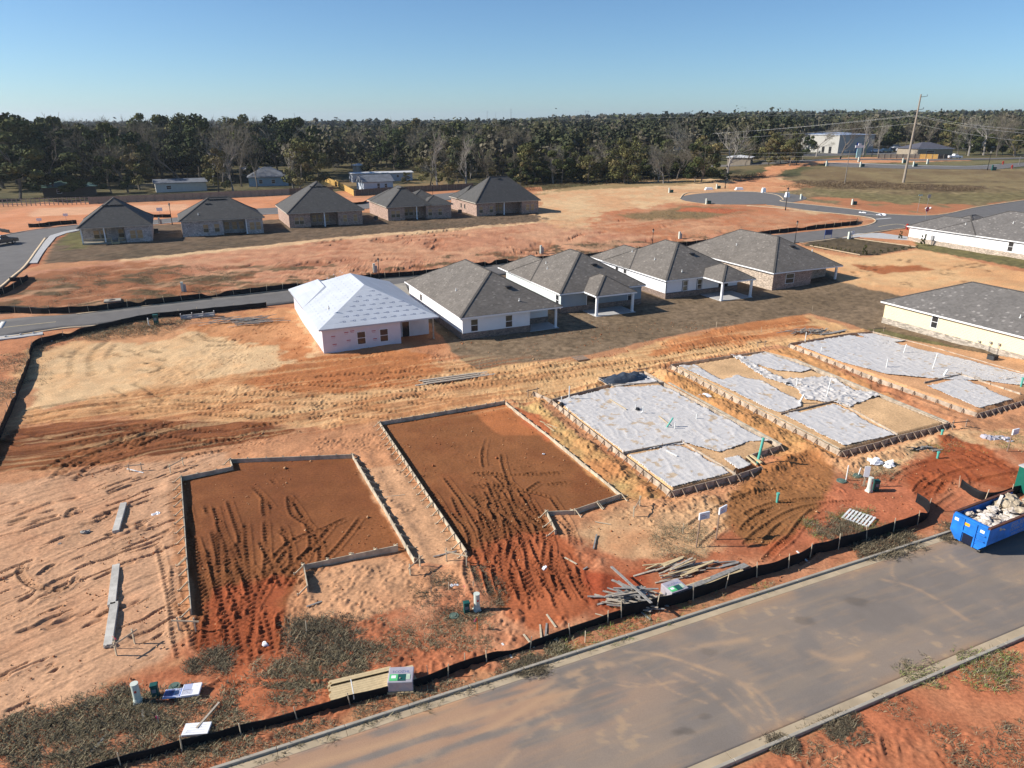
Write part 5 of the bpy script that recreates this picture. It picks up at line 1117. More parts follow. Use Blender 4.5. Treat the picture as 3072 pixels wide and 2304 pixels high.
b = MB(); slab_x(b, .07, DL, [(0.0, zb + .5), (.42, zb), (DW - .42, zb), (DW, zb + .5), (DW - .08, zb + .52), (.08, zb + .52)]); b.build('floor', m_blue_p, dump)
b = MB(); b.box(-.07, -.06, DH - .02, DL, .10, DH + .09); b.box(-.07, DW - .1, DH - .021, DL, DW + .06, DH + .088); b.build('rim', m_rust, dump); b = MB(); b.box(-.09, .101, DH - .05, .08, DW - .101, DH + .10); b.build('front_rim', m_blue_p, dump)
b = MB()
for y_ in (.74, DW - .80): b.box(-.06, y_, zb, -.002, y_ + .09, DH - .05)
b.box(-.08, .84, .95, -.003, DW - .81, 1.05); b.build('frame_rib', m_blue_p, dump)
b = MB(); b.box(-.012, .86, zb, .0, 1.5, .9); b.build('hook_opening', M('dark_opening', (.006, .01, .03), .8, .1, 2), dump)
for z_ in (.55, .95, 1.35): b = MB(); b.tube([(-.002, .14, z_), (-.12, .16, z_), (-.12, .66, z_), (-.002, .70, z_)], .02, 6); b.build('ladder_rung', m_blue_p, dump)
for y_ in (.38, DW - .38): b = MB(); b.tube([(.15, y_ - .09, .12), (.15, y_ + .09, .12)], .12, 12); b.build('roller', m_dark, dump); b = MB(); b.tube([(DL - .4, y_ - .09, .12), (DL - .4, y_ + .09, .12)], .12, 12); b.build('roller', m_dark, dump)
m_ora = M('orange_sticker', (.9, .42, .02), .5, .03, 2); m_sil = M('silver_lettering', (.30, .34, .46), .4, .05, 2)
for y_, z_, w__, m_ in ((1.22, 1.55, .36, m_ora), (.28, 1.55, .26, m_trimw), (1.95, 1.6, .26, m_trimw)): b = MB(); b.box(-.008, y_, z_ - .1, -.001, y_ + w__, z_ + .1); b.build('sticker', m_, dump)
ML = lambda x, z: Matrix.Translation((x, -.004, z)) @ Matrix.Rotation(math.radians(90), 4, 'X')
for t_, x_, z_, s_ in (('850-30', 2.35, 1.42, .48), ('ULTIMATE', 2.35, 1.12, .30), ('SOLUTIONS', 2.6, .80, .28)): text('lettering', t_, s_, m_sil, dump, ML(x_, z_), .003)
# debris inside the dumpster
def lumps(name, label, n, box_, size, m, par=None, loc=(0, 0, 0), rz=0, seed=1, cat='debris'):
    r = random.Random(seed); bm = bmesh.new()
    for k in range(n):
        s_ = r.uniform(*size); mt = Matrix.Translation((r.uniform(box_[0], box_[1]), r.uniform(box_[2], box_[3]), r.uniform(box_[4], box_[5]))) @ Matrix.Rotation(r.random() * 6, 4, 'Z') @ Matrix.Rotation(r.uniform(-.6, .6), 4, 'X') @ Matrix.Diagonal((s_ * r.uniform(.7, 1.8), s_, s_ * r.uniform(.3, .8), 1))
        res = bmesh.ops.create_icosphere(bm, subdivisions=2, radius=1, matrix=mt)
        for v in res['verts']: v.co += Vector((r.uniform(-1, 1), r.uniform(-1, 1), r.uniform(-1, 1))) * s_ * .22
    me = bpy.data.meshes.new(name); bm.to_mesh(me); bm.free(); me.materials.append(m); o = bpy.data.objects.new(name, me); COL.objects.link(o); o.parent = par; o.location = loc; o.rotation_euler = (0, 0, rz)
    if not par: tag(o, label, cat)
    return o
m_rub = M('pale_rubbish', (.46, .37, .27), .7, .25, 3, c2=(.62, .57, .52)); m_rub2 = M('tan_rubbish', (.42, .34, .24), .8, .3, 4)
dq = dump.location; dz = R2 + math.radians(3)
o = lumps('rubbish_heap', 'heap of pale foam and paper filling the front of the blue dumpster', 150, (.3, 4.2, .25, 2.1, .9, 1.75), (.10, .30), m_rub, loc=dq, rz=dz, seed=3, cat='rubbish'); o['kind'] = 'stuff'
o = lumps('rubbish_heap', 'tangle of brown debris at the back of the blue dumpster', 60, (4.0, 6.0, .4, 2.1, 1.0, 2.0), (.1, .35), m_rub2, loc=dq, rz=dz, seed=4, cat='rubbish'); o['kind'] = 'stuff'
bd = MB(); bd.beam((3.4, 1.6, 1.6), (4.3, 1.9, 2.35), .18, .05); tag(bd.build('board', m_rub, loc=dq, rz=dz), 'pale board sticking up out of the dumpster', 'board')
bd = MB(); bd.beam((2.0, .5, 1.85), (1.2, 1.5, 1.8), .08, .05); tag(bd.build('board', m_stake_d, loc=dq, rz=dz), 'dark stick lying across the debris in the dumpster', 'board')
tz = P(3085, 1492); tl = empty('portable_toilet', tz, R2, 'dark green portable toilet cut by the right edge of the photo', 'portable toilet')
m_grn = M('dark_green_plastic', (.01, .12, .085), .4, .08, 2); b = MB(); b.box(0, 0, .1, 1.15, 1.15, 2.05); b.build('cabin', m_grn, tl, bevel=.04); b = MB(); b.hip(-.04, -.04, 1.19, 1.19, 2.05, .25, .08); b.build('roof', m_conc_w, tl); b = MB(); b.box(.15, -.03, .2, .95, -.002, 1.95); b.build('door', m_grn, tl)

# ================================================================== UTILITY BOXES, SIGNS, STAKES
m_ped = M('pale_green_plastic', (.58, .62, .54), .5, .04, 3); m_gbox = M('green_utility_paint', (.015, .085, .075), .45, .08, 3); m_gcov = M('grey_green_cover', (.10, .15, .12), .6, .1, 3); m_rdec = M('red_sticker', (.5, .06, .04), .6, .05, 3)
def pedestal(px, label, s=1.0):
    e = empty('utility_pedestal', P(*px), R2, label, 'utility pedestal', 'pale cylindrical utility pedestals'); b = MB(); b.tube([(0, 0, .12), (0, 0, 1.12 * s)], .17, 20); b.build('tube', m_ped, e); b = MB(); b.tube([(0, 0, 1.12 * s), (0, 0, 1.16 * s)], .18, 20); b.build('cap', m_ped, e)
    b = MB(); b.box(-.2, -.2, -.2, .2, .2, .12); b.tube([(0, 0, .12), (0, 0, .3)], [.21, .175], 20); b.build('base', m_ped, e, bevel=.02); b = MB(); b.box(-.05, -.18, .72 * s, .05, -.168, .84 * s); b.build('sticker', m_rdec, e)
def gbox(px, label, s=1.0, rz=.3):
    e = empty('utility_box', P(*px), rz, label, 'utility box', 'dark green utility boxes'); b = MB(); b.box(-.16 * s, -.13 * s, -.1, .16 * s, .13 * s, .62 * s); b.build('cabinet', m_gbox, e, bevel=.015)
    b = MB(); b.box(-.18 * s, -.15 * s, .621 * s, .18 * s, .15 * s, .74 * s); b.build('lid', m_gbox, e, bevel=.03); b = MB(); b.box(-.11 * s, -.134 * s, .30 * s, .08 * s, -.128 * s, .5 * s); b.build('sticker', M('grey_sticker', (.2, .22, .25), .6, .1, 3), e)
pedestal((415, 2108), 'pale utility pedestal in the weeds at the lower left'); gbox((468, 2088), 'green utility box right of the lower left pedestal', 1.0)
pedestal((1431, 1832), 'pale utility pedestal in front of the middle dirt pad'); gbox((1400, 1838), 'green utility box left of the middle pedestal', 1.0)
pedestal((2606, 1474), 'pale utility pedestal in front of the half covered slab'); gbox((2626, 1470), 'green utility box right of the pedestal near the slabs', 1.15, .1)
def cover(px, label, r=.3): b = MB(); b.tube([(0, 0, -.1), (0, 0, .09)], [r, r * .9], 16); b.tube([(0, 0, .09), (0, 0, .12)], [r * .5, r * .45], 12); tag(b.build('meter_cover', m_gcov, loc=P(*px)), label, 'meter cover', 'round green ground covers')
cover((524, 2062), 'square green ground cover above the printed sign lying flat'); cover((1362, 1850), 'green ground cover left of the middle green box'); cover((2524, 1444), 'dark round lid under the first white tube near the slabs', .4); cover((2572, 1428), 'dark round lid under the second white tube near the slabs', .35)
pipe((2538, 1440), 1.25, .045, m_pvc, 'slim white tube standing in the left dark lid', z0=0); pipe((2573, 1427), .7, .045, m_pvc, 'short slim white tube in the right dark lid', lean=(.2, 0), z0=0)
def stake(px, label, h=.9, m=None, flag=None, lean=(0, 0), group='survey stakes'):
    e = empty('stake', P(*px), rnd.random() * 3, label, 'stake', group); b = MB(); b.beam((0, 0, -.3), (lean[0] * h, lean[1] * h, h), .045, .03, up=(1, 0, 0)); b.build('post', m or m_stake, e)
    if flag: b = MB(); b.beam((lean[0] * h, .03, h - .05), (lean[0] * h + .12, .06, h - .32), .14, .01, up=(1, 0, 0)); b.build('flag', flag, e)
m_pink = M('pink_flagging', (.9, .08, .28), .6, .05, 3)
m_orf = M('orange_paint', (.8, .22, .03), .6, .05, 3)
stake((349, 1945), 'stake with pink tape at the end of the grey timber stack', .8, flag=m_pink); stake((476, 2176), 'low stake with pink tape left of the fallen sign post', .5, flag=m_pink, lean=(.2, 0)); stake((1432, 1892), 'orange stake with pink top in front of the middle pedestal', .9, m_orf, m_pink)
for px, l, h, ln in (((1395, 2002), 'thin brown stake on the silt fence right of the wrapped pallet', .9, (0, 0)), ((1288, 2040), 'grey stake on the silt fence beside the wrapped pallet', .9, (-.1, 0)), ((546, 2254), 'thin stake behind the silt fence at the bottom left', .9, (-.08, 0)), ((1420, 1765), 'dark short stake in the weeds, right', .5, (0, 0)), ((1347, 1772), 'dark short stake in the weeds, middle', .6, (0, 0)), ((1294, 1780), 'dark short stake in the weeds, left', .5, (0, 0)),
    ((1755, 1925), 'thin stake in front of the silt fence near the kerb', .7, (0, 0)), ((920, 1898), 'dark stake standing in the large dead shrub', .8, (-.05, 0)), ((2048, 1600), 'thin brown stake left of the two sign boards', .8, (0, 0)), ((2284, 1088 - 95), 'thin stake at the lawn edge', .6, (0, 0)), ((2436, 935), 'pale stake at the far corner of the lawn', .9, (0, 0)), ((2148, 983), 'pale stake at the edge of the lawn behind the white house', .8, (.1, 0)), ((1438, 1105), 'pale stake at the near corner of the lawn', .8, (0, 0))):
    stake(px, l, h, None, None, ln)
for a_, b_, l in (((1506, 1932), (1536, 1976), 'white stake leaning across the silt fence, left'), ((1571, 1905), (1602, 1945), 'tan stake leaning across the silt fence'), ((1641, 1907), (1680, 1930), 'tan stake lying on the silt fence'), ((1620, 1876), (1624, 1922), 'short stake beside the silt fence'), ((1640, 1872), (1636, 1912), 'dark short stake beside the silt fence'), ((1640, 1845), (1668, 1884), 'stick lying above the silt fence'),
    ((1785, 1843), (1838, 1857), 'thin curved stick left of the broken lumber pile'), ((1924, 1838), (1952, 1862), 'grey board end in front of the broken lumber pile'), ((2390, 1655), (2426, 1690), 'white leaning stake on the silt fence near the dumpster'), ((426, 2130), (433, 2165), 'grey board lying below the lower left pedestal'), ((272, 2260), (322, 2204), 'grey board lying in the weeds at the bottom left'),
    ((920, 1822), (966, 1806), 'short grey board on the sand between the pads'), ((1694, 1674), (1730, 1694), 'bent board in the weeds above the broken lumber'), ((1750, 1710), (1762, 1703), 'small grey offcut above the broken lumber'), ((1780, 1648), (1790, 1605), 'dark board lying in front of the middle pad'), ((1785, 1567), (1832, 1575), 'thin pale board in front of the middle pad'), ((382, 1408), (430, 1420), 'white pipe lying under the batter board in the upper left field'),
    ((1300, 1672), (1370, 1655), 'grey plank at the front corner of the middle pad'), ((1150, 1493), (1215, 1486), 'thin pink tipped lath between the two pads')):
    plank(a_, b_, l, m_pvc if 'white' in l else (m_lumb_g if 'grey' in l or 'dark' in l else m_stake), .10 if 'thin' not in l else .05, z=.03, group='loose boards and sticks')
# sign boards
m_foam = M('white_foam', (.8, .8, .82), .6, .02, 3); m_foams = M('blue_grey_print', (.25, .27, .38), .6, .2, 3); m_redp = M('red_print_line', (.5, .10, .12), .6, .1, 3); m_postw = M('brown_sign_post', (.22, .15, .11), .85, .2, 4)
def signboard(px, label, h=2.0, rz=R2, w_=.78, hh=.5, lean=(.0, 0), red=True, side=1):
    e = empty('sign_board', P(*px), rz, label, 'sign board', 'foam sign boards on wood posts'); L_ = (lean[0], lean[1]); b = MB(); b.beam((0, 0, -.3), (L_[0], L_[1], h + hh * .5), .085, .05, up=(1, 0, 0)); b.build('post', m_postw, e)
    b = MB(); x0 = L_[0] - w_ * .25; b.box(x0, L_[1] - .15, h, x0 + w_, L_[1] - .04, h + hh); bd_ = b.build('panel', m_foam, e, bevel=.02)
    b = MB()
    if red: b.box(x0 + .1, L_[1] - .156, h + hh * .60, x0 + .42, L_[1] - .1505, h + hh * .66); b.build('red_line', m_redp, bd_)
    b = MB(); 
    for k in range(4): b.box(x0 + .12, L_[1] - .156, h + hh * (.14 + .10 * k), x0 + .62 - .07 * (k % 2), L_[1] - .1505, h + hh * (.165 + .10 * k))
    b.build('print_lines', m_foams, bd_)
signboard((2088, 1640), 'white foam sign board on a leaning brown post, left of the pair', 2.05, R2 - .05, lean=(.12, 0)); signboard((2148, 1618), 'white foam sign board on a brown post, right of the pair', 1.95, R2 + .25, lean=(.05, 0)); signboard((3020, 1356), 'white foam sign board on a thin dark post at the right edge', 1.6, R2, lean=(.12, 0), red=False)
e = empty('permit_board', P(2590, 1458), R2 - .6, 'narrow board with white papers on a pale post behind the pedestal', 'notice board'); b = MB(); b.beam((0, 0, -.3), (.08, 0, 1.75), .14, .03, up=(0, 1, 0)); b.build('post', m_stake, e); b = MB(); b.box(-.14, -.06, .8, .26, -.02, 1.68); b.build('paper', m_foam, e)
# signs lying on the ground
def flatsign(px, rz, w_, hh, label, m, lines=None, post_=None, th=.09, tilt=(0, 0)):
    e = empty('fallen_sign', P(*px) + Vector((0, 0, .10)), rz, label, 'fallen sign', 'fallen sign boards'); e.rotation_euler = (tilt[0], tilt[1], rz)
    b = MB(); b.box(-w_ / 2, -hh / 2, 0, w_ / 2, hh / 2, th); p_ = b.build('panel', m, e, bevel=.015)
    if lines: lines(p_, th)
    if post_: b = MB(); b.beam(post_[0], post_[1], .10, .05); b.build('post', m_lumb_o, e)
m_navy = M('navy_print', (.05, .045, .14), .5, .3, 2, c2=(.12, .16, .35))
m_lav = M('lavender_print', (.42, .46, .62), .5, .1, 2)
def ln1(p, th):
    b = MB(); b.box(-.42, -.22, th + .001, .0, .25, th + .004); b.build('dark_print', m_navy, p); b = MB()
    for k in range(5): b.box(.06, -.2 + .09 * k, th + .001, .36, -.17 + .09 * k, th + .004)
    b.build('print_lines', m_lav, p); b = MB(); b.box(.30, -.25, th + .0015, .44, .26, th + .0045); b.build('blue_print', M('blue_print', (.08, .18, .5), .5, .1, 2), p)
def ln2(p, th):
    b = MB(); b.box(-.36, .0, th + .001, .0, .36, th + .004); b.build('print_block', m_lav, p); b = MB()
    for k in range(6): b.box(-.36, -.30 + .05 * k, th + .001, .1, -.285 + .05 * k, th + .004)
    for y_ in (-.02, .37): b.box(-.37, y_, th + .002, .02, y_ + .012, th + .005)
    b.box(-.38, -.33, th + .002, -.37, .38, th + .005); b.build('print_lines', m_navy, p)
def ln3(p, th):
    b = MB()
    for k in range(4): b.box(-.5 + .1 * k, -.24 + .14 * k, th + .001, .4, -.228 + .14 * k, th + .004)
    b.build('seam_line', M('grey_seam', (.5, .5, .55), .6, .05, 3), p)
flatsign((523, 2086), .15, .92, .62, 'printed navy and white sign lying on the weeds', m_lav, ln1, th=.04); flatsign((576, 2078), .18, .85, .78, 'white sign with boxed print lying on the weeds, right of the navy one', m_foam, ln2, th=.12)
flatsign((592, 2196), .10, 1.15, .68, 'white fallen sign with its wood post pointing up the slope', m_foam, ln3, ((0, .0, .13), (.55, 1.55, .05)), th=.12)
# ================================================================== LUMBER
def stack(name, label, px0, px1, n, layers, w_=.09, h_=.04, m=None, gap=.01, straps=0, cat='lumber stack', dz=0, jit=.1):
    a, b_ = P(*px0), P(*px1); d = b_ - a; L = math.hypot(d.x, d.y); e = empty(name, a, math.atan2(d.y, d.x), label, cat, 'lumber stacks'); r = random.Random(int(px0[0]))
    for l in range(layers):
        for k in range(n):
            b = MB(); y = (k - n / 2) * (w_ + gap); o1, o2 = r.uniform(-jit, jit), r.uniform(-jit, jit); b.box(o1, y, dz + l * (h_ + .003), L + o2, y + w_, dz + l * (h_ + .003) + h_); b.build('board', m or m_lumber, e)
    for k in range(straps): b = MB(); x = L * (.25 + .5 * k / max(straps - 1, 1)); z1 = dz + layers * (h_ + .003) + .006; b.box(x, -n / 2 * (w_ + gap) - .03, dz - .02, x + .04, n / 2 * (w_ + gap) + .01, z1); b.build('strap', m_pvc, e)
    return e
stack('lumber_stack', 'stack of fresh pale boards beside the silt fence under the wrapped pallet', (994, 2098), (1240, 2038), 7, 7, .14, .06, m_lumber, straps=1)
stack('lumber_stack', 'second narrower row of pale boards behind the first beside the silt fence', (994, 2072), (1175, 2028), 3, 7, .14, .06, m_lumber)
stack('lumber_stack', 'pale boards running along the silt fence right of the glassy wrapped pallet', (2052, 1795), (2230, 1718), 4, 3, .13, .05, m_lumber, straps=1); stack('lumber_stack', 'dark boards lying behind the pale ones along the silt fence', (2060, 1772), (2236, 1700), 3, 3, .13, .05, m_lumb_g)
for px0, px1, n, l, nm, lab in (((348, 1600), (372, 1516), 7, 4, m_lumb_g, 'short grey stack of form boards in the left field'), ((325, 1945), (345, 1815), 7, 4, m_lumb_g, 'grey stack of form boards, the nearest one in the left field'), ((336, 1822), (350, 1702), 7, 4, m_lumb_g, 'long grey stack of form boards in the left field, behind the nearest one')):
    stack('lumber_stack', lab, px0, px1, 5, 3, .08, .075, M('grey_form_boards', (.50, .47, .42), .9, .2, 2), .002, jit=.03)
def pallet_box(px, rz, label, txt):
    e = empty('wrapped_pallet', P(*px), rz, label, 'wrapped pallet', 'plastic wrapped pallets'); b = MB(); b.box(-.75, -.65, 0, .75, -.5, .12); b.box(-.75, .5, 0, .75, .65, .12); b.box(-.75, -.07, 0, .75, .08, .12)
    for k in range(6): b.box(-.75 + .26 * k, -.66, .123, -.57 + .26 * k, .66, .15)
    b.build('pallet', m_lumber, e); m_wr = M('clear_wrap', (.42, .39, .42), .12, .15, 2, spec=.8, coat=.6)
    b = MB(); b.box(-.72, -.6, .153, .72, .62, .85); bx = b.build('wrapped_load', m_wr, e, bevel=.05)
    b = MB(); b.box(-.62, -.5, .853, -.15, .0, .87); b.build('green_carton', M('green_carton', (.10, .50, .18), .5, .08, 3), bx); b = MB(); b.box(-.52, -.32, .873, -.26, -.1, .878); b.build('label', m_foam, bx)
    b = MB(); b.box(-.13, -.52, .853, .3, .0, .868); b.build('dark_carton', m_gbox, bx); b = MB(); b.box(.32, -.42, .853, .55, .0, .868); b.build('pale_carton', M('pale_green_print', (.45, .55, .42), .5, .1, 3), bx)
    e.scale = (.85,) * 3; text('lettering', txt, .26, m_navy, bx, Matrix.Translation((-.5, .12, .853)), .002)
pallet_box((1205, 2058), .05, 'clear wrapped pallet with green carton sitting on the fresh boards', '5COZHL'); pallet_box((2022, 1788), .45, 'clear wrapped pallet with green carton beside the broken lumber', '5COZHL')
def heap(name, label, px, rx, ry, n, lr, m1, m2, seed=1, h=.5, ang=(0, 6.28), wd=(.07, .14)):
    r = random.Random(seed); e = empty(name, P(*px), 0, label, 'lumber pile')
    for k in range(n):
        a = r.uniform(*ang); L = r.uniform(*lr); x, y = r.gauss(0, rx * .45), r.gauss(0, ry * .45); z = .03 + h * r.random() * math.exp(-(x * x / (rx * rx) + y * y / (ry * ry))) ; t = r.uniform(-.10, .10); d = Vector((math.cos(a), math.sin(a), t)) * L / 2; zz = max(z, abs(d.z) + .03)
        b = MB(); b.beam(Vector((x, y, zz)) - d, Vector((x, y, zz)) + d, r.uniform(*wd), .045); b.build('board', (m1, m2)[r.random() > .6], e)
    return e
heap('lumber_pile', 'tangled heap of broken grey lumber against the silt fence', (1900, 1800), 1.7, 1.0, 60, (.8, 2.6), m_lumb_g, m_lumb_o, 5, .7, (-.9, .35))
b_ = heap('lumber_pile', 'long grey timber lying across the top of the broken lumber heap', (1886, 1790), .1, .1, 1, (4.2, 4.3), m_lumb_g, m_lumb_g, 5, 0, (-1.18, -1.16), (.16, .17)); b_.location.z += .75
heap('lumber_pile', 'pile of tan boards and frames behind the second wrapped pallet', (2040, 1712), 1.9, 1.0, 30, (.8, 3.2), m_lumb_o, m_lumber, 8, .35, (.25, .60))
heap('lumber_pile', 'scattered boards along the fence right of the tan board pile', (2160, 1700), 1.3, .4, 5, (.8, 1.8), m_lumb_g, m_lumb_o, 9, .1, (.1, .6))
heap('lumber_pile', 'long row of old grey boards behind the light sandy field', (715, 965), 5.5, 1.9, 44, (1.5, 5.5), m_lumb_g, m_lumb_o, 11, .35, (.1, .7)); heap('lumber_pile', 'heap of grey boards and pallet parts behind the last slab', (2428, 998), 2.6, 1.2, 40, (.8, 3.2), m_lumb_g, m_lumb_o, 12, .5, (-.4, 1.0))
e = heap('lumber_pile', 'upright grey form panel behind the last slab', (2500, 1002), .2, .1, 4, (4.0, 4.4), m_lumb_g, m_lumb_g, 13, .5, (.40, .44), (.2, .5))
stack('lumber_stack', 'long thin boards lying in the haul track near the unfinished house', (1268, 1147), (1450, 1122), 3, 2, .3, .05, m_lumb_o, .25, jit=1.2); heap('stick_pile', 'small pile of dark sticks and plastic near the red dirt', (2770, 1348), 1.2, .5, 22, (.5, 1.6), m_lumb_g, m_dark, 14, .2, (-.3, .8)); 
def pallet(px, rz, label, m=m_lumb_g, s=1.0, nb=8):
    e = empty('pallet', P(*px), rz, label, 'pallet', 'bare pallets'); 
    for y_ in (-.5, 0, .5): b = MB(); b.box(-.6 * s, y_ * s - .04, 0, .6 * s, y_ * s + .04, .09); b.build('runner', m, e)
    for k in range(nb): b = MB(); x = (-.6 + 1.1 * k / (nb - 1)) * s; b.box(x, -.55 * s, .093, x + .09 * s, .55 * s, .115); b.build('slat', m, e)
pallet((2576, 1556), -.75, 'bleached pallet with loose slats lying in front of the slabs', m_pvc, 1.5); pallet((1740, 1076), ROT, 'dark pallet lying at the edge of the lawn', m_stake_d, 1.3)
lumps('crumpled_sheet', 'crumpled white and grey plastic wrap in front of the half covered slab', 16, (-1.0, 1.0, -.4, .4, 0, .15), (.12, .35), m_poly if False else m_foam, loc=P(2645, 1392), rz=-.4, seed=7, cat='plastic wrap'); b = MB(); b.tube([(0, 0, 0), (0, 0, .35)], .22, 16); tag(b.build('bucket', m_foam, loc=P(2628, 1386)), 'white bucket standing on the crumpled wrap', 'bucket')
lumps('crumpled_sheet', 'crumpled grey plastic sheet on the grass left of the right edge sign', 12, (-1.1, 1.1, -.4, .4, 0, .06), (.15, .4), MATS['clear_wrap'], loc=P(2985, 1315), rz=-.4, seed=8, cat='plastic wrap')
for px, l, s_ in (((262, 1596), 'flat grey scrap left of the short timber stack', .45), ((468, 1544), 'small white scrap left of the left pad', .3), ((180, 1635), 'small grey scrap in the left field', .25), ((798, 1935), 'white rag on the red tracks', .3), ((1368, 1760), 'white scrap in the weeds', .3), ((1404, 1762), 'pink scrap in the weeds', .3), ((1636, 1706), 'white scrap on the tyre tracks', .25), ((2118, 1192), 'white wrap on the dirt between the slabs', .6), ((150, 1022), 'blue grey bag at the corner of the left silt fence', .4), ((45, 1178), 'white scrap outside the left silt fence', .3), ((1628, 1362), 'small white pipe piece on the middle pad', .2), ((1675, 1190 + 20), 'white bag at the corner', .01), ((2782, 626), 'white bag on the grass by the street signs', .7), ((2590, 640), 'white sack at the far kerb', .9), ((2800 - 160, 646), 'row of white sacks on the far kerb', 1.0)):
    if s_ > .02: lumps('scrap', l, 3, (-s_, s_, -s_ * .4, s_ * .4, .0, s_ * .2), (s_ * .3, s_ * .6), m_pink if 'pink' in l else (m_lumb_g if 'grey' in l else m_foam), loc=P(*px), seed=int(px[0]), cat='scrap')
# concrete pieces by the middle road
b = MB(); pr = [(math.cos(t) * .45, math.sin(t) * .45) for t in np.linspace(0, 2 * math.pi, 25)[:-1]]; bm = bmesh.new()
o_l = [(-1.1, -.7), (1.1, -.7), (1.1, .7), (-1.1, .7)]
for z0, z1 in ((0, .18),):
    vs = [[bm.verts.new((*(1.1 * math.cos(t) / max(abs(math.cos(t)), abs(math.sin(t))), .8 * math.sin(t) / max(abs(math.cos(t)), abs(math.sin(t)))), z)) for t in np.linspace(0, 2 * math.pi, 33)[:-1]] for z in (z0, z1)]; vi = [[bm.verts.new((math.cos(t) * .5, math.sin(t) * .5, z)) for t in np.linspace(0, 2 * math.pi, 33)[:-1]] for z in (z0, z1)]
    for k in range(32):
        j = (k + 1) % 32; bm.faces.new((vs[0][k], vs[0][j], vs[1][j], vs[1][k])); bm.faces.new((vs[1][k], vs[1][j], vi[1][j], vi[1][k])); bm.faces.new((vi[1][k], vi[1][j], vi[0][j], vi[0][k]))
me = bpy.data.meshes.new('drain_lid'); bm.to_mesh(me); bm.free(); me.materials.append(m_conc); o = bpy.data.objects.new('drain_inlet', me); COL.objects.link(o); o.location = P(338, 903); o.rotation_euler = (0, 0, ROT); tag(o, 'square concrete drain frame with round hole above the middle road', 'drain frame')
b = MB(); b.box(-2.2, -.3, -.1, 2.2, .0, .25); b.box(-2.2, 0.003, -.1, 2.2, .12, .5)
for k in range(4): b.box(-2.2 + 1.42 * k, -.35, .25, -2.08 + 1.42 * k, .123, .75)
tag(b.build('drain_form', m_conc_w, loc=P(594, 952), rz=ROT), 'long pale concrete kerb form lying behind the silt fence by the middle road', 'kerb form')
b = MB(); b.box(-3.2, -1.0, -.05, 3.2, .8, .10)
for x_ in (-2.2, -.8, .8, 2.2): b.tube([(x_, 0, .1), (x_, 0, .28)], .12, 8)
tag(b.build('drain_slab', m_conc_w, loc=P(40, 1010), rz=ROT + .1), 'concrete drain top slab at the left edge of the middle road', 'drain slab')
gbox((470, 972), 'dark utility box behind the left silt fence', 1.8); pipe((447, 978), 1.1, .07, m_pvc, 'white pipe beside the dark utility box behind the left silt fence', z0=0, elbow=.3)
# street lamps
m_blk = M('black_lamp_metal', (.012, .012, .014), .45, .1, 3); m_lens = M('lamp_glass', (.35, .33, .28), .3, .05, 3)
LAMP = None
def lamp(px, label, h=4.3, base=None):
    global LAMP
    p = base or P(*px)
    if LAMP is None:
        e = empty('street_lamp', p, 0, label, 'street lamp', 'black street lamps'); b = MB(); b.tube([(0, 0, -.3), (0, 0, .5), (0, 0, .55), (0, 0, 3.6)], [.11, .10, .065, .05], 10); b.build('pole', m_blk, e)
        b = MB(); b.tube([(0, 0, 3.6), (0, 0, 3.7), (0, 0, 4.05)], [.06, .11, .17], 6); b.build('lantern', m_lens, e); b = MB(); b.tube([(0, 0, 4.05), (0, 0, 4.12), (0, 0, 4.3), (0, 0, 4.42)], [.22, .2, .06, .015], 6); b.build('cap', m_blk, e); LAMP = e; e.scale = (h / 4.4,) * 3; return
    copy_tree(LAMP, p, 0, h / 4.4, label)
for px, l, h in (((517, 674), 'black street lamp right of the leftmost far house', 4.9), ((1139, 853), 'black street lamp behind the unfinished house', 4.4), ((1956, 752), 'black street lamp behind the middle white house', 4.4), ((2356, 631), 'black street lamp on the verge of the turning circle street', 5.6), ((2384, 729), 'black street lamp beside the corner of the brick house', 4.6), ((2962, 510), 'black street lamp by the far street at the right', 7.0), ((1299, 600), 'black street lamp behind the fourth far house', 5.0), ((2175, 566), 'black street lamp behind the turning circle', 7.0)): lamp(px, l, h)
# signs and boxes in the middle distance
def post_sign(px, label, h, w_, hh, m, name='sign', rz=ROT, post_m=None, two=False):
    e = empty(name, P(*px), rz, label, 'sign'); b = MB()
    for x_ in ((-w_ / 2, w_ / 2 - .06) if two else (-.03,)): b.box(x_, 0, -.3, x_ + .06, .06, h)
    b.build('post', post_m or m_lumb_g, e); b = MB(); b.box(-w_ / 2, -.05, h - hh, w_ / 2, -.003, h); b.build('panel', m, e); return e
m_navys = M('navy_sign', (.03, .06, .2), .5, .1, 3); post_sign((2483, 716), 'navy blue sign board with two legs beside the middle road', 1.9, 2.0, 1.1, m_navys, rz=ROT, two=True, post_m=m_navys)
post_sign((2556, 716), 'white sign board on a short post by the model lawn', 1.6, .8, .7, m_foam); post_sign((200, 664), 'small white sign board by the far left silt fence', 1.8, 1.0, .6, m_foam); post_sign((120, 672), 'small white sign board at the bend of the far left road', 1.3, 1.0, .6, m_foam)
post_sign((482, 652), 'white sign board on the far orange lot', 2.3, 1.3, .8, m_foam)
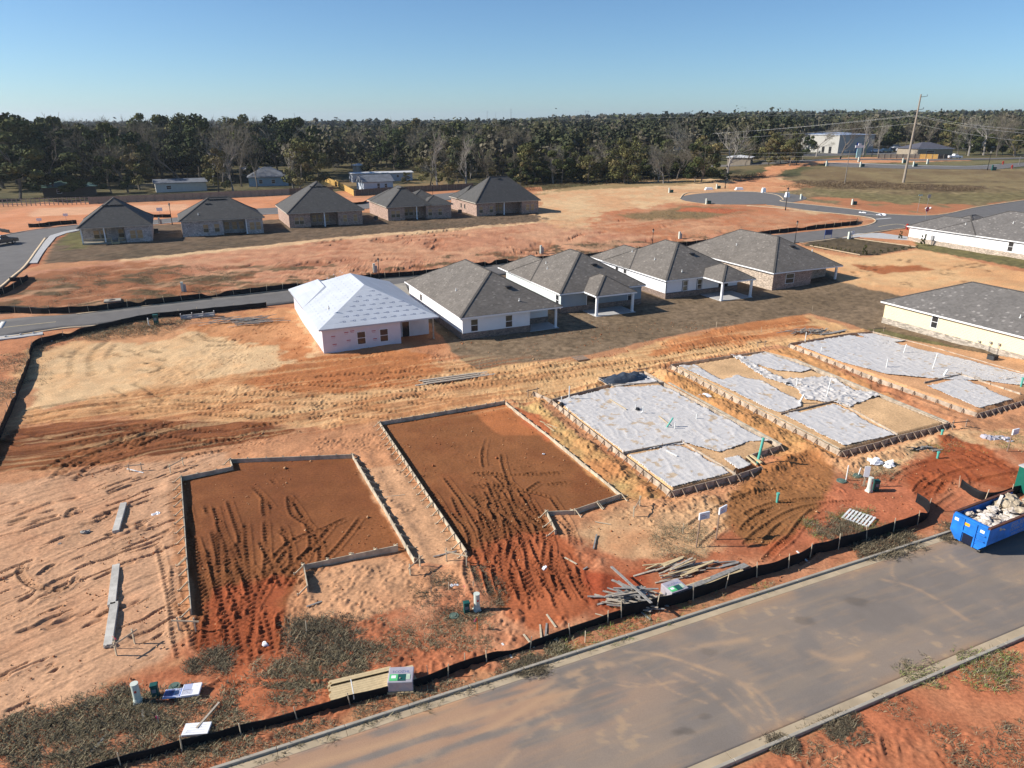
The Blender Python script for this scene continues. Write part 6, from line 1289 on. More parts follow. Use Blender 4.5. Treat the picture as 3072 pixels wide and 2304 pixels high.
# stop sign
e = empty('stop_sign', P(2776, 659), .35, 'red octagonal stop sign at the street corner', 'stop sign'); b = MB(); b.box(-.04, 0, -.3, .04, .05, 2.2); b.build('post', MATS['grey_metal'], e)
oc = [(math.cos(math.radians(22.5 + 45 * k)), math.sin(math.radians(22.5 + 45 * k))) for k in range(8)]; b = MB(); R_ = .62; b._add([(x * R_, -.03, 2.4 + z * R_) for x, z in oc] + [(x * R_, -.005, 2.4 + z * R_) for x, z in oc], [tuple(range(8)), tuple(reversed(range(8, 16)))] + [(i, 8 + i, 8 + (i + 1) % 8, (i + 1) % 8) for i in range(8)]); b.build('border', m_foam, e)
R_ = .56; b = MB(); b._add([(x * R_, -.045, 2.4 + z * R_) for x, z in oc] + [(x * R_, -.031, 2.4 + z * R_) for x, z in oc], [tuple(range(8)), tuple(reversed(range(8, 16)))] + [(i, 8 + i, 8 + (i + 1) % 8, (i + 1) % 8) for i in range(8)]); b.build('panel', M('stop_red', (.55, .015, .03), .5, .04, 3), e)
text('lettering', 'STOP', .40, m_foam, e, Matrix.Translation((-.47, -.047, 2.26)) @ Matrix.Rotation(math.radians(90), 4, 'X'), .003)
post_sign((2778, 638), 'grey back of a diamond street sign near the stop sign', 4.4, .9, .8, MATS['grey_metal'], 'street_sign', .3); post_sign((2752, 638), 'green and white street name sign on a tall post', 4.4, 1.3, .3, M('pale_sign_green', (.4, .55, .5), .5, .1, 3), 'street_sign', .3)
m_red = M('red_hydrant', (.35, .03, .02), .5, .1, 3)
def hydrant(px, label): e = empty('fire_hydrant', P(*px), 0, label, 'fire hydrant', 'red fire hydrants'); b = MB(); b.tube([(0, 0, -.1), (0, 0, .1), (0, 0, .6), (0, 0, .75), (0, 0, .85)], [.2, .14, .14, .18, .05], 12); b.build('barrel', m_red, e); b = MB(); b.tube([(-.25, 0, .5), (.25, 0, .5)], .08, 8); b.build('nozzle', m_red, e); return e
hydrant((2720, 690), 'red hydrant at the corner of the long white house').scale = (1.6,) * 3; hydrant((3035, 506), 'red hydrant far away at the right edge').scale = (1.6,) * 3; hydrant((3008, 494), 'red hydrant beyond the far street on the right').scale = (1.6,) * 3
BOXSET = [(1122 - 250, 700)]
n_ = 0
for px, l in (((2013, 578), 'white and green utility boxes left of the turning circle'), ((2125, 612), 'white and green utility boxes in front of the turning circle'), ((2155, 566), 'white and green utility boxes behind the turning circle'), ((2408, 598), 'pale utility box beyond the side street'), ((2562, 614), 'green and white utility boxes beside the side street'), ((2046, 715), 'pale utility box on the salmon bank, right'), ((1632, 758), 'pale utility box on the salmon bank behind the blue grey house'), ((562, 873), 'short pale utility box on the salmon bank, left'), ((1134, 815), 'pale utility box beside the lamp behind the unfinished house'),
    ((488, 672), 'pale utility box left of the second far house'), ((2484, 498), 'white utility post in the far field, left'), ((2586, 501), 'green and white utility boxes on the far loop street, left'), ((2580, 486), 'small utility posts behind the far loop street'), ((2745, 500), 'green and white utility box on the near kerb of the far loop'), ((2713, 489), 'utility boxes behind the tall pole'), ((2786, 492), 'three small utility posts behind the far loop'), ((2981, 511), 'dark green utility box by the right lamp'), ((2553, 716), 'pale utility box at the model lawn')):
    k = 1.5 if px[1] < 530 else 1.15; e = empty('utility_cabinet', P(*px), .3, l, 'utility cabinet'); b = MB(); b.box(-.7 * k, -.2, -.1, -.4 * k, .2, 1.25 * k); b.build('white_post', m_ped if 'dark' not in l else m_gbox, e); b = MB(); b.box(-.25 * k, -.35, -.1, .55 * k, .35, .75 * k)
    if 'green' in l or 'boxes' in l or 'dark' in l: b.build('green_cabinet', m_gbox, e, bevel=.05)
    else: b = MB(); b.box(-.38 * k, -.15, -.1, -.1 * k, .15, .9 * k); b.build('meter', MATS['grey_metal'], e)
for px, l, w__ in (((2126, 570), 'large white drain culvert piece left behind the turning circle', 2.6), ((2217, 570), 'large white drain culvert piece right behind the turning circle', 2.6), ((2290, 578), 'white box by the turning circle', 1.2), ((2361, 592), 'white box near the lamp by the side street', 1.2)):
    b = MB(); h_ = .8 if w__ > 2 else 1.4; n = len(b.v); b._add([(-w__ / 2, -.6, 0), (w__ / 2, -.6, 0), (w__ / 2, .6, 0), (-w__ / 2, .6, 0), (-w__ * .35, -.4, h_), (w__ * .38, -.4, h_), (w__ * .38, .4, h_), (-w__ * .35, .4, h_)], [(3, 2, 1, 0), (4, 5, 6, 7), (0, 1, 5, 4), (1, 2, 6, 5), (2, 3, 7, 6), (3, 0, 4, 7)]); tag(b.build('concrete_box', m_foam, loc=P(*px), rz=.1, bevel=.08), l, 'concrete box')
# beds and shrubs round the model lawn
bw = MB(); 
for a_, b_ in (((2545, 714), (2750, 742)), ((2430, 738), (2580, 766))): p, q_ = P(*a_), P(*b_); bw.beam(p + Vector((0, 0, .1)), q_ + Vector((0, 0, .1)), .2, .15)
bw.build('path', m_dconc)['kind'] = 'structure'
# ================================================================== WEEDS
m_veg = vmat('dry_leaves', rough=0.9, namt=0, spec=0.1)
def blades(name, label, zones, cat='weeds', seed=1, kind='stuff'):
    """zones: (polygon px, tufts, blades per tuft, tuft radius, blade length, colours, patchiness)"""
    rg = np.random.default_rng(seed); Vs, Cs = [], []
    for (px, n, nb, r_, L_, cols, patch) in zones:
        poly = PW(px); X = [p[0] for p in poly]; Y = [p[1] for p in poly]; N = int(n * 4)
        x = rg.uniform(min(X), max(X), N); y = rg.uniform(min(Y), max(Y), N); ok = sdist(poly, x, y) + rg.normal(0, .4, N) > 0
        if patch > 0: ok &= fbm(x / 2.2, y / 2.2, 131, 3) + rg.normal(0, .05, N) > patch
        x, y = x[ok][:n], y[ok][:n]; k = len(x)
        if k == 0: continue
        sc = rg.uniform(.5, 1.3, k); bx = np.repeat(x, nb) + rg.normal(0, 1, k * nb) * r_ * np.repeat(sc, nb) * .6; by = np.repeat(y, nb) + rg.normal(0, 1, k * nb) * r_ * np.repeat(sc, nb) * .6
        m = k * nb; a = rg.uniform(0, 2 * np.pi, m); el = rg.uniform(.0, .8, m); L = .75 * L_ * rg.uniform(.4, 1.3, m) * np.repeat(sc, nb); wd = rg.uniform(.008, .02, m) * (L_ / .35) ** .6
        dx, dy, dz = np.cos(a) * np.cos(el), np.sin(a) * np.cos(el), np.sin(el); sx, sy = -np.sin(a), np.cos(a); z = T(bx, by) + .02 + rg.uniform(0, .35, m) * L_ * np.repeat(sc, nb) * .45
        p0 = np.stack([bx - sx * wd, by - sy * wd, z], 1); p1 = np.stack([bx + sx * wd, by + sy * wd, z], 1)
        p2 = np.stack([bx + dx * L + sx * wd * .5, by + dy * L + sy * wd * .5, z + dz * L], 1); p3 = np.stack([bx + dx * L - sx * wd * .5, by + dy * L - sy * wd * .5, z + dz * L], 1)
        Vs.append(np.stack([p0, p1, p2, p3], 1).reshape(-1, 3)); ci = np.repeat(rg.integers(0, len(cols), k), nb); ci = np.where(rg.random(m) < .3, rg.integers(0, len(cols), m), ci)
        c = np.array([soil(*q) for q in cols])[ci] * rg.uniform(.65, 1.25, m)[:, None]; Cs.append(np.repeat(c, 4, 0))
    V = np.concatenate(Vs); C = np.concatenate(Cs); q = np.arange(len(V)).reshape(-1, 4); o = npmesh(name, V, q, m_veg, col=C)
    if kind: o['kind'] = kind
    if label: tag(o, label, cat)
    return o
OL = [(152, 138, 114), (184, 166, 136), (126, 112, 88), (104, 92, 72)]; DB = [(122, 108, 92), (92, 80, 68), (150, 134, 112)]; GR = [(138, 150, 78), (118, 134, 66), (160, 164, 98)]
VERGE = [(-200, 2400), (-100, 2180), (0, 2150), (160, 2120), (300, 2050), (400, 2010), (520, 1985), (620, 2000), (760, 2010), (900, 1900), (1100, 1850), (1250, 1790), (1560, 1800), (1560, 1990), (1130, 2130), (760, 2268), (500, 2350), (200, 2500)]
blades('weeds', 'dry grey green weeds along the verge of the near road', [
    ([(-150, 2400), (0, 2160), (170, 2125), (330, 2060), (400, 2080), (480, 2200), (520, 2290), (300, 2400)], 1350, 12, .28, .34, OL + DB + DB, .49),
    ([(380, 2010), (640, 1990), (700, 2060), (760, 2180), (540, 2290), (420, 2200), (380, 2090)], 620, 12, .26, .30, OL + DB, .47),
    ([(400, 2330), (760, 2190), (1130, 2110), (1540, 1970), (1560, 2010), (1130, 2145), (760, 2262), (500, 2340)], 900, 12, .24, .28, OL + DB, .44),
    ([(760, 2000), (1150, 1930), (1230, 2010), (1000, 2090), (800, 2120)], 800, 12, .26, .30, OL + DB, .40),
    ([(1130, 1830), (1260, 1840), (1560, 1850), (1560, 1930), (1250, 1960), (1150, 1900)], 420, 12, .22, .24, OL, .48),
    ([(1560, 1950), (1700, 1905), (2300, 1720), (2300, 1770), (1900, 1900), (1560, 2015)], 420, 12, .22, .26, OL + GR, .5),
    ([(1950, 1560), (2120, 1590), (2140, 1680), (1960, 1680)], 300, 10, .25, .22, OL, .42),
    ([(2400, 1560), (2640, 1520), (2700, 1590), (2480, 1650)], 420, 10, .25, .25, OL + GR, .45),
    ([(2600, 1380), (2880, 1300), (3072, 1290), (3072, 1360), (2850, 1350), (2680, 1400)], 420, 10, .3, .24, OL + GR, .46),
    ([(2560, 1470), (2700, 1420), (2640, 1400), (2540, 1420)], 160, 10, .2, .25, OL, 0),
    ([(2500, 2160), (3072, 1920), (3300, 1900), (3300, 2304), (2400, 2400), (2240, 2320)], 850, 12, .24, .24, OL + DB, .55),
    ([(2700, 2030), (2960, 1950), (3072, 1960), (3000, 2080), (2820, 2090)], 260, 12, .24, .28, OL + GR, .42)], seed=5)
blades('weeds', 'olive and brown weeds around the light field and on the salmon bank', [
    ([(-100, 1340), (0, 1060), (90, 1040), (240, 1000), (500, 950), (640, 930), (640, 950), (420, 1000), (260, 1010), (110, 1060), (0, 1330)], 1700, 9, .4, .40, OL + DB, .40),
    ([(240, 990), (420, 955), (560, 965), (500, 1000), (380, 1012), (260, 1024)], 420, 12, .4, .5, DB + OL, .2),
    ([(110, 1080), (220, 1060), (190, 1160), (70, 1230), (90, 1150)], 130, 8, .35, .3, OL + DB, .48),
    ([(0, 940), (60, 860), (300, 800), (700, 800), (700, 880), (362, 915)], 1300, 8, .5, .38, OL + DB, .50),
    ([(700, 860), (1500, 750), (2300, 668), (2560, 660), (2560, 672), (2000, 730), (1500, 782), (1100, 834), (800, 870)], 1500, 8, .6, .42, OL + DB, .50),
    ([(1880, 640), (2240, 628), (2240, 650), (1900, 665)], 400, 8, .6, .4, OL, .40)], seed=9)
blades('dry_grass', 'dead brown brush across the field below the tall power pole', [([(2340, 560), (2420, 545), (2700, 550), (2960, 566), (2900, 574), (2560, 568), (2400, 566)], 1500, 10, 1.0, .9, [(150, 124, 98), (168, 142, 110), (128, 104, 84)], .42),
    ([(2150, 535), (2290, 520), (2300, 535), (2220, 545)], 300, 10, 1.0, 1.5, [(112, 90, 74), (92, 76, 62)], .3), ([(1560, 560), (2140, 524), (2140, 532), (1560, 576)], 600, 10, .9, 1.2, [(122, 98, 76), (92, 78, 60)], .35)], seed=10)
for k, (px, n, r_, lab, L_) in enumerate((([(862, 1930), (870, 1870), (960, 1850), (1060, 1870), (1100, 1930), (1040, 1980), (930, 1970)], 300, .3, 'large dark dead shrub in front of the left pad', .55), ([(1230, 1790), (1290, 1740), (1400, 1700), (1470, 1720), (1510, 1790), (1500, 1850), (1380, 1870), (1300, 1860)], 330, .3, 'spreading dead shrub around the middle pedestal', .42),
    ([(2550, 1620), (2640, 1590), (2740, 1600), (2740, 1650), (2640, 1680), (2570, 1670)], 260, .3, 'dead shrub hanging over the kerb near the blue dumpster', .6), ([(2440, 1590), (2540, 1560), (2580, 1580), (2500, 1620)], 140, .25, 'dead shrub behind the silt fence below the bleached pallet', .45),
    ([(2820, 1620), (2860, 1570), (2880, 1590), (2850, 1630)], 90, .25, 'small dead shrub left of the blue dumpster', .4), ([(1505, 1990), (1570, 1960), (1640, 1970), (1640, 2010), (1560, 2030)], 160, .22, 'dead shrub on the kerb in front of the silt fence', .38), ([(1640, 1950), (1690, 1930), (1700, 1960), (1660, 1975)], 70, .2, 'small grey grass clump near the kerb', .4),
    ([(2470, 2180), (2570, 2150), (2580, 2210), (2520, 2230)], 150, .25, 'dark shrub by the kerb in the lower right corner', .35), ([(2300, 2220), (2370, 2210), (2400, 2250), (2340, 2260)], 80, .22, 'dead bush at the kerb on the lower right', .35),
    ([(600, 1960), (680, 1940), (700, 1990), (640, 2020)], 110, .25, 'dead shrub at the front left corner of the left pad', .4), ([(560, 300 + 1690), (590, 1980), (600, 2010), (560, 2020)], 40, .2, 'small dead shrub left of the left pad', .35))):
    blades('dead_shrub', lab, [(px, int(n * .9), 22, r_ * 1.1, L_ * .65, DB if k not in (6,) else OL, 0)], 'shrub', seed=40 + k, kind=None)
# ================================================================== TREES
m_bark = M('bark', (0.16, 0.135, 0.11), .9, .2, 3); m_barkp = M('pale_bark', (0.30, 0.27, 0.24), .9, .2, 3); m_twig = vmat('twigs', rough=.9, namt=0, spec=.1)
def leafcards(pts, nrm, size, cols, rg, elong=1.0):
    n = len(pts); a = rg.normal(0, 1, (n, 3)); a -= (a * nrm).sum(1)[:, None] * nrm * .6; a /= np.linalg.norm(a, axis=1)[:, None] + 1e-9; b = np.cross(nrm, a); b /= np.linalg.norm(b, axis=1)[:, None] + 1e-9
    s = size * rg.uniform(.55, 1.3, n)[:, None]; V = np.stack([pts - a * s * elong - b * s * .5, pts + a * s * .2 - b * s, pts + a * s * elong + b * s * .3, pts - a * s * .3 + b * s], 1).reshape(-1, 3); return V, np.repeat(cols, 4, 0)
TREES = {}
def limb_mesh(r, h, lean=.05, levels=4, spread=.55, base_r=.28, trunk_frac=.35, nb=3, mesh=None, ends=None, taper=.62, minr=.03):
    mb = mesh or MB(); ends = ends if ends is not None else []
    def grow(p, d, L, rad, lv):
        pts = [p]; q = p; dd = d.copy(); n = 3
        for i in range(n):
            dd = (dd + Vector((r.gauss(0, .13), r.gauss(0, .13), r.gauss(.03, .06)))).normalized(); q = q + dd * L / n; pts.append(q)
        mb.tube(pts, [rad * (1 - (1 - taper) * i / n) for i in range(n + 1)], 5 if lv > levels - 2 else 3, cap=False)
        if lv <= 0: ends.append((q, dd)); return
        k = nb + (r.random() > .5)
        for j in range(k):
            ax = dd.orthogonal().normalized(); ax.rotate(Matrix.Rotation(r.random() * 6.28, 4, dd)); nd = (dd + ax * spread * r.uniform(.6, 1.35) + Vector((0, 0, .12))).normalized()
            st = pts[-1] if j < 2 else pts[r.choice([1, 2])]
            grow(st, nd, L * r.uniform(.58, .85), max(rad * taper * r.uniform(.6, .85), minr), lv - 1)
    grow(Vector((0, 0, -.3)), Vector((r.gauss(0, lean), r.gauss(0, lean), 1)).normalized(), h * trunk_frac, base_r, levels); return mb, ends
def make_tree(kind, seed, h):
    r = random.Random(seed); rg = np.random.default_rng(seed); e = empty({'oak': 'evergreen_tree', 'olive': 'leafy_tree', 'pine': 'pine_tree', 'bare': 'bare_tree', 'pale': 'bare_tree'}[kind], (0, 0, 0))
    if kind in ('oak', 'olive', 'pine'):
        tf = .42 if kind != 'pine' else .68; mb, ends = limb_mesh(r, h, .06, 2, .6, .30, tf, 3, minr=.06); mb.build('trunk', m_bark, e)
        if kind == 'pine': lob = [(Vector((r.gauss(0, h * .09), r.gauss(0, h * .09), h * r.uniform(.62, .98))), h * r.uniform(.06, .12)) for _ in range(16)]
        else:
            lob = []
            for _ in range(19 if kind == 'oak' else 22):
                a = r.random() * 6.28; t = r.random(); rr = h * (.40 if kind == 'oak' else .30) * math.sqrt(t); z = h * (r.uniform(.25, .95) - .25 * t) ; lob.append((Vector((rr * math.cos(a), rr * math.sin(a), max(z, h * .16))), h * r.uniform(.05, .125)))
        P_, N_, C_ = [], [], []
        pal = {'oak': [(84, 92, 58), (102, 106, 64), (66, 76, 48)], 'olive': [(138, 130, 84), (116, 114, 72), (154, 136, 94)], 'pine': [(92, 108, 64), (110, 122, 72), (76, 90, 56)]}[kind]; pal = np.array([soil(*c) for c in pal]) * .72
        tot = {'oak': 5200, 'olive': 3600, 'pine': 2600}[kind]
        for c, rad in lob:
            n = int(tot / len(lob)); v = rg.normal(0, 1, (n, 3)); v /= np.linalg.norm(v, axis=1)[:, None]; rr = rad * rg.uniform(.45, 1.15, n) ** .6
            P_.append(np.array(c)[None, :] + v * rr[:, None] * np.array([1.15, 1.15, .8])); N_.append(v + rg.normal(0, .45, (n, 3))); cc = pal[rg.integers(0, len(pal))] * rg.uniform(.7, 1.3); C_.append(cc[None, :] * rg.uniform(.7, 1.3, n)[:, None])
        Pn = np.concatenate(P_); Nn = np.concatenate(N_); Nn /= np.linalg.norm(Nn, axis=1)[:, None]; V, C = leafcards(Pn, Nn, {'oak': .30, 'olive': .25, 'pine': .27}[kind], np.concatenate(C_), rg)
        npmesh('crown', V, np.arange(len(V)).reshape(-1, 4), m_twig, e, col=C)
    else:
        mb, ends = limb_mesh(r, h, .05, 4, .50, .26 if kind == 'bare' else .34, .30, 3, minr=.028); mb.build('trunk', m_bark if kind == 'bare' else m_barkp, e)
        r.shuffle(ends); ends = ends[:900]; P_ = []; nt_ = 8
        base = np.array([e_[0][:] for e_ in ends]); dr = np.array([e_[1][:] for e_ in ends]); base = np.repeat(base, nt_, 0); dr = np.repeat(dr, nt_, 0); n = len(base)
        d2 = dr + rg.normal(0, .55, (n, 3)); d2 /= np.linalg.norm(d2, axis=1)[:, None]; L = rg.uniform(.5, 1.5, n)[:, None]; s = np.cross(d2, rg.normal(0, 1, (n, 3))); s /= np.linalg.norm(s, axis=1)[:, None]; wd = .016
        V = np.stack([base - s * wd, base + s * wd, base + d2 * L + s * wd * .4, base + d2 * L - s * wd * .4], 1).reshape(-1, 3); cc = np.array(soil(*((150, 138, 122) if kind == 'bare' else (178, 168, 154)))) * .75
        npmesh('crown', V, np.arange(len(V)).reshape(-1, 4), m_twig, e, col=np.repeat(cc[None, :] * rg.uniform(.7, 1.25, n)[:, None], 4, 0))
    zs = max(v.co.z for c in e.children for v in c.data.vertices); e['h'] = zs; return e
PROTO = {}
for k, (kind, n, h) in enumerate((('oak', 3, 17.0), ('olive', 3, 15.0), ('pine', 2, 21.0), ('bare', 3, 17.0), ('pale', 2, 18.0))):
    PROTO[kind] = [make_tree(kind, 100 + 10 * k + j, h) for j in range(n)]
USED = set()
def plant(kind, px, py, h, label, group, wide=1.0, xy=None):
    pr = PROTO[kind][rnd.randrange(len(PROTO[kind]))]; p = P(px, py) if xy is None else Vector((xy[0], xy[1], Tf(*xy))); s = h / pr['h']; sc = (s * wide, s * wide, s)
    if pr.name not in USED:
        USED.add(pr.name); pr.location = p; pr.scale = sc; pr.rotation_euler = (0, 0, rnd.random() * 6.28); tag(pr, label, 'tree', group); KIDS.setdefault(pr.name, [c for c in bpy.data.objects if c.parent == pr]); return pr
    c = copy_tree(pr, p, rnd.random() * 6.28, sc, label, group); tag(c, label, 'tree', group); return c
# single trees that stand out
for a in (('oak', 15, 566, 25, 'tallest dark oak rising at the far left edge', 1.4), ('oak', 118, 560, 23, 'tall dark oak behind the two live oaks at the left', 1.3), ('oak', 655, 535, 25, 'tall dark oak left of the blue house roof', 1.3), ('oak', 60, 596, 17, 'huge dark live oak at the left edge behind the fence', 1.5), ('oak', 170, 590, 16, 'second dark live oak right of the huge one', 1.3), ('bare', 250, 545, 24, 'tall bare tree above the green roofed house', 1.0), ('bare', 300, 560, 20, 'bare tree right of the green roofed house', 1.1), ('oak', 335, 580, 13, 'dark evergreen between the green roof and the pale ranch house', 1.0), ('bare', 385, 578, 17, 'grey bare tree in front of the evergreens', 1.1), ('olive', 420, 570, 15, 'olive tree left of the pale ranch house', 1.1),
    ('pine', 485, 540, 23, 'tall pine with a flat top above the pale ranch house', 1.2), ('bare', 545, 556, 19, 'bare tree behind the pale ranch house', 1.2), ('oak', 600, 545, 24, 'tall dark evergreen behind the pale ranch house', 1.0), ('olive', 655, 575, 14, 'olive tree right of the pale ranch house', 1.0), ('pale', 700, 575, 18, 'pale bare tree left of the blue house', 1.0), ('bare', 725, 560, 22, 'bare tree just left of the blue house', 1.0), ('bare', 770, 565, 16, 'thin bare tree in front of the blue house', .8),
    ('oak', 835, 520, 25, 'tall rounded evergreen behind the blue house', 1.0), ('oak', 905, 530, 25, 'tall dark evergreen right of the blue house', .9), ('olive', 900, 568, 17, 'broad olive tree beside the yellow new fence', 1.1), ('olive', 960, 562, 15, 'olive tree at the bend of the yellow new fence', .9), ('pale', 880, 566, 15, 'pale leaning bare tree beside the blue house', 1.0), ('oak', 1185, 515, 16, 'round dark tree behind the long mobile home', 1.2), ('olive', 1110, 520, 9, 'small drooping tree behind the mobile home', 1.3), ('olive', 1218, 549, 4, 'round clipped shrub beside the mobile home', 1.3),
    ('pale', 1312, 562, 20, 'large white barked tree right of the mobile home', 1.1), ('pale', 1398, 556, 18, 'wide pale bare tree behind the rightmost far house', 1.2), ('olive', 1290, 556, 12, 'olive tree under the white barked tree', 1.1), ('olive', 1345, 560, 9, 'low olive shrub tree by the long fence', 1.2),
    ('pale', 2180, 540, 19, 'lone pale bare tree beyond the turning circle', 1.1), ('pale', 2085, 520, 20, 'tall bare tree at the right end of the thick wood', 1.1), ('oak', 2172, 541, 4, 'low bush at the foot of the lone bare tree', 1.2), ('bare', 2520, 478, 17, 'bare tree in front of the white warehouse, left', 1.1), ('pale', 2448, 470, 15, 'bare tree in front of the white warehouse, middle', 1.1), ('pale', 2590, 470, 18, 'bare tree right of the white warehouse', 1.0), ('pale', 2635, 468, 16, 'bare tree by the parked cars', 1.0),
    ('pale', 2905, 468, 19, 'pale sycamore right of the low tan building', 1.0), ('pale', 2950, 466, 18, 'second pale bare tree right of the low tan building', 1.0), ('bare', 2990, 470, 19, 'bare tree above the green shrubs at the right', 1.0), ('bare', 3045, 470, 20, 'bare tree at the right edge', 1.0)):
    plant(a[0], a[1], a[2], a[3], a[4], None, a[5])
LB = {'oak': 'dark evergreen tree in the wood behind the houses', 'olive': 'olive brown tree in the wood behind the houses', 'pine': 'pine rising out of the wood behind the houses', 'bare': 'grey leafless tree in the wood behind the houses', 'pale': 'pale leafless tree in the wood behind the houses'}
XN = ((95, 'at the left edge'), (230, 'above the green roofed house'), (370, 'left of the pale ranch house'), (520, 'above the pale ranch house'), (690, 'between the ranch and the blue house'), (850, 'above the blue house'), (1000, 'above the yellow new fence'), (1240, 'above the mobile home'), (1420, 'right of the mobile home'),
    (1560, 'behind the rightmost far house'), (1720, 'in the left third of the thick wood'), (1900, 'in the middle of the thick wood'), (2140, 'at the right end of the thick wood'), (2330, 'left of the warehouse'), (2560, 'by the warehouse'), (2740, 'behind the parked cars'), (2890, 'behind the low tan house'), (3000, 'right of the low tan house'), (4000, 'at the right edge'))
def where(x, y, rows):
    p = [q for a, q in XN if x <= a][0]; r_ = 'front row' if y > max(rows) - 10 else ('back row' if y < min(rows) + 12 else 'middle row'); return p + ', ' + r_
def belt(x0, x1, rows, n, kinds, hs, lab, avoid=()):
    for k in range(n):
        y = rows[k % len(rows)] + rnd.uniform(-4, 4); x = x0 + (x1 - x0) * ((k * .618034) % 1) + rnd.uniform(-8, 8)
        if any(a <= x <= b and c <= y for a, b, c in avoid): y = min(c for a, b, c in avoid if a <= x <= b) - rnd.uniform(2, 14)
        kind = rnd.choice(kinds); plant(kind, x, y, rnd.uniform(*hs) * (1.12 if kind == 'pine' else 1), {'oak': 'dark evergreen tree ', 'olive': 'olive brown tree ', 'pine': 'tall pine ', 'bare': 'grey leafless tree ', 'pale': 'pale leafless tree '}[kind] + (where(x, y, rows) if x > 1560 or 's' not in lab else where(x, y, rows).replace(where(x, y, rows).split(',')[0], 'at the left end of the thick wood')), lab['g'])
LA = dict(LB, g='trees in the wood behind the far houses')
AV = ((120, 310, 548), (440, 640, 540), (730, 880, 505), (800, 1250, 508))
belt(-60, 820, (556, 544, 530, 514, 496, 478), 92, ['oak', 'bare', 'bare', 'olive', 'bare', 'oak', 'pale'], (17, 26), LA, AV)
belt(820, 1560, (530, 516, 502, 488, 472), 58, ['oak', 'olive', 'bare', 'pine', 'bare', 'bare'], (15, 23), LA, AV)
LC = {k: v.replace('in the wood behind the houses', 'in the thick wood beside the bare lots').replace('out of the wood behind the houses', 'out of the thick wood beside the bare lots') for k, v in LB.items()}; LC['g'] = 'trees in the thick wood beside the bare lots'; LC['s'] = ' of the bare lots wood'
belt(1380, 2110, (548, 538, 528), 60, ['oak', 'olive', 'bare', 'olive', 'bare', 'pale'], (9, 15), LC)
for k in range(26): x = 1560 + 560 * k / 25; plant('oak', x, 553 - (x - 1560) * .045 + rnd.uniform(-3, 3), rnd.uniform(5, 8), 'low dark tree at the edge of the thick wood, ' + ('left part' if k < 8 else 'middle part' if k < 17 else 'right part'), 'low edge trees of the thick wood', 1.3)
LD = {k: v.replace('in the wood behind the houses', 'by the highway on the right').replace('out of the wood behind the houses', 'up by the highway on the right') for k, v in LB.items()}; LD['g'] = 'trees along the highway on the right'
belt(2230, 2420, (494, 486, 478), 14, ['oak', 'olive', 'bare'], (9, 13), LD); belt(2650, 3100, (452, 446, 440), 26, ['oak', 'oak', 'olive', 'bare'], (12, 18), LD); belt(2880, 3110, (466, 462), 10, ['oak', 'olive', 'bare'], (7, 12), LD)
# saplings and shrubs of the model lawn
for px, h, l in (((2592, 765), 2.2, 'young shrub at the front corner of the model lawn'), ((2767, 738), 2.6, 'young tree at the corner of the long white house'), ((2700, 718), 1.8, 'small dark shrub by the driveway of the long white house')):
    q_ = P(*px); c = plant('oak', 0, 0, h, l, None, .45, xy=(q_.x, q_.y)); 
for k in range(20):
    x, y = (2440 + 150 * k / 11, 740 + 24 * k / 11) if k < 12 else (2600 + 150 * (k - 12) / 7, 764 - 20 * (k - 12) / 7)
    q_ = P(x, y); c = plant('oak' if k > 12 else 'olive', 0, 0, .7, 'low shrub in the mulch bed edging the model lawn', 'low shrubs edging the model lawn', .9, xy=(q_.x, q_.y))
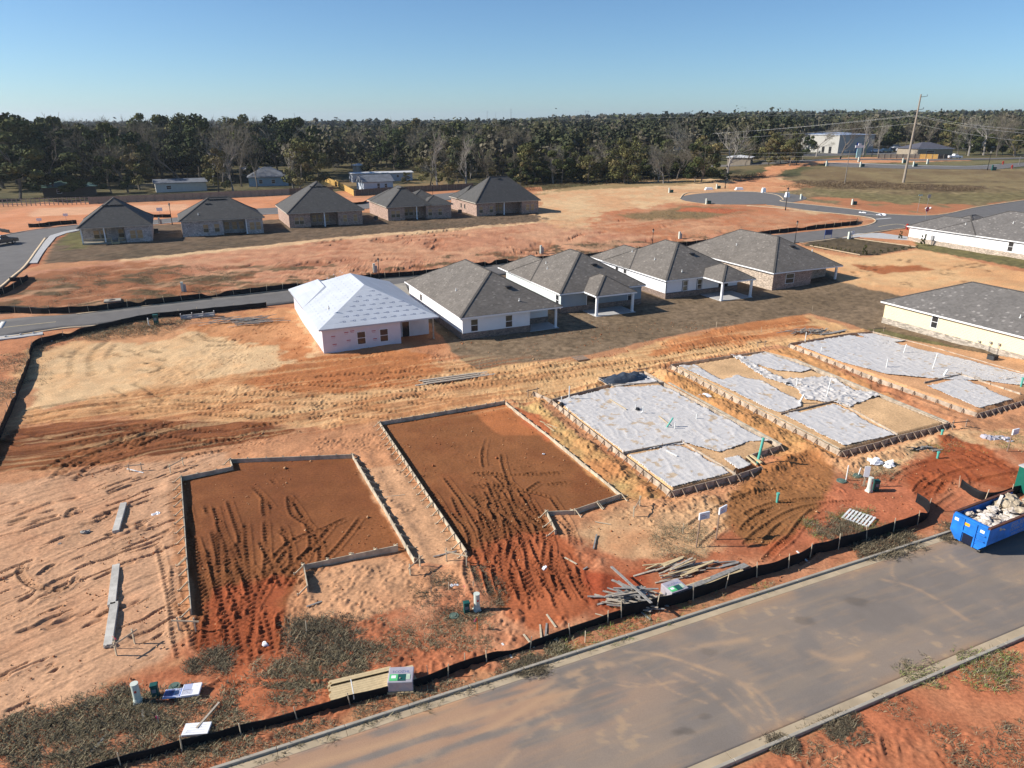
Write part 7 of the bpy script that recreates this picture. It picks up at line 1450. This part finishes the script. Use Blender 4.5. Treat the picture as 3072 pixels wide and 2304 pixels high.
# far forest as one mass
rg = np.random.default_rng(77); Vs, Cs = [], []
CLEAR = [PW(p) for p in ([(2140, 500), (2260, 470), (2420, 458), (2560, 452), (3200, 440), (3400, 520), (3200, 640), (2300, 600), (2140, 560)], [(2380, 470), (2380, 428), (2540, 424), (2560, 470)], [(980, 600), (1000, 515), (1260, 505), (1260, 600)], [(430, 620), (440, 545), (650, 540), (660, 620)], [(700, 620), (720, 510), (880, 500), (880, 620)], [(-400, 800), (-400, 590), (0, 600), (320, 590), (330, 552), (110, 552), (100, 600)], [(2010, 470), (2010, 432), (2080, 430), (2080, 470)])]
for (y0, y1, sp, nq, sz, hr) in ((250, 520, 9.0, 150, .72, (11, 18)), (520, 1000, 11, 46, 1.5, (12, 19)), (1000, 3200, 24, 26, 3.2, (13, 22))):
    A_, B_ = np.meshgrid(np.arange(-.80 * y1, .80 * y1, sp), np.arange(y0, y1, sp)); x = (A_ + rg.uniform(-.5, .5, A_.shape) * sp).ravel(); y = (B_ + rg.uniform(-.5, .5, A_.shape) * sp).ravel(); ok = (np.abs(x) < .80 * y + 20)
    if y0 < 1000:
        for c in CLEAR: ok &= sdist(c, x, y) < 3
        ok &= ~((y < 330) & (x > 40)); ok &= sdist(PW([(-600, 900), (-600, 560), (800, 548), (1560, 540), (2140, 520), (2250, 520), (2400, 600), (1600, 700)]), x, y) < 2
    dens = fbm(x / 90, y / 90, 201, 3); ok &= dens > (.36 if y0 > 500 else .2)
    x, y = x[ok], y[ok]; n = len(x); h = rg.uniform(*hr, n) * (1 + .25 * (fbm(x / 150, y / 150, 205, 2) - .5)); z = T(x, y); cls = rg.random(n) + (fbm(x / 60, y / 60, 207, 2) - .5)
    pal = np.array([soil(*c) for c in [(76, 80, 58), (100, 96, 72), (122, 112, 98), (88, 92, 64)]]) * .80; ci = np.where(cls < .5, 0, np.where(cls < .75, 1, np.where(cls < .98, 2, 3)))
    rr = h * rg.uniform(.22, .34, n); v = rg.normal(0, 1, (n, nq, 3)); v /= np.linalg.norm(v, axis=2)[..., None]; v[..., 2] = np.where(rg.random((n, nq)) < .75, np.abs(v[..., 2]), v[..., 2]); kk = rg.uniform(.55, 1.1, (n, nq, 1))
    lb = rg.normal(0, 1, (n, 5, 3)) * np.array([.55, .55, .38]); li = rg.integers(0, 5, (n, nq)); v = v * .62 + np.take_along_axis(lb, li[..., None].repeat(3, 2), 1)
    pts = np.stack([x, y, z + h * .62], 1)[:, None, :] + v * kk * np.stack([rr, rr, h * .38], 1)[:, None, :]; nr_ = v + rg.normal(0, .4, v.shape); nr_ /= np.linalg.norm(nr_, axis=2)[..., None]
    col_ = pal[ci][:, None, :] * rg.uniform(.75, 1.25, (n, 1, 1)) * rg.uniform(.65, 1.3, (n, nq, 1)); V, C = leafcards(pts.reshape(-1, 3), nr_.reshape(-1, 3), sz, col_.reshape(-1, 3), rg); Vs.append(V); Cs.append(C); print('forest', y0, n)
V = np.concatenate(Vs); o = npmesh('forest', V, np.arange(len(V)).reshape(-1, 4), m_twig, col=np.concatenate(Cs)); o['kind'] = 'stuff'; tag(o, 'mixed evergreen and leafless woodland running to the horizon', 'forest')
# ================================================================== FENCES, NEIGHBOURS, POLES, CARS
m_fence = M('grey_wood_fence', (.27, .245, .20), .9, .12, 1.5, bands=None); m_fencey = M('new_yellow_fence', (.55, .34, .10), .85, .1, 1.5); m_fenceb = M('weathered_dark_fence', (.12, .10, .085), .9, .15, 1.5)
def wood_fence(px, label, h=1.85, m=None, bw=.34, gapf=.02, name='wood_fence'):
    w_ = [P(*q) for q in px]; e = empty(name, w_[0], 0, label, 'fence', 'fences behind the far lots'); b0 = w_[0]
    for i in range(len(w_) - 1):
        a, b_ = w_[i], w_[i + 1]; L = math.hypot(b_.x - a.x, b_.y - a.y); n = max(int(L / bw), 1); mb = MB(); ps = MB()
        for k in range(n):
            t0, t1 = k / n, (k + 1) / n - gapf / L; x0, y0 = a.x + (b_.x - a.x) * t0, a.y + (b_.y - a.y) * t0; x1, y1 = a.x + (b_.x - a.x) * t1, a.y + (b_.y - a.y) * t1; z = Tf(x0, y0); mb.beam((x0 - b0.x, y0 - b0.y, z - b0.z + h / 2), (x1 - b0.x, y1 - b0.y, z - b0.z + h / 2), .03, h + rnd.uniform(-.03, .03))
        mb.build('board_panel', m or m_fence, e)
        for k in range(min(int(L / 2.4) + 1, 60)):
            t = k * 2.4 / L; x, y = a.x + (b_.x - a.x) * t, a.y + (b_.y - a.y) * t; 
            c = bpy.data.objects.new('post', FPOST.data); COL.objects.link(c); c.parent = e; c.location = (x - b0.x + .05, y - b0.y - .09, Tf(x, y) - b0.z)
    return e
pm = MB(); pm.box(-.06, -.06, -.2, .06, .06, 1.95); FPOST = pm.build('post_source', m_fence)
wood_fence([(268, 612), (500, 602), (800, 588), (870, 584)], 'long grey board fence behind the left lots', 1.9); wood_fence([(866, 584), (1000, 578)], 'darker board fence section left of the yellow new fence', 1.9, m_fenceb)
wood_fence([(968, 541), (1006, 559)], 'first new yellow board fence section going back to the neighbours', 1.9, m_fencey); wood_fence([(1006, 556), (1062, 588)], 'second new yellow board fence section reaching the corner', 1.9, m_fencey); wood_fence([(1066, 588), (1165, 580), (1240, 576), (1370, 570), (1420, 566)], 'dark board fence behind the fourth far house', 1.9, m_fenceb)
wood_fence([(2632, 475), (2756, 476)], 'grey board fence in front of the parked cars', 1.8, m_fence); wood_fence([(2756, 476), (2812, 477)], 'tan board fence in front of the low tan building', 1.9, m_fencey); wood_fence([(2812, 477), (2842, 477)], 'brown board fence left of the white pickup', 1.9, m_fenceb)
bpy.data.objects.remove(FPOST)
# rail fence on the left
w_ = [P(-60, 622), P(270, 612)]; e = empty('rail_fence', w_[0], 0, 'open post and rail fence behind the orange lot on the left', 'fence'); d_ = w_[1] - w_[0]; n = 24
for k in range(n + 1): b = MB(); q_ = w_[0] + d_ * (k / n); b.box(-.07, -.07, -.3, .07, .07, 2.0); b.build('post', m_lumb_g, e, loc=(q_.x - w_[0].x, q_.y - w_[0].y, Tf(q_.x, q_.y) - w_[0].z))
for z_ in (.5, 1.2, 1.85): b = MB(); b.beam((0, 0, z_), (d_.x, d_.y, Tf(w_[1].x, w_[1].y) - w_[0].z + z_), .05, .12); b.build('rail', m_lumb_g, e)
def simple_house(label, pxA, pxB, L, H_, wall, roofm, pitch=.35, gable=None, wins=(), rzoff=0.0, over=.5, name='house', cat='house', fr=None):
    A, B = P(*pxA), P(*pxB); W = math.hypot(B.x - A.x, B.y - A.y); rz = math.atan2(B.y - A.y, B.x - A.x); h = empty(name, A, rz, label, cat); MB().box(0, 0, -1.5, W, L, H_ + .05).build('wall', wall, h)
    if gable == 'x':   # gable ends left and right, filled in with wall
        g = MB(); g._add([(x, y, z) for x in (0.0, W) for (y, z) in ((0, H_), (L, H_), (L / 2, H_ + L / 2 * pitch))], [(0, 1, 2), (3, 5, 4), (0, 2, 5, 3), (1, 4, 5, 2), (0, 3, 4, 1)]); g.build('gable_wall', wall, h)
    r = MB(); r.hip(-over, -over, W + over, L + over, H_, pitch, .15, 'ab' if gable else None); r.build('roof', roofm, h)
    if fr: b = MB(); b.box(-over - .02, -over - .03, H_ - .03, W + over + .02, -over - .002, H_ + .12); b.build('fascia', fr, h)
    for (x_, w__, z_, hh) in wins: window(h, ('r', 0), x_ * W, z_, w__, hh, m_trimw, (m_glass, m_glass))
    return h, W
m_metal_r = M('green_metal_roof', (.10, .17, .14), .5, .1, 1, metal=.2); m_tanw = M('tan_wall', (.30, .25, .19), .9, .12, 1); m_offw = M('off_white_wall', (.55, .53, .48), .8, .06, 1); m_greyr = M('grey_old_roof', (.16, .17, .19), .9, .2, .6); m_bluew = M('light_blue_wall', (.30, .42, .52), .8, .05, 1); m_brw = M('dark_brown_wall', (.12, .09, .07), .9, .1, 1); m_trailer = M('trailer_wall', (.50, .54, .60), .7, .05, 1); m_whr = M('white_metal_roof', (.62, .62, .62), .5, .1, .6)
simple_house('old low house with green metal roof behind the left fence', (132, 592), (292, 585), 11, 2.7, m_brw, m_metal_r, .25, wins=((.3, 1.2, 1.5, 1),))
simple_house('pale ranch house with low grey roof behind the board fence', (470, 578), (622, 572), 9, 2.8, m_offw, m_greyr, .2, 'x', ((.25, 1.4, 1.5, 1.1),))
simple_house('light blue house with grey gable roof among the trees', (748, 560), (866, 557), 11, 3.0, m_bluew, m_greyr, .55, wins=((.3, 1.2, 1.6, 1.2), (.62, 1.2, 1.6, 1.2)))
simple_house('long pale mobile home behind the small grey house', (1058, 547), (1238, 541), 6, 3.0, m_trailer, m_whr, .12, 'x', ((.15, .9, 1.8, .8), (.75, .9, 1.8, .8)), name='mobile_home')
simple_house('small grey blue cottage in front of the mobile home', (1092, 572), (1180, 568), 8, 2.6, m_trailer, m_greyr, .45, 'x', ((.75, .9, 1.4, 1.2), (.5, .9, 1.2, 1.9))); simple_house('white shed between trees behind the mobile home', (1070, 520), (1098, 519), 5, 3.2, m_offw, m_whr, .3)
simple_house('small pale house half hidden left of the blue house', (740, 530), (790, 528), 9, 2.8, m_offw, m_whr, .3)
simple_house('green roofed building behind the right wood', (2020, 452), (2072, 450), 12, 4, m_offw, m_metal_r, .2)
wh, W = simple_house('big white warehouse beyond the highway', (2400, 455), (2512, 461), 22, 8.5, M('dull_white_wall', (.40, .39, .36), .8, .06, 1), M('blue_grey_metal_roof', (.25, .3, .4), .5, .1, 1), .10, fr=m_trimw, name='warehouse', cat='warehouse'); window(wh, ('r', 0), W * .62, 1.6, 1.6, 2.8, m_dark, (m_dark,), rail=False, name='door'); window(wh, ('r', 0), W * .8, 1.6, 1.6, 2.8, m_dark, (m_dark,), rail=False, name='door')
simple_house('low tan house with grey roof beyond the highway', (2752, 468), (2856, 467), 14, 3.0, m_tanw, M('slate_grey_roof', (.09, .09, .11), .8, .1, 1), .35, fr=m_trimw, wins=((.35, 4.0, 1.4, 1.8),)); simple_house('pale roofed house among the trees at the far right', (2935, 448), (2985, 447), 10, 3.4, m_offw, m_greyr, .4)
simple_house('tan building glimpsed between bare trees beyond the highway', (2180, 497), (2250, 495), 10, 3.2, m_tanw, m_whr, .15); simple_house('white industrial building on the far left horizon', (25, 377), (46, 377), 60, 22, m_whr, m_whr, .1, name='industrial_building', cat='building')
# highway
band('road', [(1950, 502), (2150, 498), (2300, 490), (2450, 481), (2600, 478), (2750, 480), (2900, 478), (3200, 472)], 9, .10, m_asphalt); band('road', [(2380, 466), (2560, 462), (2760, 459)], 22, .09, m_asphalt)
# cars and trucks
m_cw = M('white_car_paint', (.75, .75, .76), .25, .02, 3, spec=.5, coat=.6); m_cd = M('dark_car_paint', (.03, .035, .045), .25, .05, 3, spec=.5, coat=.6); m_cg = M('pale_green_car_paint', (.45, .5, .42), .25, .02, 3, coat=.5); m_tyre = M('tyre_rubber', (.02, .02, .02), .9, .1, 3); m_rim = M('wheel_rim', (.4, .4, .4), .3, .05, 3, metal=.6); m_lit = M('lamp_plastic', (.6, .55, .45), .3, .05, 3)
def car(px, rz, label, paint_, truck=False, name='parked_car', s=1.0):
    e = empty(name, P(*px) + Vector((0, 0, .1)), rz, label, 'pickup truck' if truck else 'car', None if truck else 'cars parked by the highway'); L, W_ = (5.6, 1.95) if truck else (4.5, 1.8)
    pr = [(0, .35), (L, .35), (L, .8), (L - .15, 1.0), (L * .72, 1.12), (L * .60, 1.72), (L * .42, 1.78), (L * .38, 1.15), (.02, 1.12)] if truck else [(0, .35), (L, .35), (L, .75), (L - .9, .98), (L - 1.6, 1.42), (L - 3.0, 1.46), (.35, 1.02), (0, .95)]
    n = len(pr); b = MB(); vs = [(x, -W_ / 2 + (.14 if z > 1.2 else 0), z) for x, z in pr] + [(x, W_ / 2 - (.14 if z > 1.2 else 0), z) for x, z in pr]; b._add(vs, [tuple(range(n)), tuple(reversed(range(n, 2 * n)))] + [(i, n + i, n + (i + 1) % n, (i + 1) % n) for i in range(n)]); b.build('body', paint_, e, bevel=.04)
    for x_ in (L * .17, L * .80):
        for y_ in (-W_ / 2 - .02, W_ / 2 - .2): b = MB(); b.tube([(x_, y_, .34), (x_, y_ + .22, .34)], .36, 16); t_ = b.build('wheel', m_tyre, e); b = MB(); b.tube([(x_, y_ - .012, .34), (x_, y_ + .232, .34)], .2, 12); b.build('rim', m_rim, t_)
    b = MB(); w0, w1, z0, z1 = (L * .42, L * .61, 1.22, 1.66) if truck else (.9, L - 1.55, 1.04, 1.36); 
    for sy in (-1, 1): y_ = sy * (W_ / 2 - .05); b = MB(); b.box(w0, min(y_, y_ - sy * .06), z0, w1, max(y_, y_ - sy * .06), z1); b.build('side_window', m_glass, e)
    b = MB()
    for sy in (-.7, .7): b = MB(); b.box(L - .02, sy - .15, .62, L + .015, sy + .15, .78); b.build('headlight', m_lit, e)
    e.scale = (s,) * 3; return e
car((2842, 476), 0.02, 'white pickup truck driving on the highway', m_cw, True, 'pickup_truck', 1.05)
for i, (x, y, p_, l) in enumerate(((2608, 459, m_cw, 'white car parked leftmost in the lot beyond the highway'), (2640, 458, m_cg, 'pale green car parked second from the left in the lot'), (2660, 456, m_cd, 'dark car parked third from the left in the lot'), (2670, 452, m_cw, 'white car parked behind the dark one in the lot'), (2684, 456, m_cw, 'white car parked near the middle of the lot'), (2700, 453, m_cw, 'white car parked behind the long dark hedge'), (2706, 460, m_cd, 'dark car parked nearest the grey fence'), (2718, 453, m_cw, 'white car parked at the right end of the lot'), (2672, 445, m_cw, 'white van parked at the back of the lot'), (2560, 455, m_cw, 'white car parked left of the advertising figure'))): car((x, y), .1, l, p_, s=1.35)
e = empty('advertising_figure', P(2574, 474), .1, 'white and teal advertising figure with raised arms by the highway', 'advertising sign'); b = MB(); b.box(-1.0, -.15, 0, 1.0, .15, 4.2); b.build('panel', M('pale_teal', (.35, .62, .65), .5, .05, 3), e); b = MB(); b.box(-2.0, -.15, 4.203, 1.8, .15, 5.2); b.box(-.7, -.15, 5.203, .6, .15, 6.0); b.build('arrow', m_foam, e)
post_sign((2594, 470), 'tall thin yellow green post banner by the highway', 6.5, .5, 6.0, M('lime_banner', (.4, .5, .2), .6, .05, 3)); b = empty('banner', P(2564, 470), 0, 'blue feather banner left of the advertising figure', 'banner'); mb = MB(); mb.tube([(0, 0, 0), (0, 0, 6)], .05, 6); mb.build('pole', m_blk, b); mb = MB(); mb.box(0.05, -.03, 1.5, .9, .03, 6); mb.build('flag', M('blue_flag', (.05, .12, .5), .6, .05, 3), b)
e = car((-38, 742), math.radians(70), 'dark vehicle at the left edge on the far left road', m_cd, True, 'pickup_truck', 1.0)
# utility poles
m_pole = M('pale_wood_pole', (.30, .25, .20), .85, .12, 2); m_poled = M('grey_wood_pole', (.20, .18, .16), .85, .12, 2); m_ins = M('insulator', (.1, .1, .12), .4, .05, 3)
def hpx(px, py, ytop, p=None):
    p = p or P(px, py); lo, hi = 0, 80
    for _ in range(40):
        m = (lo + hi) / 2
        if proj(p.x, p.y, p.z + m)[1] > ytop: lo = m
        else: hi = m
    return p, lo
def upole(px, ytop, label, r=.3, arms=((.9, 1.4),), m=None, arm_m=None):
    p, h = hpx(px[0], px[1], ytop); e = empty('utility_pole', p, 0, label, 'utility pole', 'wood utility poles'); b = MB(); b.tube([(0, 0, -.5), (0, 0, h * .5), (0, 0, h)], [r, r * .78, r * .5], 12); b.build('pole', m or m_pole, e); P_ = []
    for f_, w__ in arms:
        z = h * f_; b = MB(); b.beam((-w__ * .1, 0, z), (w__, 0, z + .3), .12, .14) if w__ < 2.5 else b.beam((-w__ / 2, 0, z), (w__ / 2, 0, z), .12, .14); b.build('crossarm', arm_m or m_poled, e); b = MB(); b.tube([(w__ if w__ < 2.5 else w__ / 2, 0, z + (.3 if w__ < 2.5 else .07)), (w__ if w__ < 2.5 else w__ / 2, 0, z + .8)], .08, 6); b.build('insulator', m_ins, e); P_.append(p + Vector((w__ if w__ < 2.5 else w__ / 2, 0, z + .8)))
    return p, h, P_
p1, hh1, at1 = upole((2710, 548), 283, 'very tall leaning transmission pole in the field on the right', .42, ((.97, 2.0), (.83, -0.0 + 1.6), (.70, 1.4))); root = [o for o in bpy.data.objects if o.name.startswith('utility_pole') and o.parent is None][-1]; root.rotation_euler = (0, math.radians(1.0), 0)
p2, hh2, at2 = upole((2534, 551), 450, 'shorter grey utility pole left of the tall one', .16, ((.97, 2.6),), m_poled)
upole((1533, 385), 325, 'dark transmission pole far away above the wood, right of centre', .7, ((.8, 9),), m_poled); 
for x, yb, yt, l in ((1415, 365, 337, 'thin mast far left of the dark transmission pole'), (1462, 385, 334, 'floodlight pole left of the dark transmission pole'), (1487, 378, 338, 'thin floodlight pole beside it, just left of the dark pole'), (1755, 372, 332, 'left one of two thin masts above the right wood'), (1763, 372, 333, 'right one of two thin masts above the right wood')):
    p, h = hpx(x, yb + 4, yt); e = empty('floodlight_pole', p, 0, l, 'mast', 'thin masts on the horizon'); b = MB(); b.tube([(0, 0, -1), (0, 0, h)], [.5, .3], 8); b.build('pole', MATS['grey_metal'], e); b = MB(); b.box(-1.6, -.3, h - 1.2, 1.6, .3, h); b.build('lamp_head', m_trimw, e)
upole((2141, 490), 425, 'thin utility pole in front of the lone bare tree', .2, ((.95, 3),), m_poled); upole((1938, 470), 372, 'thin utility pole above the thick wood', .2, ((.95, 3),), m_poled); upole((2615, 470), 412, 'leaning street pole beyond the highway', .2, ((.95, 3),), m_poled); upole((2588, 466), 424, 'small pole near the parked cars', .16, ((.95, 3),), m_poled); upole((3056, 495), 468, 'short pale pole at the right edge', .16, ((.9, 1),), m_poled)
# wires
m_wire = M('wire', (.45, .45, .45), .5, .05, 3, metal=.2)
def wire(a, b_, sag, label, r=.035):
    pts = []; c = a
    for k in range(25): t = k / 24; q_ = a.lerp(b_, t); q_.z -= sag * 4 * t * (1 - t); pts.append(q_ - c)
    mb = MB(); mb.tube(pts, r, 4); tag(mb.build('power_line', m_wire, loc=c), label, 'power line', 'power lines')
def pt(px, py, Y): xc, yc = (px - 1536) / F, (py - 1152) / F; d = Vector((xc, CS - yc * SN, -SN - yc * CS)); return d * (Y / d.y) + Vector((0, 0, HC))
Yp = p1.y
for k, (ya, yl, yr, yr2) in enumerate(((345, 400, 352, 3072), (370, 402, 398, 0), (348, 384, 372, 0))):
    a = pt(2745, ya, Yp); wire(a, pt(1500, yl + 6 * k, Yp + 330), 5, ('upper', 'lower', 'middle')[k] + ' wire running left from the very tall pole', .022); wire(a, pt(3500, yr + 30, Yp - 40), 2.5, ('upper', 'lower', 'middle')[k] + ' wire running right from the very tall pole', .022)
wire(pt(1400, 352, 520), pt(3500, 300, 330), 3, 'highest wire crossing above the right wood', .022)
a = pt(2543, 452, p2.y)
for k in range(3): wire(a + Vector((0, 0, -k * 1.3)), pt(1900, 424 + 8 * k, p2.y + 210), 3, ('top', 'second', 'third')[k] + ' thin wire running left from the shorter pole', .018); wire(a + Vector((0, 0, -k * 1.3)), pt(3500, 462 + 12 * k, p2.y + 10), 2.5, ('top', 'second', 'third')[k] + ' thin wire running right from the shorter pole', .018)
rg = np.random.default_rng(5); N = 9000; x = rg.uniform(-34, 40, N); y = rg.uniform(24, 95, N); k_ = fbm(x / 2.5, y / 2.5, 401, 3) + rg.normal(0, .06, N) > .52
tt = (x - NR_O.x) * NR_N.x + (y - NR_O.y) * NR_N.y; k_ &= (tt < -.4); x, y = x[k_], y[k_]; s_ = rg.uniform(.02, .075, len(x)) * (1 + (rg.random(len(x)) > .96)); oc_ = np.array([[1, 0, 0], [-1, 0, 0], [0, 1, 0], [0, -1, 0], [0, 0, 1], [0, 0, -1]], float)
V = (oc_[None] * rg.uniform(.6, 1.3, (len(x), 6, 1)) * s_[:, None, None]); V[..., 0] += x[:, None]; V[..., 1] += y[:, None]; V[..., 2] += (T(x, y) + .04)[:, None]
fc = np.array([[0, 2, 4], [2, 1, 4], [1, 3, 4], [3, 0, 4], [2, 0, 5], [1, 2, 5], [3, 1, 5], [0, 3, 5]]); fc = (fc[None] + 6 * np.arange(len(x))[:, None, None]).reshape(-1, 3)
c = np.array([soil(190, 120, 80), soil(176, 100, 62), soil(214, 162, 122)])[rg.integers(0, 3, len(x))] * rg.uniform(.8, 1.1, len(x))[:, None]
o = npmesh('dirt_clods', V.reshape(-1, 3), fc, m_veg, col=np.repeat(c, 6, 0)); o['kind'] = 'stuff'; tag(o, 'loose clods of red and tan earth scattered over the lots', 'clods')
# ================================================================== HAZE
hz = MB(); hz.box(-7000, -60, -40, 7000, 10500, 120); hm = bpy.data.materials.new('haze'); hm.use_nodes = True; n = hm.node_tree; n.nodes.clear(); oo = n.nodes.new('ShaderNodeOutputMaterial'); vp = n.nodes.new('ShaderNodeVolumePrincipled'); vp.inputs['Density'].default_value = 0.00009; vp.inputs['Color'].default_value = (.82, .90, 1, 1); vp.inputs['Anisotropy'].default_value = .3; n.links.new(vp.outputs[0], oo.inputs['Volume'])
HAZE = True
if HAZE: o = hz.build('haze', hm); o['kind'] = 'stuff'; tag(o, 'thin blue air haze over the whole place', 'haze')
